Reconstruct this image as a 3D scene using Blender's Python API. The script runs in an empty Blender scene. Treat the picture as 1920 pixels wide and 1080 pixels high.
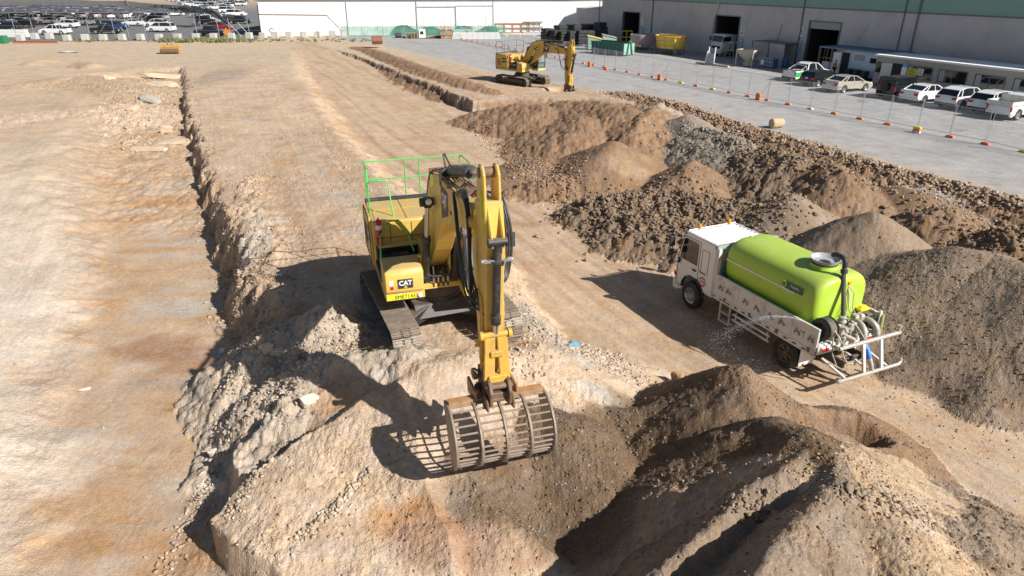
import bpy, bmesh, math, random
import numpy as np
from mathutils import Vector, Matrix
random.seed(7)
R = math.radians
sc = bpy.context.scene
COL = sc.collection

# ------------------------------------------------------------------ camera
CAM_H = 10.0
FPX = 1280.0
PITCH = math.atan(585.0 / FPX)
cam_d = bpy.data.cameras.new("camera")
cam = bpy.data.objects.new("camera", cam_d)
COL.objects.link(cam)
cam_d.sensor_width = 36.0
cam_d.lens = 36.0 * FPX / 1920.0
cam_d.clip_start = 0.2
cam_d.clip_end = 6000
cam.location = (0, 0, CAM_H)
cam.rotation_euler = (math.pi / 2 - PITCH, 0, 0)
sc.camera = cam

# ------------------------------------------------------------------ light
SUN_ELEV = R(35.5)
SUN_DIR = Vector((0.84, -0.545, 0)).normalized()          # horizontal direction towards the sun
to_sun = Vector((SUN_DIR.x * math.cos(SUN_ELEV), SUN_DIR.y * math.cos(SUN_ELEV), math.sin(SUN_ELEV)))
world = bpy.data.worlds.new("World")
sc.world = world
world.use_nodes = True
wn = world.node_tree
for n in list(wn.nodes):
    wn.nodes.remove(n)
w_out = wn.nodes.new("ShaderNodeOutputWorld")
w_bg = wn.nodes.new("ShaderNodeBackground")
w_sky = wn.nodes.new("ShaderNodeTexSky")
w_sky.sky_type = 'NISHITA'
w_sky.sun_disc = False
w_sky.sun_elevation = SUN_ELEV
w_sky.sun_rotation = math.atan2(SUN_DIR.x, SUN_DIR.y)
w_bg.inputs[1].default_value = 0.052
wn.links.new(w_sky.outputs[0], w_bg.inputs[0])
wn.links.new(w_bg.outputs[0], w_out.inputs[0])
sun_d = bpy.data.lights.new("sun", 'SUN')
sun_d.energy = 4.9
sun_d.angle = R(0.5)
sun_d.color = (1.0, 0.965, 0.915)
sun = bpy.data.objects.new("sun", sun_d)
COL.objects.link(sun)
sun.rotation_euler = to_sun.to_track_quat('Z', 'Y').to_euler()
sun.location = (0, 0, 60)
sc.view_settings.view_transform = 'Standard'
sc.view_settings.look = 'None'
sc.view_settings.exposure = 0.46
sc.view_settings.gamma = 1.0
sc.cycles.max_bounces = 6
sc.cycles.transparent_max_bounces = 24

# ------------------------------------------------------------------ survey helper: where a sight line meets height z
_cp, _sp = math.cos(PITCH), math.sin(PITCH)
def W(u, v, z=0.0):
    x = (u - 960.0) / FPX
    y = -(v - 540.0) / FPX
    dy = _cp + y * _sp
    dz = -_sp + y * _cp
    t = (CAM_H - z) / -dz
    return (x * t, dy * t)
def W3(u, v, z=0.0):
    a = W(u, v, z)
    return Vector((a[0], a[1], z))

# ------------------------------------------------------------------ noise (numpy)
_rng = np.random.RandomState(5)
_PERM = _rng.permutation(1024).astype(np.int32)
_PERM = np.concatenate([_PERM, _PERM])
_RV = _rng.rand(1024).astype(np.float32)
_GX = np.cos(_RV * 2 * np.pi).astype(np.float32); _GY = np.sin(_RV * 2 * np.pi).astype(np.float32)
def _hi(ix, iy, seed):
    return _PERM[(_PERM[(ix + seed * 37) & 1023] + iy + seed * 11) & 1023]
def _hash(ix, iy, seed):
    return _RV[_hi(ix.astype(np.int32), iy.astype(np.int32), seed)]
def pnoise(x, y, seed=0):
    x = np.asarray(x, np.float32); y = np.asarray(y, np.float32)
    fx0 = np.floor(x); fy0 = np.floor(y)
    ix = fx0.astype(np.int32); iy = fy0.astype(np.int32)
    fx = x - fx0; fy = y - fy0
    u = fx * fx * (3 - 2 * fx)
    w = fy * fy * (3 - 2 * fy)
    def g(dx, dy):
        k = _hi(ix + dx, iy + dy, seed)
        return _GX[k] * (fx - dx) + _GY[k] * (fy - dy)
    a = g(0, 0); b = g(1, 0); c = g(0, 1); d = g(1, 1)
    return (a + (b - a) * u + (c - a) * w + (a - b - c + d) * u * w) * 1.5
def fbm(x, y, seed=0, octv=4, lac=2.03, gain=0.5, ridged=False):
    s = 0.0; a = 1.0; t = 0.0
    for i in range(octv):
        n = pnoise(x + 17.3 * i, y - 9.1 * i, seed + i * 31)
        if ridged:
            n = 1 - 2 * np.abs(n)
        s = s + a * n; t += a
        x = x * lac; y = y * lac; a *= gain
    return s / t
def clods(x, y, seed=0):
    """rounded lumps, one per cell: 0 between lumps, up to 1 on top"""
    x = np.asarray(x, np.float32); y = np.asarray(y, np.float32)
    ix = np.floor(x).astype(np.int32); iy = np.floor(y).astype(np.int32)
    best = np.zeros_like(x)
    for dx in (-1, 0, 1):
        for dy in (-1, 0, 1):
            cx = ix + dx; cy = iy + dy
            k = _hi(cx, cy, seed)
            px = cx + 0.15 + 0.7 * _RV[k]
            py = cy + 0.15 + 0.7 * _RV[(k + 311) & 1023]
            r = 0.25 + 0.45 * _RV[(k + 677) & 1023]
            d2 = ((x - px) ** 2 + (y - py) ** 2) / (r * r)
            best = np.maximum(best, np.sqrt(np.clip(1 - d2, 0, 1)) * r * 1.6)
    return best
def sstep(a, b, x):
    t = np.clip((x - a) / (b - a), 0, 1)
    return t * t * (3 - 2 * t)

def seg_dist(X, Y, pts, closed=False, vals=None, sides=False):
    """distance to a polyline and the value interpolated at the nearest point"""
    if len(pts) == 1:
        pts = [pts[0], (pts[0][0] + .02, pts[0][1])]; vals = None if vals is None else [vals[0], vals[0]]
    n = len(pts)
    best = np.full(X.shape, 1e9)
    val = np.zeros(X.shape); side = np.zeros(X.shape)
    for i in range(n if closed else n - 1):
        ax, ay = pts[i][:2]; bx, by = pts[(i + 1) % n][:2]
        dx, dy = bx - ax, by - ay
        L = dx * dx + dy * dy + 1e-9
        t = np.clip(((X - ax) * dx + (Y - ay) * dy) / L, 0, 1)
        d = np.hypot(X - ax - t * dx, Y - ay - t * dy)
        m = d < best
        best = np.where(m, d, best)
        if sides:
            side = np.where(m, np.sign(dx * (Y - ay) - dy * (X - ax)), side)
        if vals is not None:
            val = np.where(m, vals[i] + t * (vals[(i + 1) % n] - vals[i]), val)
    return (best, val, side) if sides else (best, val)
def inside(X, Y, pts):
    c = np.zeros(X.shape, bool)
    n = len(pts)
    for i in range(n):
        ax, ay = pts[i][:2]; bx, by = pts[(i + 1) % n][:2]
        if ay == by:
            continue
        c ^= ((ay > Y) != (by > Y)) & (X < (bx - ax) * (Y - ay) / (by - ay) + ax)
    return c

# ------------------------------------------------------------------ the ground: one height field
# toe line of the left trench: (u, v, width of the slope beside it)
TRENCH = [(335,136,.9),(345,170,.8),(346,200,.7),(352,250,.7),(372,320,.8),(390,400,.9),(402,440,.9),(418,500,1.0),(426,560,1.1),(436,640,1.4),
          (425,720,3.2),(405,790,3.2),(370,870,3.2),(340,950,3.0),(310,1010,3.0),(280,1080,3.0),(270,1300,3.0),
          (80,1300,2.5),(150,1080,2.2),(165,950,2.2),(150,800,2.4),(170,690,2.2),(205,560,2.0),(222,470,2.2),(215,380,4),(225,300,4),(235,200,4),(262,140,2.2)]
PIT = [(560,86,2),(590,150,2.5),(640,215,2.5),(700,290,2.5),(820,400,2.5),(960,490,2.2),(1020,560,2.2),(1080,640,2.4),
       (1170,715,2.2),(1240,760,2.2),(1400,800,2),(1560,880,2),(1750,980,2),(1920,1080,2),(2500,1500,2),(3200,1000,1),
       (2500,585,.35),(2100,480,.3),(1920,436,.3),(1840,415,.3),(1780,402,.3),(1700,378,.3),(1640,352,.3),(1560,328,.4),(1480,300,.6),(1380,268,1),(1250,232,2.5),(1100,212,3),
       (960,212,3),(890,213,.5),(850,198,.22),(820,184,.22),(760,158,.22),(700,129,.22),(660,113,.22),(604,93,.22),(585,84,1)]
def _wp(L, z):
    return [W(p[0], p[1], z) for p in L]
T_w, K_w = _wp(TRENCH, -0.45), _wp(PIT, -0.6)
UPPER = [  # (u, v, z) heights of the undisturbed and banked ground
    (-300,95,0),(0,95,0),(200,105,0),(330,100,0),(600,72,0),(800,80,0),(1100,110,0),(1500,190,0),(1920,300,0),(1920,360,0),(1700,320,0),(1500,270,0),
    (1300,205,0.1),(1150,172,0.1),(2500,500,0),(2900,800,0),(3000,2000,0),(1000,60,0),(1800,120,0),(200,60,0),
    (640,88,.25),(720,125,.35),(800,155,.45),(870,180,.4),(760,110,.1),(950,185,.25),(1050,190,.35),(1180,185,.2),
    (450,92,.2),(440,130,.6),(400,170,.7),(430,230,.75),(450,300,.85),(480,400,.95),(540,470,1.1),(640,560,1.3),(760,640,1.4),(860,660,1.4),(960,620,1.3),
    (500,180,.7),(560,260,.75),(640,360,.9),(760,440,1.1),(880,500,1.2),(930,540,1.25),(540,160,.3),(600,240,.4),
    (480,520,.85),(500,600,.9),(1000,700,.95),(1100,740,.6),
    (180,170,.3),(80,170,.1),(160,230,.5),(60,260,.45),(120,360,.45),(0,400,.35),(100,500,.0),(0,600,.05),(120,650,-.15),(0,850,.02),(80,1000,-.1),(-300,600,.4),(-500,900,.4),(-400,250,.4),(0,180,.1),
    (760,720,1.35),(700,700,1.35),(620,700,1.15),(560,760,.8),(660,820,.9),(760,820,.95),(560,900,.5),(680,950,.4),(480,930,.3),(560,1050,.1),(420,1060,-.1),
    (860,860,.75),(900,800,1.0),(1000,800,.8),(1000,900,.4),(900,960,.15),(800,1040,-.25),(700,1080,-.2),(950,1060,-.3),(820,1300,-.3),(600,1300,-.1),
    (1100,900,-.1),(1200,810,-.1),(1260,860,-.8),(1320,900,-.6),(1180,880,-.7),(1200,1000,-.9),(1100,1000,-.7),(1080,1060,-.8),(1250,950,-.8),(1400,900,.1),(1500,1050,.1),(1700,1080,.1),(1900,1200,.1),(1500,1400,.2)]

def tps_fit(P, Z, lam=0.02):
    n = len(P)
    d2 = ((P[:, None, :] - P[None, :, :]) ** 2).sum(-1)
    K = 0.5 * d2 * np.log(d2 + 1e-6)
    K[np.arange(n), np.arange(n)] = lam
    A = np.zeros((n + 3, n + 3))
    A[:n, :n] = K; A[:n, n] = 1; A[:n, n + 1:] = P; A[n, :n] = 1; A[n + 1:, :n] = P.T
    return np.linalg.solve(A, np.concatenate([Z, np.zeros(3)]))
def lin_fit(P, Z):
    d = np.sqrt(((P[:, None, :] - P[None, :, :]) ** 2).sum(-1) + 0.6)
    n = len(P)
    A = np.zeros((n + 1, n + 1)); A[:n, :n] = d; A[:n, n] = 1; A[n, :n] = 1
    A[:n, :n] += np.eye(n) * -0.02
    return np.linalg.solve(A, np.concatenate([Z, [0]]))
_UP = np.array([W(u, v, z) for u, v, z in UPPER]); _UZ = np.array([z for _, _, z in UPPER])
_UC = lin_fit(_UP, _UZ)
def upper(X, Y):
    h = np.full(X.shape, _UC[-1])
    for i in range(len(_UP)):
        h = h + _UC[i] * np.sqrt((X - _UP[i, 0]) ** 2 + (Y - _UP[i, 1]) ** 2 + 0.6)
    far = sstep(98, 112, Y)
    side = sstep(35, 60, np.abs(X - 8))
    return np.clip(h, -.95, 1.6) * (1 - np.maximum(far, side))

# spoil heaps: name-key, crest polyline (u, v, z), steepness, roughness, colour key
def pile(key, crest, slope=.66, rough=.12, col='brown', soft=.25, lab=None, right=None):
    return dict(key=key, pts=[(*W(u, v, z), z) for u, v, z in crest], slope=slope, rough=rough, col=col, soft=soft, lab=lab, right=right)
PILES = [
 # along the yard side of the haul road, far to near
 pile('berm', [(672,84,.4),(735,106,.7),(800,129,.85),(872,153,.8),(925,172,.5)], .36, .2, 'rust', .5),
 pile('a1', [(905,208,.3),(965,197,.9),(1020,200,1.1)], .4, .22, 'rust', .5),
 pile('a2', [(1060,190,1.3),(1120,192,1.6),(1180,205,1.8)], .42, .22, 'rust', .5),
 pile('a3', [(1095,222,1.3),(1090,245,1.0)], .36, .22, 'rust', .5),
 pile('a4', [(1238,196,1.7),(1205,222,1.7),(1190,245,1.3)], .5, .22, 'rust', .3),
 pile('a5', [(1290,214,1.9),(1300,235,1.5)], .55, .12, 'ash', .3),
 pile('a6', [(1150,265,1.5),(1140,285,1.2)], .50, .08, 'rust', .35, 'small smooth tan dirt heap below the rusty brown bank'),
 pile('a7', [(1325,240,1.6),(1385,262,1.6),(1400,275,1.4)], .5, .2, 'ash', .3),
 pile('a8', [(1300,300,1.3),(1290,312,1.2)], .6, .12, 'brown', .15, 'dark brown dirt heap with a sharp shaded left flank among grey rubble'),
 pile('a9', [(1440,282,1.5),(1500,300,1.6)], .5, .3, 'dark', .4),
 pile('a10', [(1560,305,1.8),(1580,325,1.7)], .62, .2, 'brown', .3, 'tall crumbly brown spoil heap beside the grey ledge of the yard'),
 pile('a11', [(1487,364,1.45)], .64, .05, 'greybrown', .3, 'smooth conical grey brown heap just behind the truck cab'),
 pile('a12', [(1640,398,1.9)], .64, .05, 'greybrown', .25, 'sharp conical grey brown heap directly behind the green water tank'),
 pile('a13', [(1690,352,.9),(1730,366,.9)], .4, .1, 'brown', .4),
 pile('a14', [(1768,392,1.25)], .55, .2, 'brown', .3, 'rough brown heap between the pointed cone and the ledge trench'),
 pile('a15', [(1915,436,1.3),(1960,430,1.3)], .5, .25, 'brown', .3, 'clodded brown heap at the right edge behind the big grey heap'),
 pile('a16', [(1808,466,1.9),(1870,478,1.9),(1990,530,1.9)], .52, .07, 'greybrown', .35, 'large dark grey gravelly spoil heap right of the water truck'),
 pile('c1', [(1140,372,.35),(1230,362,.55),(1330,372,.65),(1420,392,.6)], .45, .35, 'dark', .5),
 pile('c2', [(1210,410,.3),(1300,425,.3)], .4, .35, 'dark', .5),
 # rubble line along the edge of the yard
 pile('rub', [(1160,174,.35),(1250,190,.55),(1330,217,.5),(1400,240,.4),(1480,262,.4),(1560,285,.35),(1640,310,.35),(1720,330,.3),(1800,350,.3),(1900,378,.35),(2100,440,.3)], .32, .3, 'rust', .4),
 # foreground, right of the bucket
 pile('f1', [(1388,692,1.9),(1405,730,1.8)], .80, .1, 'brown', .22),
 pile('f2', [(1388,692,1.9),(1300,735,1.25),(1200,768,.75),(1110,772,.55)], .62, .08, 'dark', .2, None, 1.1),
 pile('f3', [(1405,730,1.8),(1500,772,1.35),(1590,782,.9)], .62, .12, 'brown', .3),
 pile('f4', [(1330,850,1.0),(1390,812,1.7),(1460,797,2.1),(1510,815,2.3),(1560,860,2.3)], .74, .14, 'umber', .25, None, 1.0),
 pile('f5', [(1530,845,2.25),(1470,880,2.15),(1400,935,2.0),(1320,1000,1.85),(1229,1074,1.65),(1150,1150,1.3)], .95, .10, 'greybrown', .12, None, 1.25),
 pile('f6', [(1575,870,2.3),(1565,915,2.4),(1530,965,2.45),(1480,1020,2.5),(1430,1080,2.5),(1380,1250,2.5)], .5, .12, 'greybrown', .22, None, 1.3),
 pile('f7', [(1560,860,2.3),(1650,960,2.2),(1720,1060,2.3),(1800,1200,2.3)], .6, .12, 'tan', .35),
 pile('f8', [(1690,960,1.6),(1790,1010,1.5),(1880,1100,1.5)], .5, .16, 'greybrown', .35),
 # foreground, left of the bucket: pushed-out ribs
 pile('g0', [(612,572,1.85)], .8, .1, 'sand', .25),
 pile('g00', [(612,572,2.0),(560,600,1.35),(500,640,1.1)], .7, .22, 'clay', .2),
 pile('g1', [(760,655,1.75),(690,668,1.65),(610,670,1.5),(560,690,1.0)], .6, .22, 'clay', .2),
 pile('g2', [(600,668,1.5),(560,720,1.15),(520,770,.85),(480,830,.45),(440,870,.1)], .30, .22, 'clay', .1, None, 1.3),
 pile('g3', [(748,720,1.6),(690,745,1.4),(620,800,1.0),(550,862,.55),(480,940,.1),(400,1035,-.38)], .26, .09, 'sand', .12, None, .72),
 pile('g4', [(760,800,1.05),(690,850,.92),(620,900,.62)], .22, .09, 'sand', .1, None, .8),
 pile('g5', [(860,850,.9),(775,890,.78),(715,945,.62),(665,1010,.42),(600,1090,.1)], .24, .09, 'sand', .1, None, .9),
 pile('g6', [(500,620,1.05),(470,650,.8)], .8, .22, 'clay', .2),
 pile('g7', [(800,690,1.7),(880,670,1.75),(1000,660,1.5)], .5, .09, 'sand', .3),
 pile('g8', [(1000,770,1.15),(1080,800,.95),(1130,840,.7)], .6, .1, 'umber', .3),
 # far left
 pile('h1', [(65,112,.55),(82,110,.5)], .35, .1, 'tan', .4),
 pile('h2', [(130,140,.5),(190,135,.6)], .25, .1, 'sand', .8),
 pile('h3', [(150,115,.6),(172,118,.6)], .45, .15, 'tan', .4),
 pile('h6', [(40,158,.25),(150,142,.45),(245,165,.45)], .16, .16, 'tan', 1.0),
 pile('h7', [(-40,230,.45),(60,215,.55),(170,205,.5)], .14, .16, 'sand', 1.2),
 pile('h4', [(985,318,0.0),(1020,300,0.1)], .3, .1, 'rust', .5),
 pile('h5', [(1010,345,-.1),(1060,335,.1)], .35, .25, 'rust', .5),
]
for i_, p_ in enumerate(PILES):
    p_['i'] = i_
CCOL = dict(  # soil colours (linear)
    sand=(.52,.39,.275), tan=(.44,.32,.21), rust=(.27,.170,.103), brown=(.245,.160,.100), dark=(.205,.145,.097),
    clay=(.45,.365,.28), brownedge=(.36,.245,.165), umber=(.165,.112,.072), grey=(.28,.225,.172), greybrown=(.27,.20,.142), white=(.66,.57,.47), orange=(.40,.22,.105), ash=(.255,.21,.165),
    pave=(.36,.35,.34), paved=(.27,.26,.25), asphalt=(.17,.168,.17), road=(.47,.335,.222), redb=(.30,.165,.10), cgrey=(.42,.37,.31))
CUTC = [(1200,232),(1380,262),(1480,290),(1560,318),(1640,340),(1700,365),(1780,388),(1920,415),(2300,510)]

YARD = [W(*p) for p in [(640,76),(700,82),(760,98),(840,118),(900,134),(960,150),(1150,178),(1250,188),(1340,222),(1400,245),(1500,268),(1600,292),(1700,318),(1800,345),(1920,378),(2500,520)]]
YARD_POLY = YARD + [(160, 20), (160, 160), (-40, 160)]
CARPARK = [W(-900,80), W(0,79), W(480,75.5), W(486,66), (-46,142), (-46,330), (-330,330)]

BENCH = [(-2.12, 17.04, 1.29, R(-68), 2.0, 1.6, 1.2), (*W(980, 157, .15), .15, R(-47), 2.2, 1.7, 1.0)]
def height(X, Y, fine=True):
    """height, colour weight and zone of the ground at X, Y"""
    U = upper(X, Y)
    wx = X + .55 * fbm(X * .45, Y * .45, 3, 3) ; wy = Y + .55 * fbm(X * .45, Y * .45, 8, 3)
    jag = .26 * fbm(X * 1.1, Y * 1.1, 12, 6, gain=.62, ridged=True)
    Lk = -.62 + .50 * sstep(50, 100, Y) + .12 * sstep(100, 112, Y) + .05 * fbm(X * .25, Y * .25, 21, 3)
    Lt = -.45 + .12 * sstep(30, 60, Y) + .04 * fbm(X * .4, Y * .4, 22, 3)
    wx = wx + .30 * fbm(X * 1.4, Y * 1.4, 14, 4); wy = wy + .30 * fbm(X * 1.4, Y * 1.4, 15, 4)
    dt, wt = seg_dist(wx, wy, T_w, True, [p[2] for p in TRENCH])
    _, jw = seg_dist(wx, wy, T_w, True, [1.8 if k < 16 else .12 for k in range(len(TRENCH))])
    it = inside(wx, wy, T_w)
    dt = np.where(it, 0, np.maximum(dt + jw * jag * np.minimum(1, .6 / wt), 0))
    mt = 1 - sstep(0, 1, dt / wt)
    dk, wk = seg_dist(wx, wy, K_w, True, [p[2] for p in PIT])
    ik = inside(wx, wy, K_w)
    dk2 = np.where(ik, 0, np.maximum(dk + jag * .8, 0))
    mk = 1 - sstep(0, 1, dk2 / wk)
    h = U
    # rough lumps on the banks
    bank = (1 - mt) * (1 - mk)
    iy_ = inside(X, Y, YARD_POLY)
    dy_, _ = seg_dist(X, Y, YARD)
    yard = np.where(iy_, sstep(0, 1.2, dy_ + .5 * fbm(X * .8, Y * .8, 5, 3)), 0)
    cp = inside(X, Y, CARPARK)
    flat = np.maximum(yard, cp)
    near = 1 - sstep(70, 84, Y)
    lb = sstep(-2.5, -6.0, X + .22 * Y * 0 + 0) * 1.0
    lsm = np.where(jw < 1.0, .22, 1.0)
    rough = (.055 * fbm(X * .5, Y * .5, 31, 5, gain=.52) + .018 * fbm(X * 2.2, Y * 2.2, 33, 5, gain=.6, ridged=True)) * lsm
    h = h + rough * near * (1 - flat) * (.45 + .55 * (U > .5))
    h = h + (Lt + .0 - h) * mt
    h = h + (Lk + .0 - h) * mk
    # benches the two excavators stand on
    for (ex, ey, ez, ea, lx, ly, so) in BENCH:
        c_, s_ = math.cos(ea), math.sin(ea)
        a_ = np.abs((X - ex) * c_ + (Y - ey) * s_); b_ = np.abs(-(X - ex) * s_ + (Y - ey) * c_)
        dd = np.hypot(np.maximum(a_ - lx, 0), np.maximum(b_ - ly, 0))
        wb = 1 - sstep(0, so, dd)
        h = h * (1 - wb) + (ez + .25 * (h - ez)) * wb
    # heaps
    top = np.full(X.shape, -1)
    base = h.copy()
    for p in PILES:
        r_ = max(q[2] for q in p['pts']) / p['slope'] + 6
        xs = [q[0] for q in p['pts']]; ys = [q[1] for q in p['pts']]
        m = (X > min(xs) - r_) & (X < max(xs) + r_) & (Y > min(ys) - r_) & (Y < max(ys) + r_)
        if not m.any():
            continue
        x = X[m]; y = Y[m]
        sd = 100 + p['i'] * 7
        q = .16 + .1 * p['rough']
        ww = .55 + 2.0 * p['rough']
        x2 = x + ww * .30 * fbm(x * .9, y * .9, sd, 3); y2 = y + ww * .30 * fbm(x * .9, y * .9, sd + 3, 3)
        hp = None
        fac = 1 + .10 * pnoise(x * .6, y * .6, sd + 9)
        pts = p['pts'] if len(p['pts']) > 1 else [p['pts'][0], (p['pts'][0][0] + .02, p['pts'][0][1], p['pts'][0][2])]
        _, gside = seg_dist(x2, y2, pts, False, None, True)[1:]
        endf = 0.0
        if p['right'] is not None:           # the gentle flank steepens as it turns round either end
            for e0, e1 in ((pts[1], pts[0]), (pts[-2], pts[-1])):
                L_ = math.hypot(e1[0] - e0[0], e1[1] - e0[1]) + 1e-6
                al_ = ((x2 - e1[0]) * (e1[0] - e0[0]) + (y2 - e1[1]) * (e1[1] - e0[1])) / L_
                endf = np.maximum(endf, np.clip(1.7 * np.maximum(al_, 0) / (np.hypot(x2 - e1[0], y2 - e1[1]) + 1e-3), 0, 1))
        for s0, s1 in zip(pts, pts[1:]):
            di, zi, si = seg_dist(x2, y2, [s0, s1], False, [s0[2], s1[2]], True)
            di = np.sqrt(di * di + p['soft'] ** 2) - p['soft']
            sl_ = p['slope'] if p['right'] is None else np.where(gside < 0, p['right'], p['slope'] + (p['right'] - p['slope']) * endf)
            hi = zi - sl_ * di * fac
            if hp is None: hp, d = hi, di
            else:
                d = np.minimum(d, di); hp = np.maximum(hp, hi)
        hp = hp + p['rough'] * (.55 * fbm(x * 1.6, y * 1.6, sd + 11, 6, gain=.6) * np.minimum(1, d * 1.5 + .3))
        if p['rough'] > .15:
            hp = hp + p['rough'] * (.5 * clods(x * 1.7, y * 1.7, sd + 20) + .3 * clods(x * 3.9, y * 3.9, sd + 24) - .2)
        b = h[m]
        k = .10
        t_ = np.clip(.5 + .5 * (hp - b) / k, 0, 1)
        hn = b * (1 - t_) + hp * t_ + k * t_ * (1 - t_)
        h[m] = hn
        tp = top[m]
        tp = np.where(hp > b, p['i'], tp)
        top[m] = tp
    # crater in the foreground heap
    bx_, by_ = W(1048, 172, 0)
    h = h - 1.3 * (1 - sstep(.5, 1.7, np.hypot(X - bx_, Y - by_)))
    cx, cy = W(1592, 805, .6)
    dcr = np.hypot((X - cx) / 1.15, (Y - cy) / .75)
    h = h - 1.0 * (1 - sstep(.25, 1.0, dcr + .12 * fbm(X * 2, Y * 2, 77, 3)))
    return dict(h=h, mt=mt, mk=mk, top=top, yard=yard, iy=iy_, cp=cp, dyard=np.where(iy_, dy_, -dy_), ik=ik, it=it, jw=jw, dk=dk, dt=dt, near=near, U=U)
# ------------------------------------------------------------------ materials
def nodes_of(name):
    m = bpy.data.materials.new(name)
    m.use_nodes = True
    nt = m.node_tree
    b = nt.nodes["Principled BSDF"]
    return m, nt, b
def sock(b, *names):
    for n in names:
        if n in b.inputs:
            return b.inputs[n]
def noise_node(nt, scale, detail=6, rough=.6, coord=None, stretch=None):
    n = nt.nodes.new("ShaderNodeTexNoise")
    n.inputs["Scale"].default_value = scale
    n.inputs["Detail"].default_value = detail
    n.inputs["Roughness"].default_value = rough
    if coord is not None:
        if stretch:
            mp = nt.nodes.new("ShaderNodeMapping")
            mp.inputs["Scale"].default_value = stretch
            nt.links.new(coord, mp.inputs[0])
            nt.links.new(mp.outputs[0], n.inputs["Vector"])
        else:
            nt.links.new(coord, n.inputs["Vector"])
    return n
def maprange(nt, src, a, b, c, d):
    n = nt.nodes.new("ShaderNodeMapRange")
    n.inputs[1].default_value = a; n.inputs[2].default_value = b
    n.inputs[3].default_value = c; n.inputs[4].default_value = d
    nt.links.new(src, n.inputs[0])
    return n.outputs[0]
def mixc(nt, fac, a, b, mode='MIX'):
    n = nt.nodes.new("ShaderNodeMix")
    n.data_type = 'RGBA'; n.blend_type = mode
    for i, s in ((0, fac), (6, a), (7, b)):
        if hasattr(s, "links"):
            nt.links.new(s, n.inputs[i])
        elif i == 0:
            n.inputs[0].default_value = s
        else:
            n.inputs[i].default_value = (*s, 1)
    return n.outputs[2]
MATS = {}
def mat(name, color, rough=.6, metal=0.0, var=.12, scale=6.0, dirt=None, dirt_amt=.35, dirt_scale=2.5, bump=0.0, bump_scale=30, spec=.5, alpha=None, top=0.0):
    """painted or plain surface with faint unevenness, optional patchy dirt"""
    if name in MATS:
        return MATS[name]
    m, nt, b = nodes_of(name)
    tc = nt.nodes.new("ShaderNodeTexCoord").outputs["Object"]
    n = noise_node(nt, scale, 5, .6, tc)
    f = maprange(nt, n.outputs[0], .3, .7, 1 - var, 1 + var)
    hsv = nt.nodes.new("ShaderNodeHueSaturation")
    hsv.inputs["Color"].default_value = (*color, 1)
    nt.links.new(f, hsv.inputs["Value"])
    c = hsv.outputs[0]
    if dirt is not None:
        nd = noise_node(nt, dirt_scale, 8, .68, tc)
        fd = maprange(nt, nd.outputs[0], .5, .72, 0, dirt_amt)
        c = mixc(nt, fd, c, dirt)
        nt.links.new(maprange(nt, nd.outputs[0], .45, .7, rough, min(1, rough + .35)), b.inputs["Roughness"])
    else:
        b.inputs["Roughness"].default_value = rough
    if top:
        ge = nt.nodes.new("ShaderNodeNewGeometry"); sx = nt.nodes.new("ShaderNodeSeparateXYZ"); nt.links.new(ge.outputs["Normal"], sx.inputs[0])
        ndt = noise_node(nt, 1.6, 7, .7, tc)
        mt_ = nt.nodes.new("ShaderNodeMath"); mt_.operation = 'MULTIPLY'
        nt.links.new(maprange(nt, sx.outputs[2], .35, .95, 0, top), mt_.inputs[0]); nt.links.new(maprange(nt, ndt.outputs[0], .3, .65, .25, 1.0), mt_.inputs[1])
        c = mixc(nt, mt_.outputs[0], c, (.44, .34, .235))
    nt.links.new(c, b.inputs["Base Color"])
    b.inputs["Metallic"].default_value = metal
    s = sock(b, "Specular IOR Level", "Specular")
    s.default_value = spec
    if bump:
        nb = noise_node(nt, bump_scale, 4, .6, tc)
        bm_ = nt.nodes.new("ShaderNodeBump")
        bm_.inputs["Strength"].default_value = bump
        bm_.inputs["Distance"].default_value = .02
        nt.links.new(nb.outputs[0], bm_.inputs["Height"])
        nt.links.new(bm_.outputs[0], b.inputs["Normal"])
    MATS[name] = m
    return m

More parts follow.
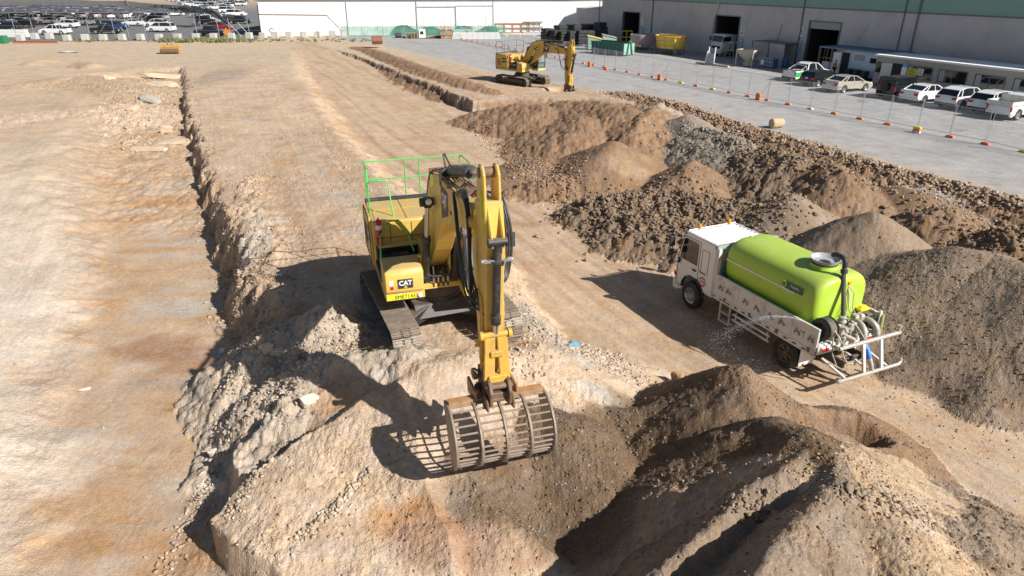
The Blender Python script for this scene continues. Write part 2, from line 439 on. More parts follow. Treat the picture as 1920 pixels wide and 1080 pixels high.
def soil_material(name, attr="soil", pebble=1.0, bumpd=.03):
    m, nt, b = nodes_of(name)
    pos = nt.nodes.new("ShaderNodeNewGeometry").outputs["Position"]
    at = nt.nodes.new("ShaderNodeAttribute"); at.attribute_name = attr
    rg = nt.nodes.new("ShaderNodeAttribute"); rg.attribute_name = "grain"
    n1 = noise_node(nt, .9, 8, .65, pos)
    n2 = noise_node(nt, 7.0, 8, .7, pos)
    n3 = noise_node(nt, 30.0, 6, .75, pos)
    f1 = maprange(nt, n1.outputs[0], .32, .68, .86, 1.14)
    f2 = maprange(nt, n2.outputs[0], .3, .7, .80, 1.2)
    f3 = maprange(nt, n3.outputs[0], .3, .7, .84, 1.16)
    mu = nt.nodes.new("ShaderNodeMath"); mu.operation = 'MULTIPLY'
    nt.links.new(f1, mu.inputs[0]); nt.links.new(f2, mu.inputs[1])
    mu2 = nt.nodes.new("ShaderNodeMath"); mu2.operation = 'MULTIPLY'
    nt.links.new(mu.outputs[0], mu2.inputs[0]); nt.links.new(f3, mu2.inputs[1])
    hsv = nt.nodes.new("ShaderNodeHueSaturation")
    nt.links.new(at.outputs["Color"], hsv.inputs["Color"])
    nt.links.new(mu2.outputs[0], hsv.inputs["Value"])
    sat = maprange(nt, noise_node(nt, 1.7, 6, .65, pos).outputs[0], .3, .7, .82, 1.2)
    nt.links.new(sat, hsv.inputs["Saturation"])
    c = hsv.outputs[0]
    # scattered pale and dark stones
    vo = nt.nodes.new("ShaderNodeTexVoronoi"); vo.inputs["Scale"].default_value = 11.0
    nt.links.new(pos, vo.inputs["Vector"])
    sepc = nt.nodes.new("ShaderNodeSeparateColor"); nt.links.new(vo.outputs["Color"], sepc.inputs[0])
    near_ = maprange(nt, vo.outputs["Distance"], .18, .30, 1, 0)
    pale = maprange(nt, sepc.outputs[0], .86, .88, 0, 1)
    dark = maprange(nt, sepc.outputs[1], .86, .88, 0, 1)
    def mul(a, b_):
        k = nt.nodes.new("ShaderNodeMath"); k.operation = 'MULTIPLY'
        nt.links.new(a, k.inputs[0])
        if hasattr(b_, "links"): nt.links.new(b_, k.inputs[1])
        else: k.inputs[1].default_value = b_
        return k.outputs[0]
    gr = rg.outputs["Fac"]
    c = mixc(nt, mul(mul(mul(near_, pale), gr), .55 * pebble), c, (.66, .58, .48))
    c = mixc(nt, mul(mul(mul(near_, dark), gr), .5 * pebble), c, (.16, .12, .09))
    v3 = nt.nodes.new("ShaderNodeTexVoronoi"); v3.inputs["Scale"].default_value = 27.0
    nt.links.new(pos, v3.inputs["Vector"])
    sp3 = nt.nodes.new("ShaderNodeSeparateColor"); nt.links.new(v3.outputs["Color"], sp3.inputs[0])
    n3_ = maprange(nt, v3.outputs["Distance"], .2, .32, 1, 0)
    g3 = maprange(nt, gr, 0, .5, .15, 1)
    c = mixc(nt, mul(mul(mul(n3_, maprange(nt, sp3.outputs[0], .84, .86, 0, 1)), g3), .5 * pebble), c, (.62, .54, .45))
    c = mixc(nt, mul(mul(mul(n3_, maprange(nt, sp3.outputs[1], .84, .86, 0, 1)), g3), .5 * pebble), c, (.15, .11, .08))
    nt.links.new(c, b.inputs["Base Color"])
    b.inputs["Roughness"].default_value = .95
    sock(b, "Specular IOR Level", "Specular").default_value = .15
    vb = nt.nodes.new("ShaderNodeTexVoronoi"); vb.inputs["Scale"].default_value = 16.0
    nt.links.new(pos, vb.inputs["Vector"])
    vb2 = nt.nodes.new("ShaderNodeTexVoronoi"); vb2.inputs["Scale"].default_value = 6.0
    nt.links.new(pos, vb2.inputs["Vector"])
    hb = nt.nodes.new("ShaderNodeMath"); hb.operation = 'MULTIPLY_ADD'
    nt.links.new(n2.outputs[0], hb.inputs[0]); hb.inputs[1].default_value = .22
    nt.links.new(maprange(nt, vb.outputs["Distance"], 0, .6, .5, 0), hb.inputs[2])
    hb2 = nt.nodes.new("ShaderNodeMath"); hb2.operation = 'MULTIPLY_ADD'
    nt.links.new(maprange(nt, vb2.outputs["Distance"], 0, .55, 1, 0), hb2.inputs[0]); hb2.inputs[1].default_value = .25
    nt.links.new(hb.outputs[0], hb2.inputs[2])
    bm_ = nt.nodes.new("ShaderNodeBump")
    bm_.inputs["Distance"].default_value = bumpd
    nt.links.new(maprange(nt, gr, 0, .8, .22, 1.0), bm_.inputs["Strength"])
    hb3 = nt.nodes.new("ShaderNodeMath"); hb3.operation = 'MULTIPLY_ADD'
    nt.links.new(maprange(nt, v3.outputs["Distance"], 0, .6, .6, 0), hb3.inputs[0]); hb3.inputs[1].default_value = .6
    nt.links.new(hb2.outputs[0], hb3.inputs[2])
    hb4 = nt.nodes.new("ShaderNodeMath"); hb4.operation = 'MULTIPLY_ADD'
    nt.links.new(n3.outputs[0], hb4.inputs[0]); hb4.inputs[1].default_value = .7
    nt.links.new(hb3.outputs[0], hb4.inputs[2])
    nt.links.new(hb4.outputs[0], bm_.inputs["Height"])
    nt.links.new(bm_.outputs[0], b.inputs["Normal"])
    MATS[name] = m
    return m
SOIL = soil_material("soil")

# ------------------------------------------------------------------ build the ground sheet
def build_ground(quality=1.0):
    nr, nc = int(980 * quality), int(1340 * quality)
    Yr = np.exp(np.linspace(math.log(4.2), math.log(142.0), nr)) - 2.0
    Yr = np.concatenate([[-60, -30, -12, -4, 0, 1.2], Yr, [146, 160, 180, 220, 350, 700, 1500, 4000]])
    t = np.linspace(-.98, .98, nc)
    t = np.concatenate([[-6, -3, -2, -1.5, -1.25, -1.1], t, [1.1, 1.25, 1.5, 2, 3, 6]])
    Yg, Tg = np.meshgrid(Yr, t, indexing='ij')
    Yg = Yg.astype(np.float32)
    Xg = (Tg * (np.maximum(Yg, 0) + 4.5)).astype(np.float32)
    G = height(Xg, Yg)
    h = G['h']
    X, Y = Xg, Yg
    top = G['top']
    far = sstep(100, 114, Y)
    fcol = sstep(76, 90, Y)
    # grain: how stony / rough each spot is, and the small relief
    keys = ['rough'] 
    pr = np.array([p['rough'] for p in PILES] + [0.0])
    prg = pr[top]                      # -1 -> last entry 0
    onp = (top >= 0)
    G['yard'] = np.where(onp, 0, G['yard'])
    G['iy0'] = G['iy']
    bank = (1 - G['mt']) * (1 - G['mk']) * (~onp)
    slope_t = 4 * G['mt'] * (1 - G['mt']); slope_k = 4 * G['mk'] * (1 - G['mk'])
    grain = .55 * bank + .12 * G['mk'] * (1 - onp) + .16 * G['mt'] * (1 - onp) + (onp) * (.45 + 1.4 * prg) + .5 * (slope_t + slope_k) * (1 - onp)
    patch = sstep(-.25, .45, fbm(X * .55, Y * .55, 55, 4))
    grain = grain * (.55 + .7 * patch)
    grain = np.clip(grain, 0, 1) * (1 - G['yard'] * .88) * (1 - far * .8) * (1 - G['cp'])
    md = G['near'] * np.clip(grain, 0, 1) * np.where((G['jw'] < 1) & ~onp, .35, 1.0)
    h = h + md * (.026 * fbm(X * 3.1, Y * 3.1, 61, 4) + .05 * (clods(X * 3.3, Y * 3.3, 63) * sstep(.0, .35, fbm(X * .8, Y * .8, 64, 2)))
                  + .04 * clods(X * 8.0, Y * 8.0, 65) + .035 * fbm(X * 9, Y * 9, 67, 3, gain=.65))
    # erosion ribs down the near slopes
    u_ = (X * .80 - Y * .60); v_ = (X * .60 + Y * .80)
    nearfg = (1 - sstep(14, 17, Y)) * onp
    h = h + nearfg * .05 * fbm(u_ * .6, v_ * 2.6, 71, 3, ridged=True)
    # crumbling steep walls: ragged ribs
    st = np.maximum(slope_t * (X > -9) * (Y > 13), slope_k) * (1 - onp) * G['near']
    h = h + st * (.16 * fbm(X * 1.5, Y * 1.5, 73, 4, ridged=True) - .05)
    # broken ridge of clods heaped along the right side of the trench
    eb = sstep(0, .7, G['dt']) * (1 - sstep(1.6, 3.2, G['dt'])) * (~G['it']) * (G['jw'] > 1) * (~onp) * (Y > 13.5) * (X > -13) * (1 - sstep(46, 56, Y)) * sstep(-.5, .1, fbm(X * .5, Y * .5, 401, 3))
    h = h + eb * (.16 + .20 * fbm(X * 1.0, Y * 1.0, 402, 5, gain=.6) + .16 * clods(X * 1.5, Y * 1.5, 403) + .10 * clods(X * 3.6, Y * 3.6, 404))
    grain = np.maximum(grain, .8 * eb)
    # blocky rubble on the floor of the far trench
    ft = G['mt'] * sstep(27, 31, Y) * (1 - sstep(56, 62, Y))
    h = h + ft * (.08 * clods(X * .7, Y * .9, 81) + .07 * clods(X * 2.1, Y * 2.4, 82) + .12 * fbm(X * .6, Y * .6, 83, 6, gain=.6))
    # wheel ruts along the haul road and track prints on the bank
    ax, ay = W(700, 250, -.6); bx, by = W(1130, 560, -.6)
    L = math.hypot(bx - ax, by - ay); ex, ey = (bx - ax) / L, (by - ay) / L
    al = (X - ax) * ex + (Y - ay) * ey; ac = -(X - ax) * ey + (Y - ay) * ex
    ac = ac + .9 * fbm(al * .05, ac * .05, 90, 2)
    rut = fbm(al * .09, ac * 1.5, 91, 4)
    h = h + G['mk'] * (~onp) * G['near'] * (.03 * rut + .012 * fbm(al * .3, ac * 6, 92, 2))
    ax2, ay2 = W(440, 140, .6); bx2, by2 = W(640, 480, 1.1)
    L2 = math.hypot(bx2 - ax2, by2 - ay2); ex2, ey2 = (bx2 - ax2) / L2, (by2 - ay2) / L2
    al2 = (X - ax2) * ex2 + (Y - ay2) * ey2; ac2 = -(X - ax2) * ey2 + (Y - ay2) * ex2
    rut2 = fbm(al2 * .12, ac2 * 1.6, 94, 3)
    h = h + bank * (X < 6) * G['near'] * (.035 * rut2 + .008 * fbm(al2 * .10, ac2 * 4.5, 95, 3))
    # cleat prints of tracked machines, in two pairs of strips
    for c0, ph in ((.9, 0), (3.2, 1.0), (-1.6, .5), (.6, 2.0)):
        strip = np.exp(-((ac2 - c0 + .25 * np.sin(al2 * .12 + ph)) / .26) ** 4) * sstep(-.2, .3, fbm(al2 * .15, ac2 * .2, int(97 + ph * 3), 2))
        h = h + bank * (X < 6) * (Y < 45) * strip * (.014 * np.sin(al2 * 2 * math.pi / .21) - .02)
    for c0, ph in ((-.6, 0), (1.5, 1.3), (-2.6, .7)):
        strip = np.exp(-((ac - c0 + .5 * np.sin(al * .09 + ph)) / .2) ** 4)
        h = h - G['mk'] * (~onp) * G['near'] * strip * .035
    h = h - np.where(Y > 100, .0, 0) + (G['yard'] * 0)
    # the yard lies flat
    h = np.where(G['iy'], h * (1 - G['yard']) + .012 * G['yard'] * fbm(X * .3, Y * .3, 99, 3), h)
    h = h * (1 - np.clip(far, 0, 1)) + 0
    # ---------------- colour
    C = np.zeros(X.shape + (3,))
    def cmix(w, col):
        nonlocal C
        w = np.clip(w, 0, 1)[..., None]
        C = C * (1 - w) + np.array(col) * w
    n1 = fbm(X * .18, Y * .18, 201, 4); n2 = fbm(X * .6, Y * .6, 203, 5); n3 = fbm(X * 1.9, Y * 1.9, 205, 4)
    C[:] = CCOL['sand']
    cmix(sstep(-.3, .5, n1 + .5 * n2) * .8, CCOL['tan'])
    left = (G['jw'] < 1) * (~G['it']) * sstep(60, 20, Y)
    cmix(left * (.62 + .5 * n2), CCOL['white'])
    ridge = (G['jw'] > 1) * sstep(-16, -12, X) * bank
    cmix(ridge * (.35 + .6 * sstep(-.1, .5, n2)), (.42, .285, .18))
    cmix(ridge * sstep(.1, .5, n1 + .6 * n3) * .4, CCOL['cgrey'])
    st2 = fbm(al2 * .05, ac2 * 1.1, 301, 5, gain=.6)
    cmix(ridge * sstep(.0, .45, st2) * .55, (.38, .245, .15))
    cmix(ridge * sstep(.0, .45, -st2) * .4, (.53, .43, .33))
    cmix(sstep(-8, -12, X) * sstep(.15, .5, n2) * .5 * bank * sstep(16, 22, Y), (.50, .33, .21))
    cmix(sstep(.2, .6, fbm(X * .35, Y * .35, 209, 4)) * .6 * bank * (1 - far), CCOL['cgrey'])
    cmix(fcol * .6 * (~onp), (.50, .40, .29))
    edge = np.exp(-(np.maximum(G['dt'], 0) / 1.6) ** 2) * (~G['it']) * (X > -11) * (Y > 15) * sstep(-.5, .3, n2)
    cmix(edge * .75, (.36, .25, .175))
    # trench floor
    cmix(G['mt'] * .95, (.455, .32, .21))
    s1 = fbm(X * .25, Y * 1.6, 221, 4); s0 = fbm(X * .3, Y * .3, 223, 3)
    cmix(G['mt'] * sstep(.0, .5, s1 + .7 * s0) * .55, CCOL['orange'])
    cmix(G['mt'] * sstep(.05, .5, -s1 + .6 * fbm(X * .3, Y * .3, 225, 3)) * .6, CCOL['cgrey'])
    cmix(slope_t * .5 * (X > -9), (.36, .28, .21))
    # haul road
    cmix(G['mk'] * np.clip(.8 + .8 * n2, .3, 1), CCOL['road'])
    st1 = fbm(al * .035, ac * 1.3, 303, 6, gain=.62)
    cmix(G['mk'] * sstep(.0, .45, st1) * .6, (.36, .235, .145))
    cmix(G['mk'] * sstep(.0, .4, -st1) * .55, (.52, .40, .285))
    cmix(G['mk'] * sstep(-.1, .6, rut) * .3, (.50, .39, .28))
    cmix(G['mk'] * sstep(.1, .6, fbm(al * .12, ac * .5, 231, 4)) * .6, (.40, .25, .145))
    cmix(G['mk'] * sstep(.15, .6, fbm(al * .2, ac * .9, 233, 4)) * .35, CCOL['greybrown'])
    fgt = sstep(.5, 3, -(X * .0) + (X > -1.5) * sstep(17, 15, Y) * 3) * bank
    cmix(fgt * .9 * sstep(-1.0, 1.5, X), CCOL['umber'])  # foreground hollow darkened in colour to deepen its shadow
    # heaps
    for p in PILES:
        m = (top == p['i'])
        c0 = CCOL[p['col']]
        cmix(m * 1.0, c0)
        cmix(m * sstep(0, .6, n2) * .5, tuple(min(1, k * 1.3) for k in c0))
        cmix(m * sstep(.1, .6, n3) * .35, CCOL['cgrey'] if p['col'] in ('grey', 'sand', 'tan') else CCOL['brown'])
        cmix(m * sstep(.1, .6, -n3) * .35, CCOL['dark'] if p['col'] not in ('sand', 'tan') else CCOL['tan'])
    # cut face under the yard: grey gravel layer
    dcb, _ = seg_dist(X, Y, [W(u, v, -.3) for u, v in ((604,93),(660,113),(700,129),(760,158),(820,184),(850,198),(890,213))])
    cmix(slope_k * (Y > 24) * ((X > 11) | (dcb < 2.0)) * (1 - onp) * .8, (.25, .23, .21))
    cmix(slope_k * (Y > 28) * (X > -3) * (X < 11) * (1 - onp) * .9, CCOL['rust'])
    led = np.exp(-((np.maximum(G['dk'], 0) - 1.0) / 1.0) ** 2) * (~G['ik']) * (X > 11) * (~onp)
    cmix(led * .9, (.36, .335, .305))
    # stains, and shade painted dark in the hollow, with their own shapes  (u, v, z, ru, rv, colour, strength)
    for (u, v, z, ru, rv, col, s) in STAINS_AND_SHADE:
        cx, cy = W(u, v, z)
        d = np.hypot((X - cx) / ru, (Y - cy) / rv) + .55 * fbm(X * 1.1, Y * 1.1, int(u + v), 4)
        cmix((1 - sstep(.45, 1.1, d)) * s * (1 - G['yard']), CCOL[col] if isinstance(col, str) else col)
    # yard surface
    cmix(G['yard'], CCOL['pave'])
    fy = G['yard']
    cmix(fy * sstep(0, .6, fbm(X * .12, Y * .25, 241, 5)) * .55, CCOL['paved'])
    cmix(fy * sstep(.0, .6, fbm(X * .4, Y * .2, 243, 5)) * .4, (.44, .42, .40))
    fx_ = X * .432 - Y * .902; fz_ = X * .902 + Y * .432
    cmix(fy * sstep(.25, .5, fbm(fx_ * .03, fz_ * .9, 245, 4)) * .35, (.22, .21, .20))
    cmix(fy * sstep(.35, .5, fbm(X * .5, Y * .5, 247, 4)) * .5, (.20, .19, .18))
    dyy = np.where(G['iy'], G['dyard'], 0)
    cmix((fy > 0) * G['iy'] * np.exp(-dyy / 2.2) * (.6 + .6 * n2), (.44, .37, .29))
    cmix(G['cp'], CCOL['asphalt'])
    cmix(G['cp'] * sstep(.1, .6, n1) * .5, (.22, .215, .21))
    # faces by zone
    nR, nC = X.shape
    V = np.stack([X, Y, h], -1).reshape(-1, 3)
    idx = np.arange(nR * nC).reshape(nR, nC)
    F = np.stack([idx[:-1, :-1], idx[:-1, 1:], idx[1:, 1:], idx[1:, :-1]], -1).reshape(-1, 4)
    zone = np.zeros(X.shape, int)                      # 0 open ground
    zone[G['it']] = 1
    zone[G['ik'] & ~onp] = 2
    zone[G['iy'] & (~onp) & (G['dyard'] > .2)] = 3
    zone[G['cp']] = 4
    labs = {}
    for p in PILES:
        if p['lab']:
            labs[10 + p['i']] = p['lab']
            zone[(top == p['i'])] = 10 + p['i']
    zf = zone[:-1, :-1].reshape(-1)
    Cc = np.concatenate([C, np.ones(X.shape + (1,))], -1).reshape(-1, 4)
    Gr = grain.reshape(-1)
    names = {0: 'ground', 1: 'trench_floor', 2: 'haul_road', 3: 'concrete_yard', 4: 'car_park'}
    for z in np.unique(zf):
        f = F[zf == z]
        used, inv = np.unique(f, return_inverse=True)
        f2 = inv.reshape(-1, 4)
        me = bpy.data.meshes.new(names.get(int(z), 'dirt_heap'))
        me.vertices.add(len(used)); me.vertices.foreach_set("co", V[used].astype(np.float32).ravel())
        me.loops.add(f2.size); me.loops.foreach_set("vertex_index", f2.astype(np.int32).ravel())
        me.polygons.add(len(f2)); me.polygons.foreach_set("loop_start", (np.arange(len(f2)) * 4).astype(np.int32))
        me.update(calc_edges=True)
        me.polygons.foreach_set("use_smooth", np.ones(len(f2), bool))
        a = me.attributes.new("soil", 'FLOAT_COLOR', 'POINT'); a.data.foreach_set("color", Cc[used].astype(np.float32).ravel())
        a = me.attributes.new("grain", 'FLOAT', 'POINT'); a.data.foreach_set("value", Gr[used].astype(np.float32))
        me.materials.append(SOIL)
        o = bpy.data.objects.new(names.get(int(z), 'dirt_heap'), me)
        COL.objects.link(o)
        if int(z) < 10:
            o['kind'] = 'structure'
        else:
            o['label'] = labs[int(z)]; o['category'] = 'dirt heap'; o['group'] = 'dirt heaps dumped beside the haul road'
    return dict(X=X, Y=Y, h=h, Yr=Yr, t=t, nR=nR, nC=nC, grain=grain, top=top, G=G, C=C)
STAINS_AND_SHADE = [
 (1230,850,-.3,2.2,1.6,'umber',1.0),(1150,960,-.5,1.8,1.4,'umber',1.0),(1300,930,-.2,1.8,1.4,'umber',1.0),(1080,1040,-.6,1.4,1.2,'umber',.9),  # umber darkens the hollow where the heap's shadow lies
 (330,380,-.4,3.0,1.6,'orange',.6),(300,650,-.4,1.6,1.0,'redb',.75),(345,680,-.4,1.0,.8,'redb',.6),(300,720,-.4,1.4,.5,(.33,.26,.22),.5),
 (320,575,-.4,1.7,1.2,'cgrey',.7),(240,960,-.4,1.2,.8,'orange',.35),(330,1050,-.3,1.2,.6,'orange',.55),
 (610,690,1.2,.8,.4,'white',.5),(640,740,1.2,.8,.7,'orange',.5),(700,760,1.2,.8,.5,(.5,.33,.19),.6),
 (800,1040,-.2,1.3,.5,'orange',.85),(880,1020,-.2,.6,.35,'greybrown',.8),(860,1075,-.2,1.8,.7,'redb',.6),
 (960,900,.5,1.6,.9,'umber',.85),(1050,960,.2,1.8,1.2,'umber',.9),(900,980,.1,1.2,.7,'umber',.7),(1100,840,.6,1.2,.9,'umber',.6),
 (690,440,1.0,1.4,.9,'cgrey',.5),(470,480,.6,1.0,1.6,'cgrey',.7),(1010,620,.6,1.2,1.2,'cgrey',.8),(1080,680,.5,1.2,1.0,'cgrey',.6),
 (420,140,.6,3.2,7,(.36,.28,.22),.8),(1000,420,-.6,1.6,.5,(.34,.20,.11),.6),(1160,470,-.6,.4,.4,(.3,.17,.1),.7),
 (660,260,-.5,2.0,2.0,(.40,.25,.14),.5),(600,180,-.4,3.0,3.0,(.42,.27,.16),.5),(1280,640,-.6,2.0,.8,(.40,.26,.15),.5),
 (1120,770,.3,.7,.4,(.5,.47,.42),.5),(1180,300,1,1.5,1,'tan',.5),(1390,205,.8,3.5,2.2,'rust',.7),(1240,215,1,3,1.6,'cgrey',.6),
 (0,560,.3,3.0,1.2,'white',.6),(60,820,.3,2.2,1.5,'white',.5),(120,300,.5,3,3,'tan',.5),(0,250,.5,4,4,(.5,.35,.24),.6)]
# ------------------------------------------------------------------ mesh builder
class MB:
    def __init__(s):
        s.v = []; s.f = []; s.m = []; s.cur = 0
    def mat(s, i):
        s.cur = i; return s
    def add(s, vs, fs):
        o = len(s.v)
        s.v.extend([tuple(p) for p in vs])
        s.f.extend([tuple(o + i for i in f) for f in fs])
        s.m.extend([s.cur] * len(fs))
        return s
    def box(s, c, d, rot=None):
        cx, cy, cz = c; dx, dy, dz = d[0] / 2, d[1] / 2, d[2] / 2
        vs = [Vector((sx * dx, sy * dy, sz * dz)) for sx in (-1, 1) for sy in (-1, 1) for sz in (-1, 1)]
        if rot is not None:
            vs = [rot @ p for p in vs]
        vs = [(p[0] + cx, p[1] + cy, p[2] + cz) for p in vs]
        return s.add(vs, [(0, 1, 3, 2), (4, 6, 7, 5), (0, 4, 5, 1), (2, 3, 7, 6), (0, 2, 6, 4), (1, 5, 7, 3)])
    def bx(s, x0, x1, y0, y1, z0, z1):
        return s.box(((x0 + x1) / 2, (y0 + y1) / 2, (z0 + z1) / 2), (abs(x1 - x0), abs(y1 - y0), abs(z1 - z0)))
    def bar(s, a, b, w, h=None, up=(0, 0, 1)):
        a = Vector(a); b = Vector(b); h = h or w
        d = b - a; L = d.length
        if L < 1e-6: return s
        d.normalize(); up = Vector(up)
        if abs(d.dot(up)) > .98: up = Vector((1, 0, 0)) if abs(d.x) < .9 else Vector((0, 1, 0))
        sx = d.cross(up).normalized(); uz = sx.cross(d).normalized()
        vs = []
        for p in (a, b):
            for (i, j) in ((-1, -1), (1, -1), (1, 1), (-1, 1)):
                vs.append(p + sx * (w / 2 * i) + uz * (h / 2 * j))
        return s.add(vs, [(3, 2, 1, 0), (4, 5, 6, 7), (0, 1, 5, 4), (1, 2, 6, 5), (2, 3, 7, 6), (3, 0, 4, 7)])
    def tube(s, pts, r, n=8, cap=True, closed=False):
        pts = [Vector(p) for p in pts]
        rs = r if isinstance(r, (list, tuple)) else [r] * len(pts)
        N = len(pts); rings = []
        prev = None
        for i, p in enumerate(pts):
            if closed:
                d = pts[(i + 1) % N] - pts[i - 1]
            else:
                d = pts[min(i + 1, N - 1)] - pts[max(i - 1, 0)]
            d.normalize()
            if prev is None:
                up = Vector((0, 0, 1)) if abs(d.z) < .9 else Vector((1, 0, 0))
                a = d.cross(up).normalized()
            else:
                a = (prev - d * prev.dot(d)).normalized()
            prev = a
            b = d.cross(a)
            rings.append([p + (a * math.cos(2 * math.pi * k / n) + b * math.sin(2 * math.pi * k / n)) * rs[i] for k in range(n)])
        vs = [q for rg in rings for q in rg]
        fs = []
        for i in range(N if closed else N - 1):
            j = (i + 1) % N
            for k in range(n):
                k2 = (k + 1) % n
                fs.append((i * n + k, i * n + k2, j * n + k2, j * n + k))
        if cap and not closed:
            fs.append(tuple(range(n))[::-1]); fs.append(tuple((N - 1) * n + k for k in range(n)))
        return s.add(vs, fs)
    def cyl(s, a, b, r, n=16, r2=None):
        return s.tube([a, b], [r, r if r2 is None else r2], n)
    def prism(s, outline, y0, y1, plane='xz', off=(0, 0, 0)):
        """outline of 2D points pushed from y0 to y1 along the third axis"""
        n = len(outline)
        def P(p, q):
            if plane == 'xz': v = (p[0], q, p[1])
            elif plane == 'yz': v = (q, p[0], p[1])
            else: v = (p[0], p[1], q)
            return (v[0] + off[0], v[1] + off[1], v[2] + off[2])
        vs = [P(p, y0) for p in outline] + [P(p, y1) for p in outline]
        fs = [tuple(range(n)), tuple(range(2 * n - 1, n - 1, -1))]
        for i in range(n):
            j = (i + 1) % n
            fs.append((i, i + n, j + n, j))
        return s.add(vs, fs)
    def loft(s, rings, cap=True, closed=True):
        n = len(rings[0]); vs = [p for r_ in rings for p in r_]; fs = []
        for i in range(len(rings) - 1):
            for k in range(n if closed else n - 1):
                k2 = (k + 1) % n
                fs.append((i * n + k, i * n + k2, (i + 1) * n + k2, (i + 1) * n + k))
        if cap:
            fs.append(tuple(range(n))[::-1]); fs.append(tuple((len(rings) - 1) * n + k for k in range(n)))
        return s.add(vs, fs)
    def lathe(s, prof, n=24, axis='z', c=(0, 0, 0), cap=True):
        rings = []
        for (r, h) in prof:
            ring = []
            for k in range(n):
                a = 2 * math.pi * k / n; p, q = r * math.cos(a), r * math.sin(a)
                v = (p, q, h) if axis == 'z' else ((h, p, q) if axis == 'x' else (q, h, p))
                ring.append((v[0] + c[0], v[1] + c[1], v[2] + c[2]))
            rings.append(ring)
        return s.loft(rings, cap)
    def ball(s, c, r, n=10, sq=(1, 1, 1)):
        prof = [(max(1e-3, math.sin(math.pi * i / n)), -math.cos(math.pi * i / n)) for i in range(n + 1)]
        rings = [[(c[0] + a * math.cos(2 * math.pi * k / (n + 2)) * r * sq[0], c[1] + a * math.sin(2 * math.pi * k / (n + 2)) * r * sq[1], c[2] + h * r * sq[2]) for k in range(n + 2)] for a, h in prof]
        return s.loft(rings)
    def xf(s, M, start=0):
        for i in range(start, len(s.v)):
            s.v[i] = tuple(M @ Vector(s.v[i]))
        return s
    def build_each(s, name, mats, parent=None, **kw):
        """every separate piece becomes an object of its own"""
        par = list(range(len(s.v)))
        def find(i):
            while par[i] != i:
                par[i] = par[par[i]]; i = par[i]
            return i
        for f in s.f:
            a = find(f[0])
            for i in f[1:]: par[find(i)] = a
        groups = {}
        for f in s.f: groups.setdefault(find(f[0]), []).append(f)
        out = []
        for g in groups.values():
            m = MB(); ids = sorted({i for f in g for i in f}); mp = {i: k for k, i in enumerate(ids)}
            m.v = [s.v[i] for i in ids]; m.f = [tuple(mp[i] for i in f) for f in g]; m.m = [0] * len(g)
            out.append(m.build(name, mats, parent, **kw))
        return out[0]
    def build(s, name, mats, parent=None, smooth=False, bevel=0, seg=1, label=None, fix=True):
        me = bpy.data.meshes.new(name)
        me.from_pydata(s.v, [], s.f)
        if not isinstance(mats, (list, tuple)): mats = [mats]
        for m in mats: me.materials.append(m)
        if len(mats) > 1: me.polygons.foreach_set("material_index", s.m)
        if fix:
            b = bmesh.new(); b.from_mesh(me); bmesh.ops.recalc_face_normals(b, faces=b.faces); b.to_mesh(me); b.free()
        if smooth:
            me.polygons.foreach_set("use_smooth", [True] * len(me.polygons))
            try: me.set_sharp_from_angle(angle=R(40))
            except Exception: pass
        o = bpy.data.objects.new(name, me); COL.objects.link(o)
        if parent is not None: o.parent = parent
        if bevel:
            md = o.modifiers.new("bevel", 'BEVEL'); md.width = bevel; md.segments = seg; md.limit_method = 'ANGLE'; md.angle_limit = R(35)
            if seg > 1:
                me.polygons.foreach_set("use_smooth", [True] * len(me.polygons))
                try: me.set_sharp_from_angle(angle=R(50))
                except Exception: pass
        if label: o['label'] = label
        return o
def smooth_path(pts, n=5):
    """Catmull-Rom curve through the points"""
    P = [Vector(p) for p in pts]; P = [P[0] * 2 - P[1]] + P + [P[-1] * 2 - P[-2]]
    out = []
    for i in range(1, len(P) - 2):
        a, b, c, d = P[i - 1:i + 3]
        for k in range(n):
            t = k / n
            out.append(.5 * ((2 * b) + (c - a) * t + (2 * a - 5 * b + 4 * c - d) * t * t + (3 * b - a - 3 * c + d) * t ** 3))
    out.append(P[-2]); return out
def empty(name, loc=(0, 0, 0), rz=0.0):
    o = bpy.data.objects.new(name, None); COL.objects.link(o)
    o.location = loc; o.rotation_euler = (0, 0, rz); o.empty_display_size = .3
    return o
def tag(o, label, cat, group=None, kind=None):
    if label: o['label'] = label
    if cat: o['category'] = cat
    if group: o['group'] = group
    if kind: o['kind'] = kind
    return o
def kids(o):
    return [c for c in bpy.data.objects if c.parent is o]
_KID = {}
def copy_tree(o, parent=None):
    """the thing, its parts and their sub-parts"""
    c = o.copy(); COL.objects.link(c)
    if parent is not None: c.parent = parent
    for ch in _KID.setdefault(o.name, kids(o)):
        copy_tree(ch, c)
    return c
def text(name, body, size, M, material, parent=None, depth=.004, sx=1.0, bold=0.0):
    """raised lettering; M maps (x right, y up, z out) into the parent's space"""
    cu = bpy.data.curves.new(name, 'FONT'); cu.body = body; cu.size = size; cu.extrude = depth
    cu.align_x = 'CENTER'; cu.align_y = 'CENTER'; cu.offset = bold
    t = bpy.data.objects.new(name, cu); COL.objects.link(t)
    dg = bpy.context.evaluated_depsgraph_get()
    me = bpy.data.meshes.new_from_object(t.evaluated_get(dg))
    bpy.data.objects.remove(t); bpy.data.curves.remove(cu)
    me.transform(Matrix.Diagonal((sx, 1, 1, 1)))
    me.transform(M)
    me.materials.clear(); me.materials.append(material)
    o = bpy.data.objects.new(name, me); COL.objects.link(o)
    if parent is not None: o.parent = parent
    return o
def frame(o, right, up):
    """matrix with origin o, x = right, y = up"""
    r_ = Vector(right).normalized(); u = Vector(up).normalized(); n = r_.cross(u)
    return Matrix(((r_.x, u.x, n.x, o[0]), (r_.y, u.y, n.y, o[1]), (r_.z, u.z, n.z, o[2]), (0, 0, 0, 1)))
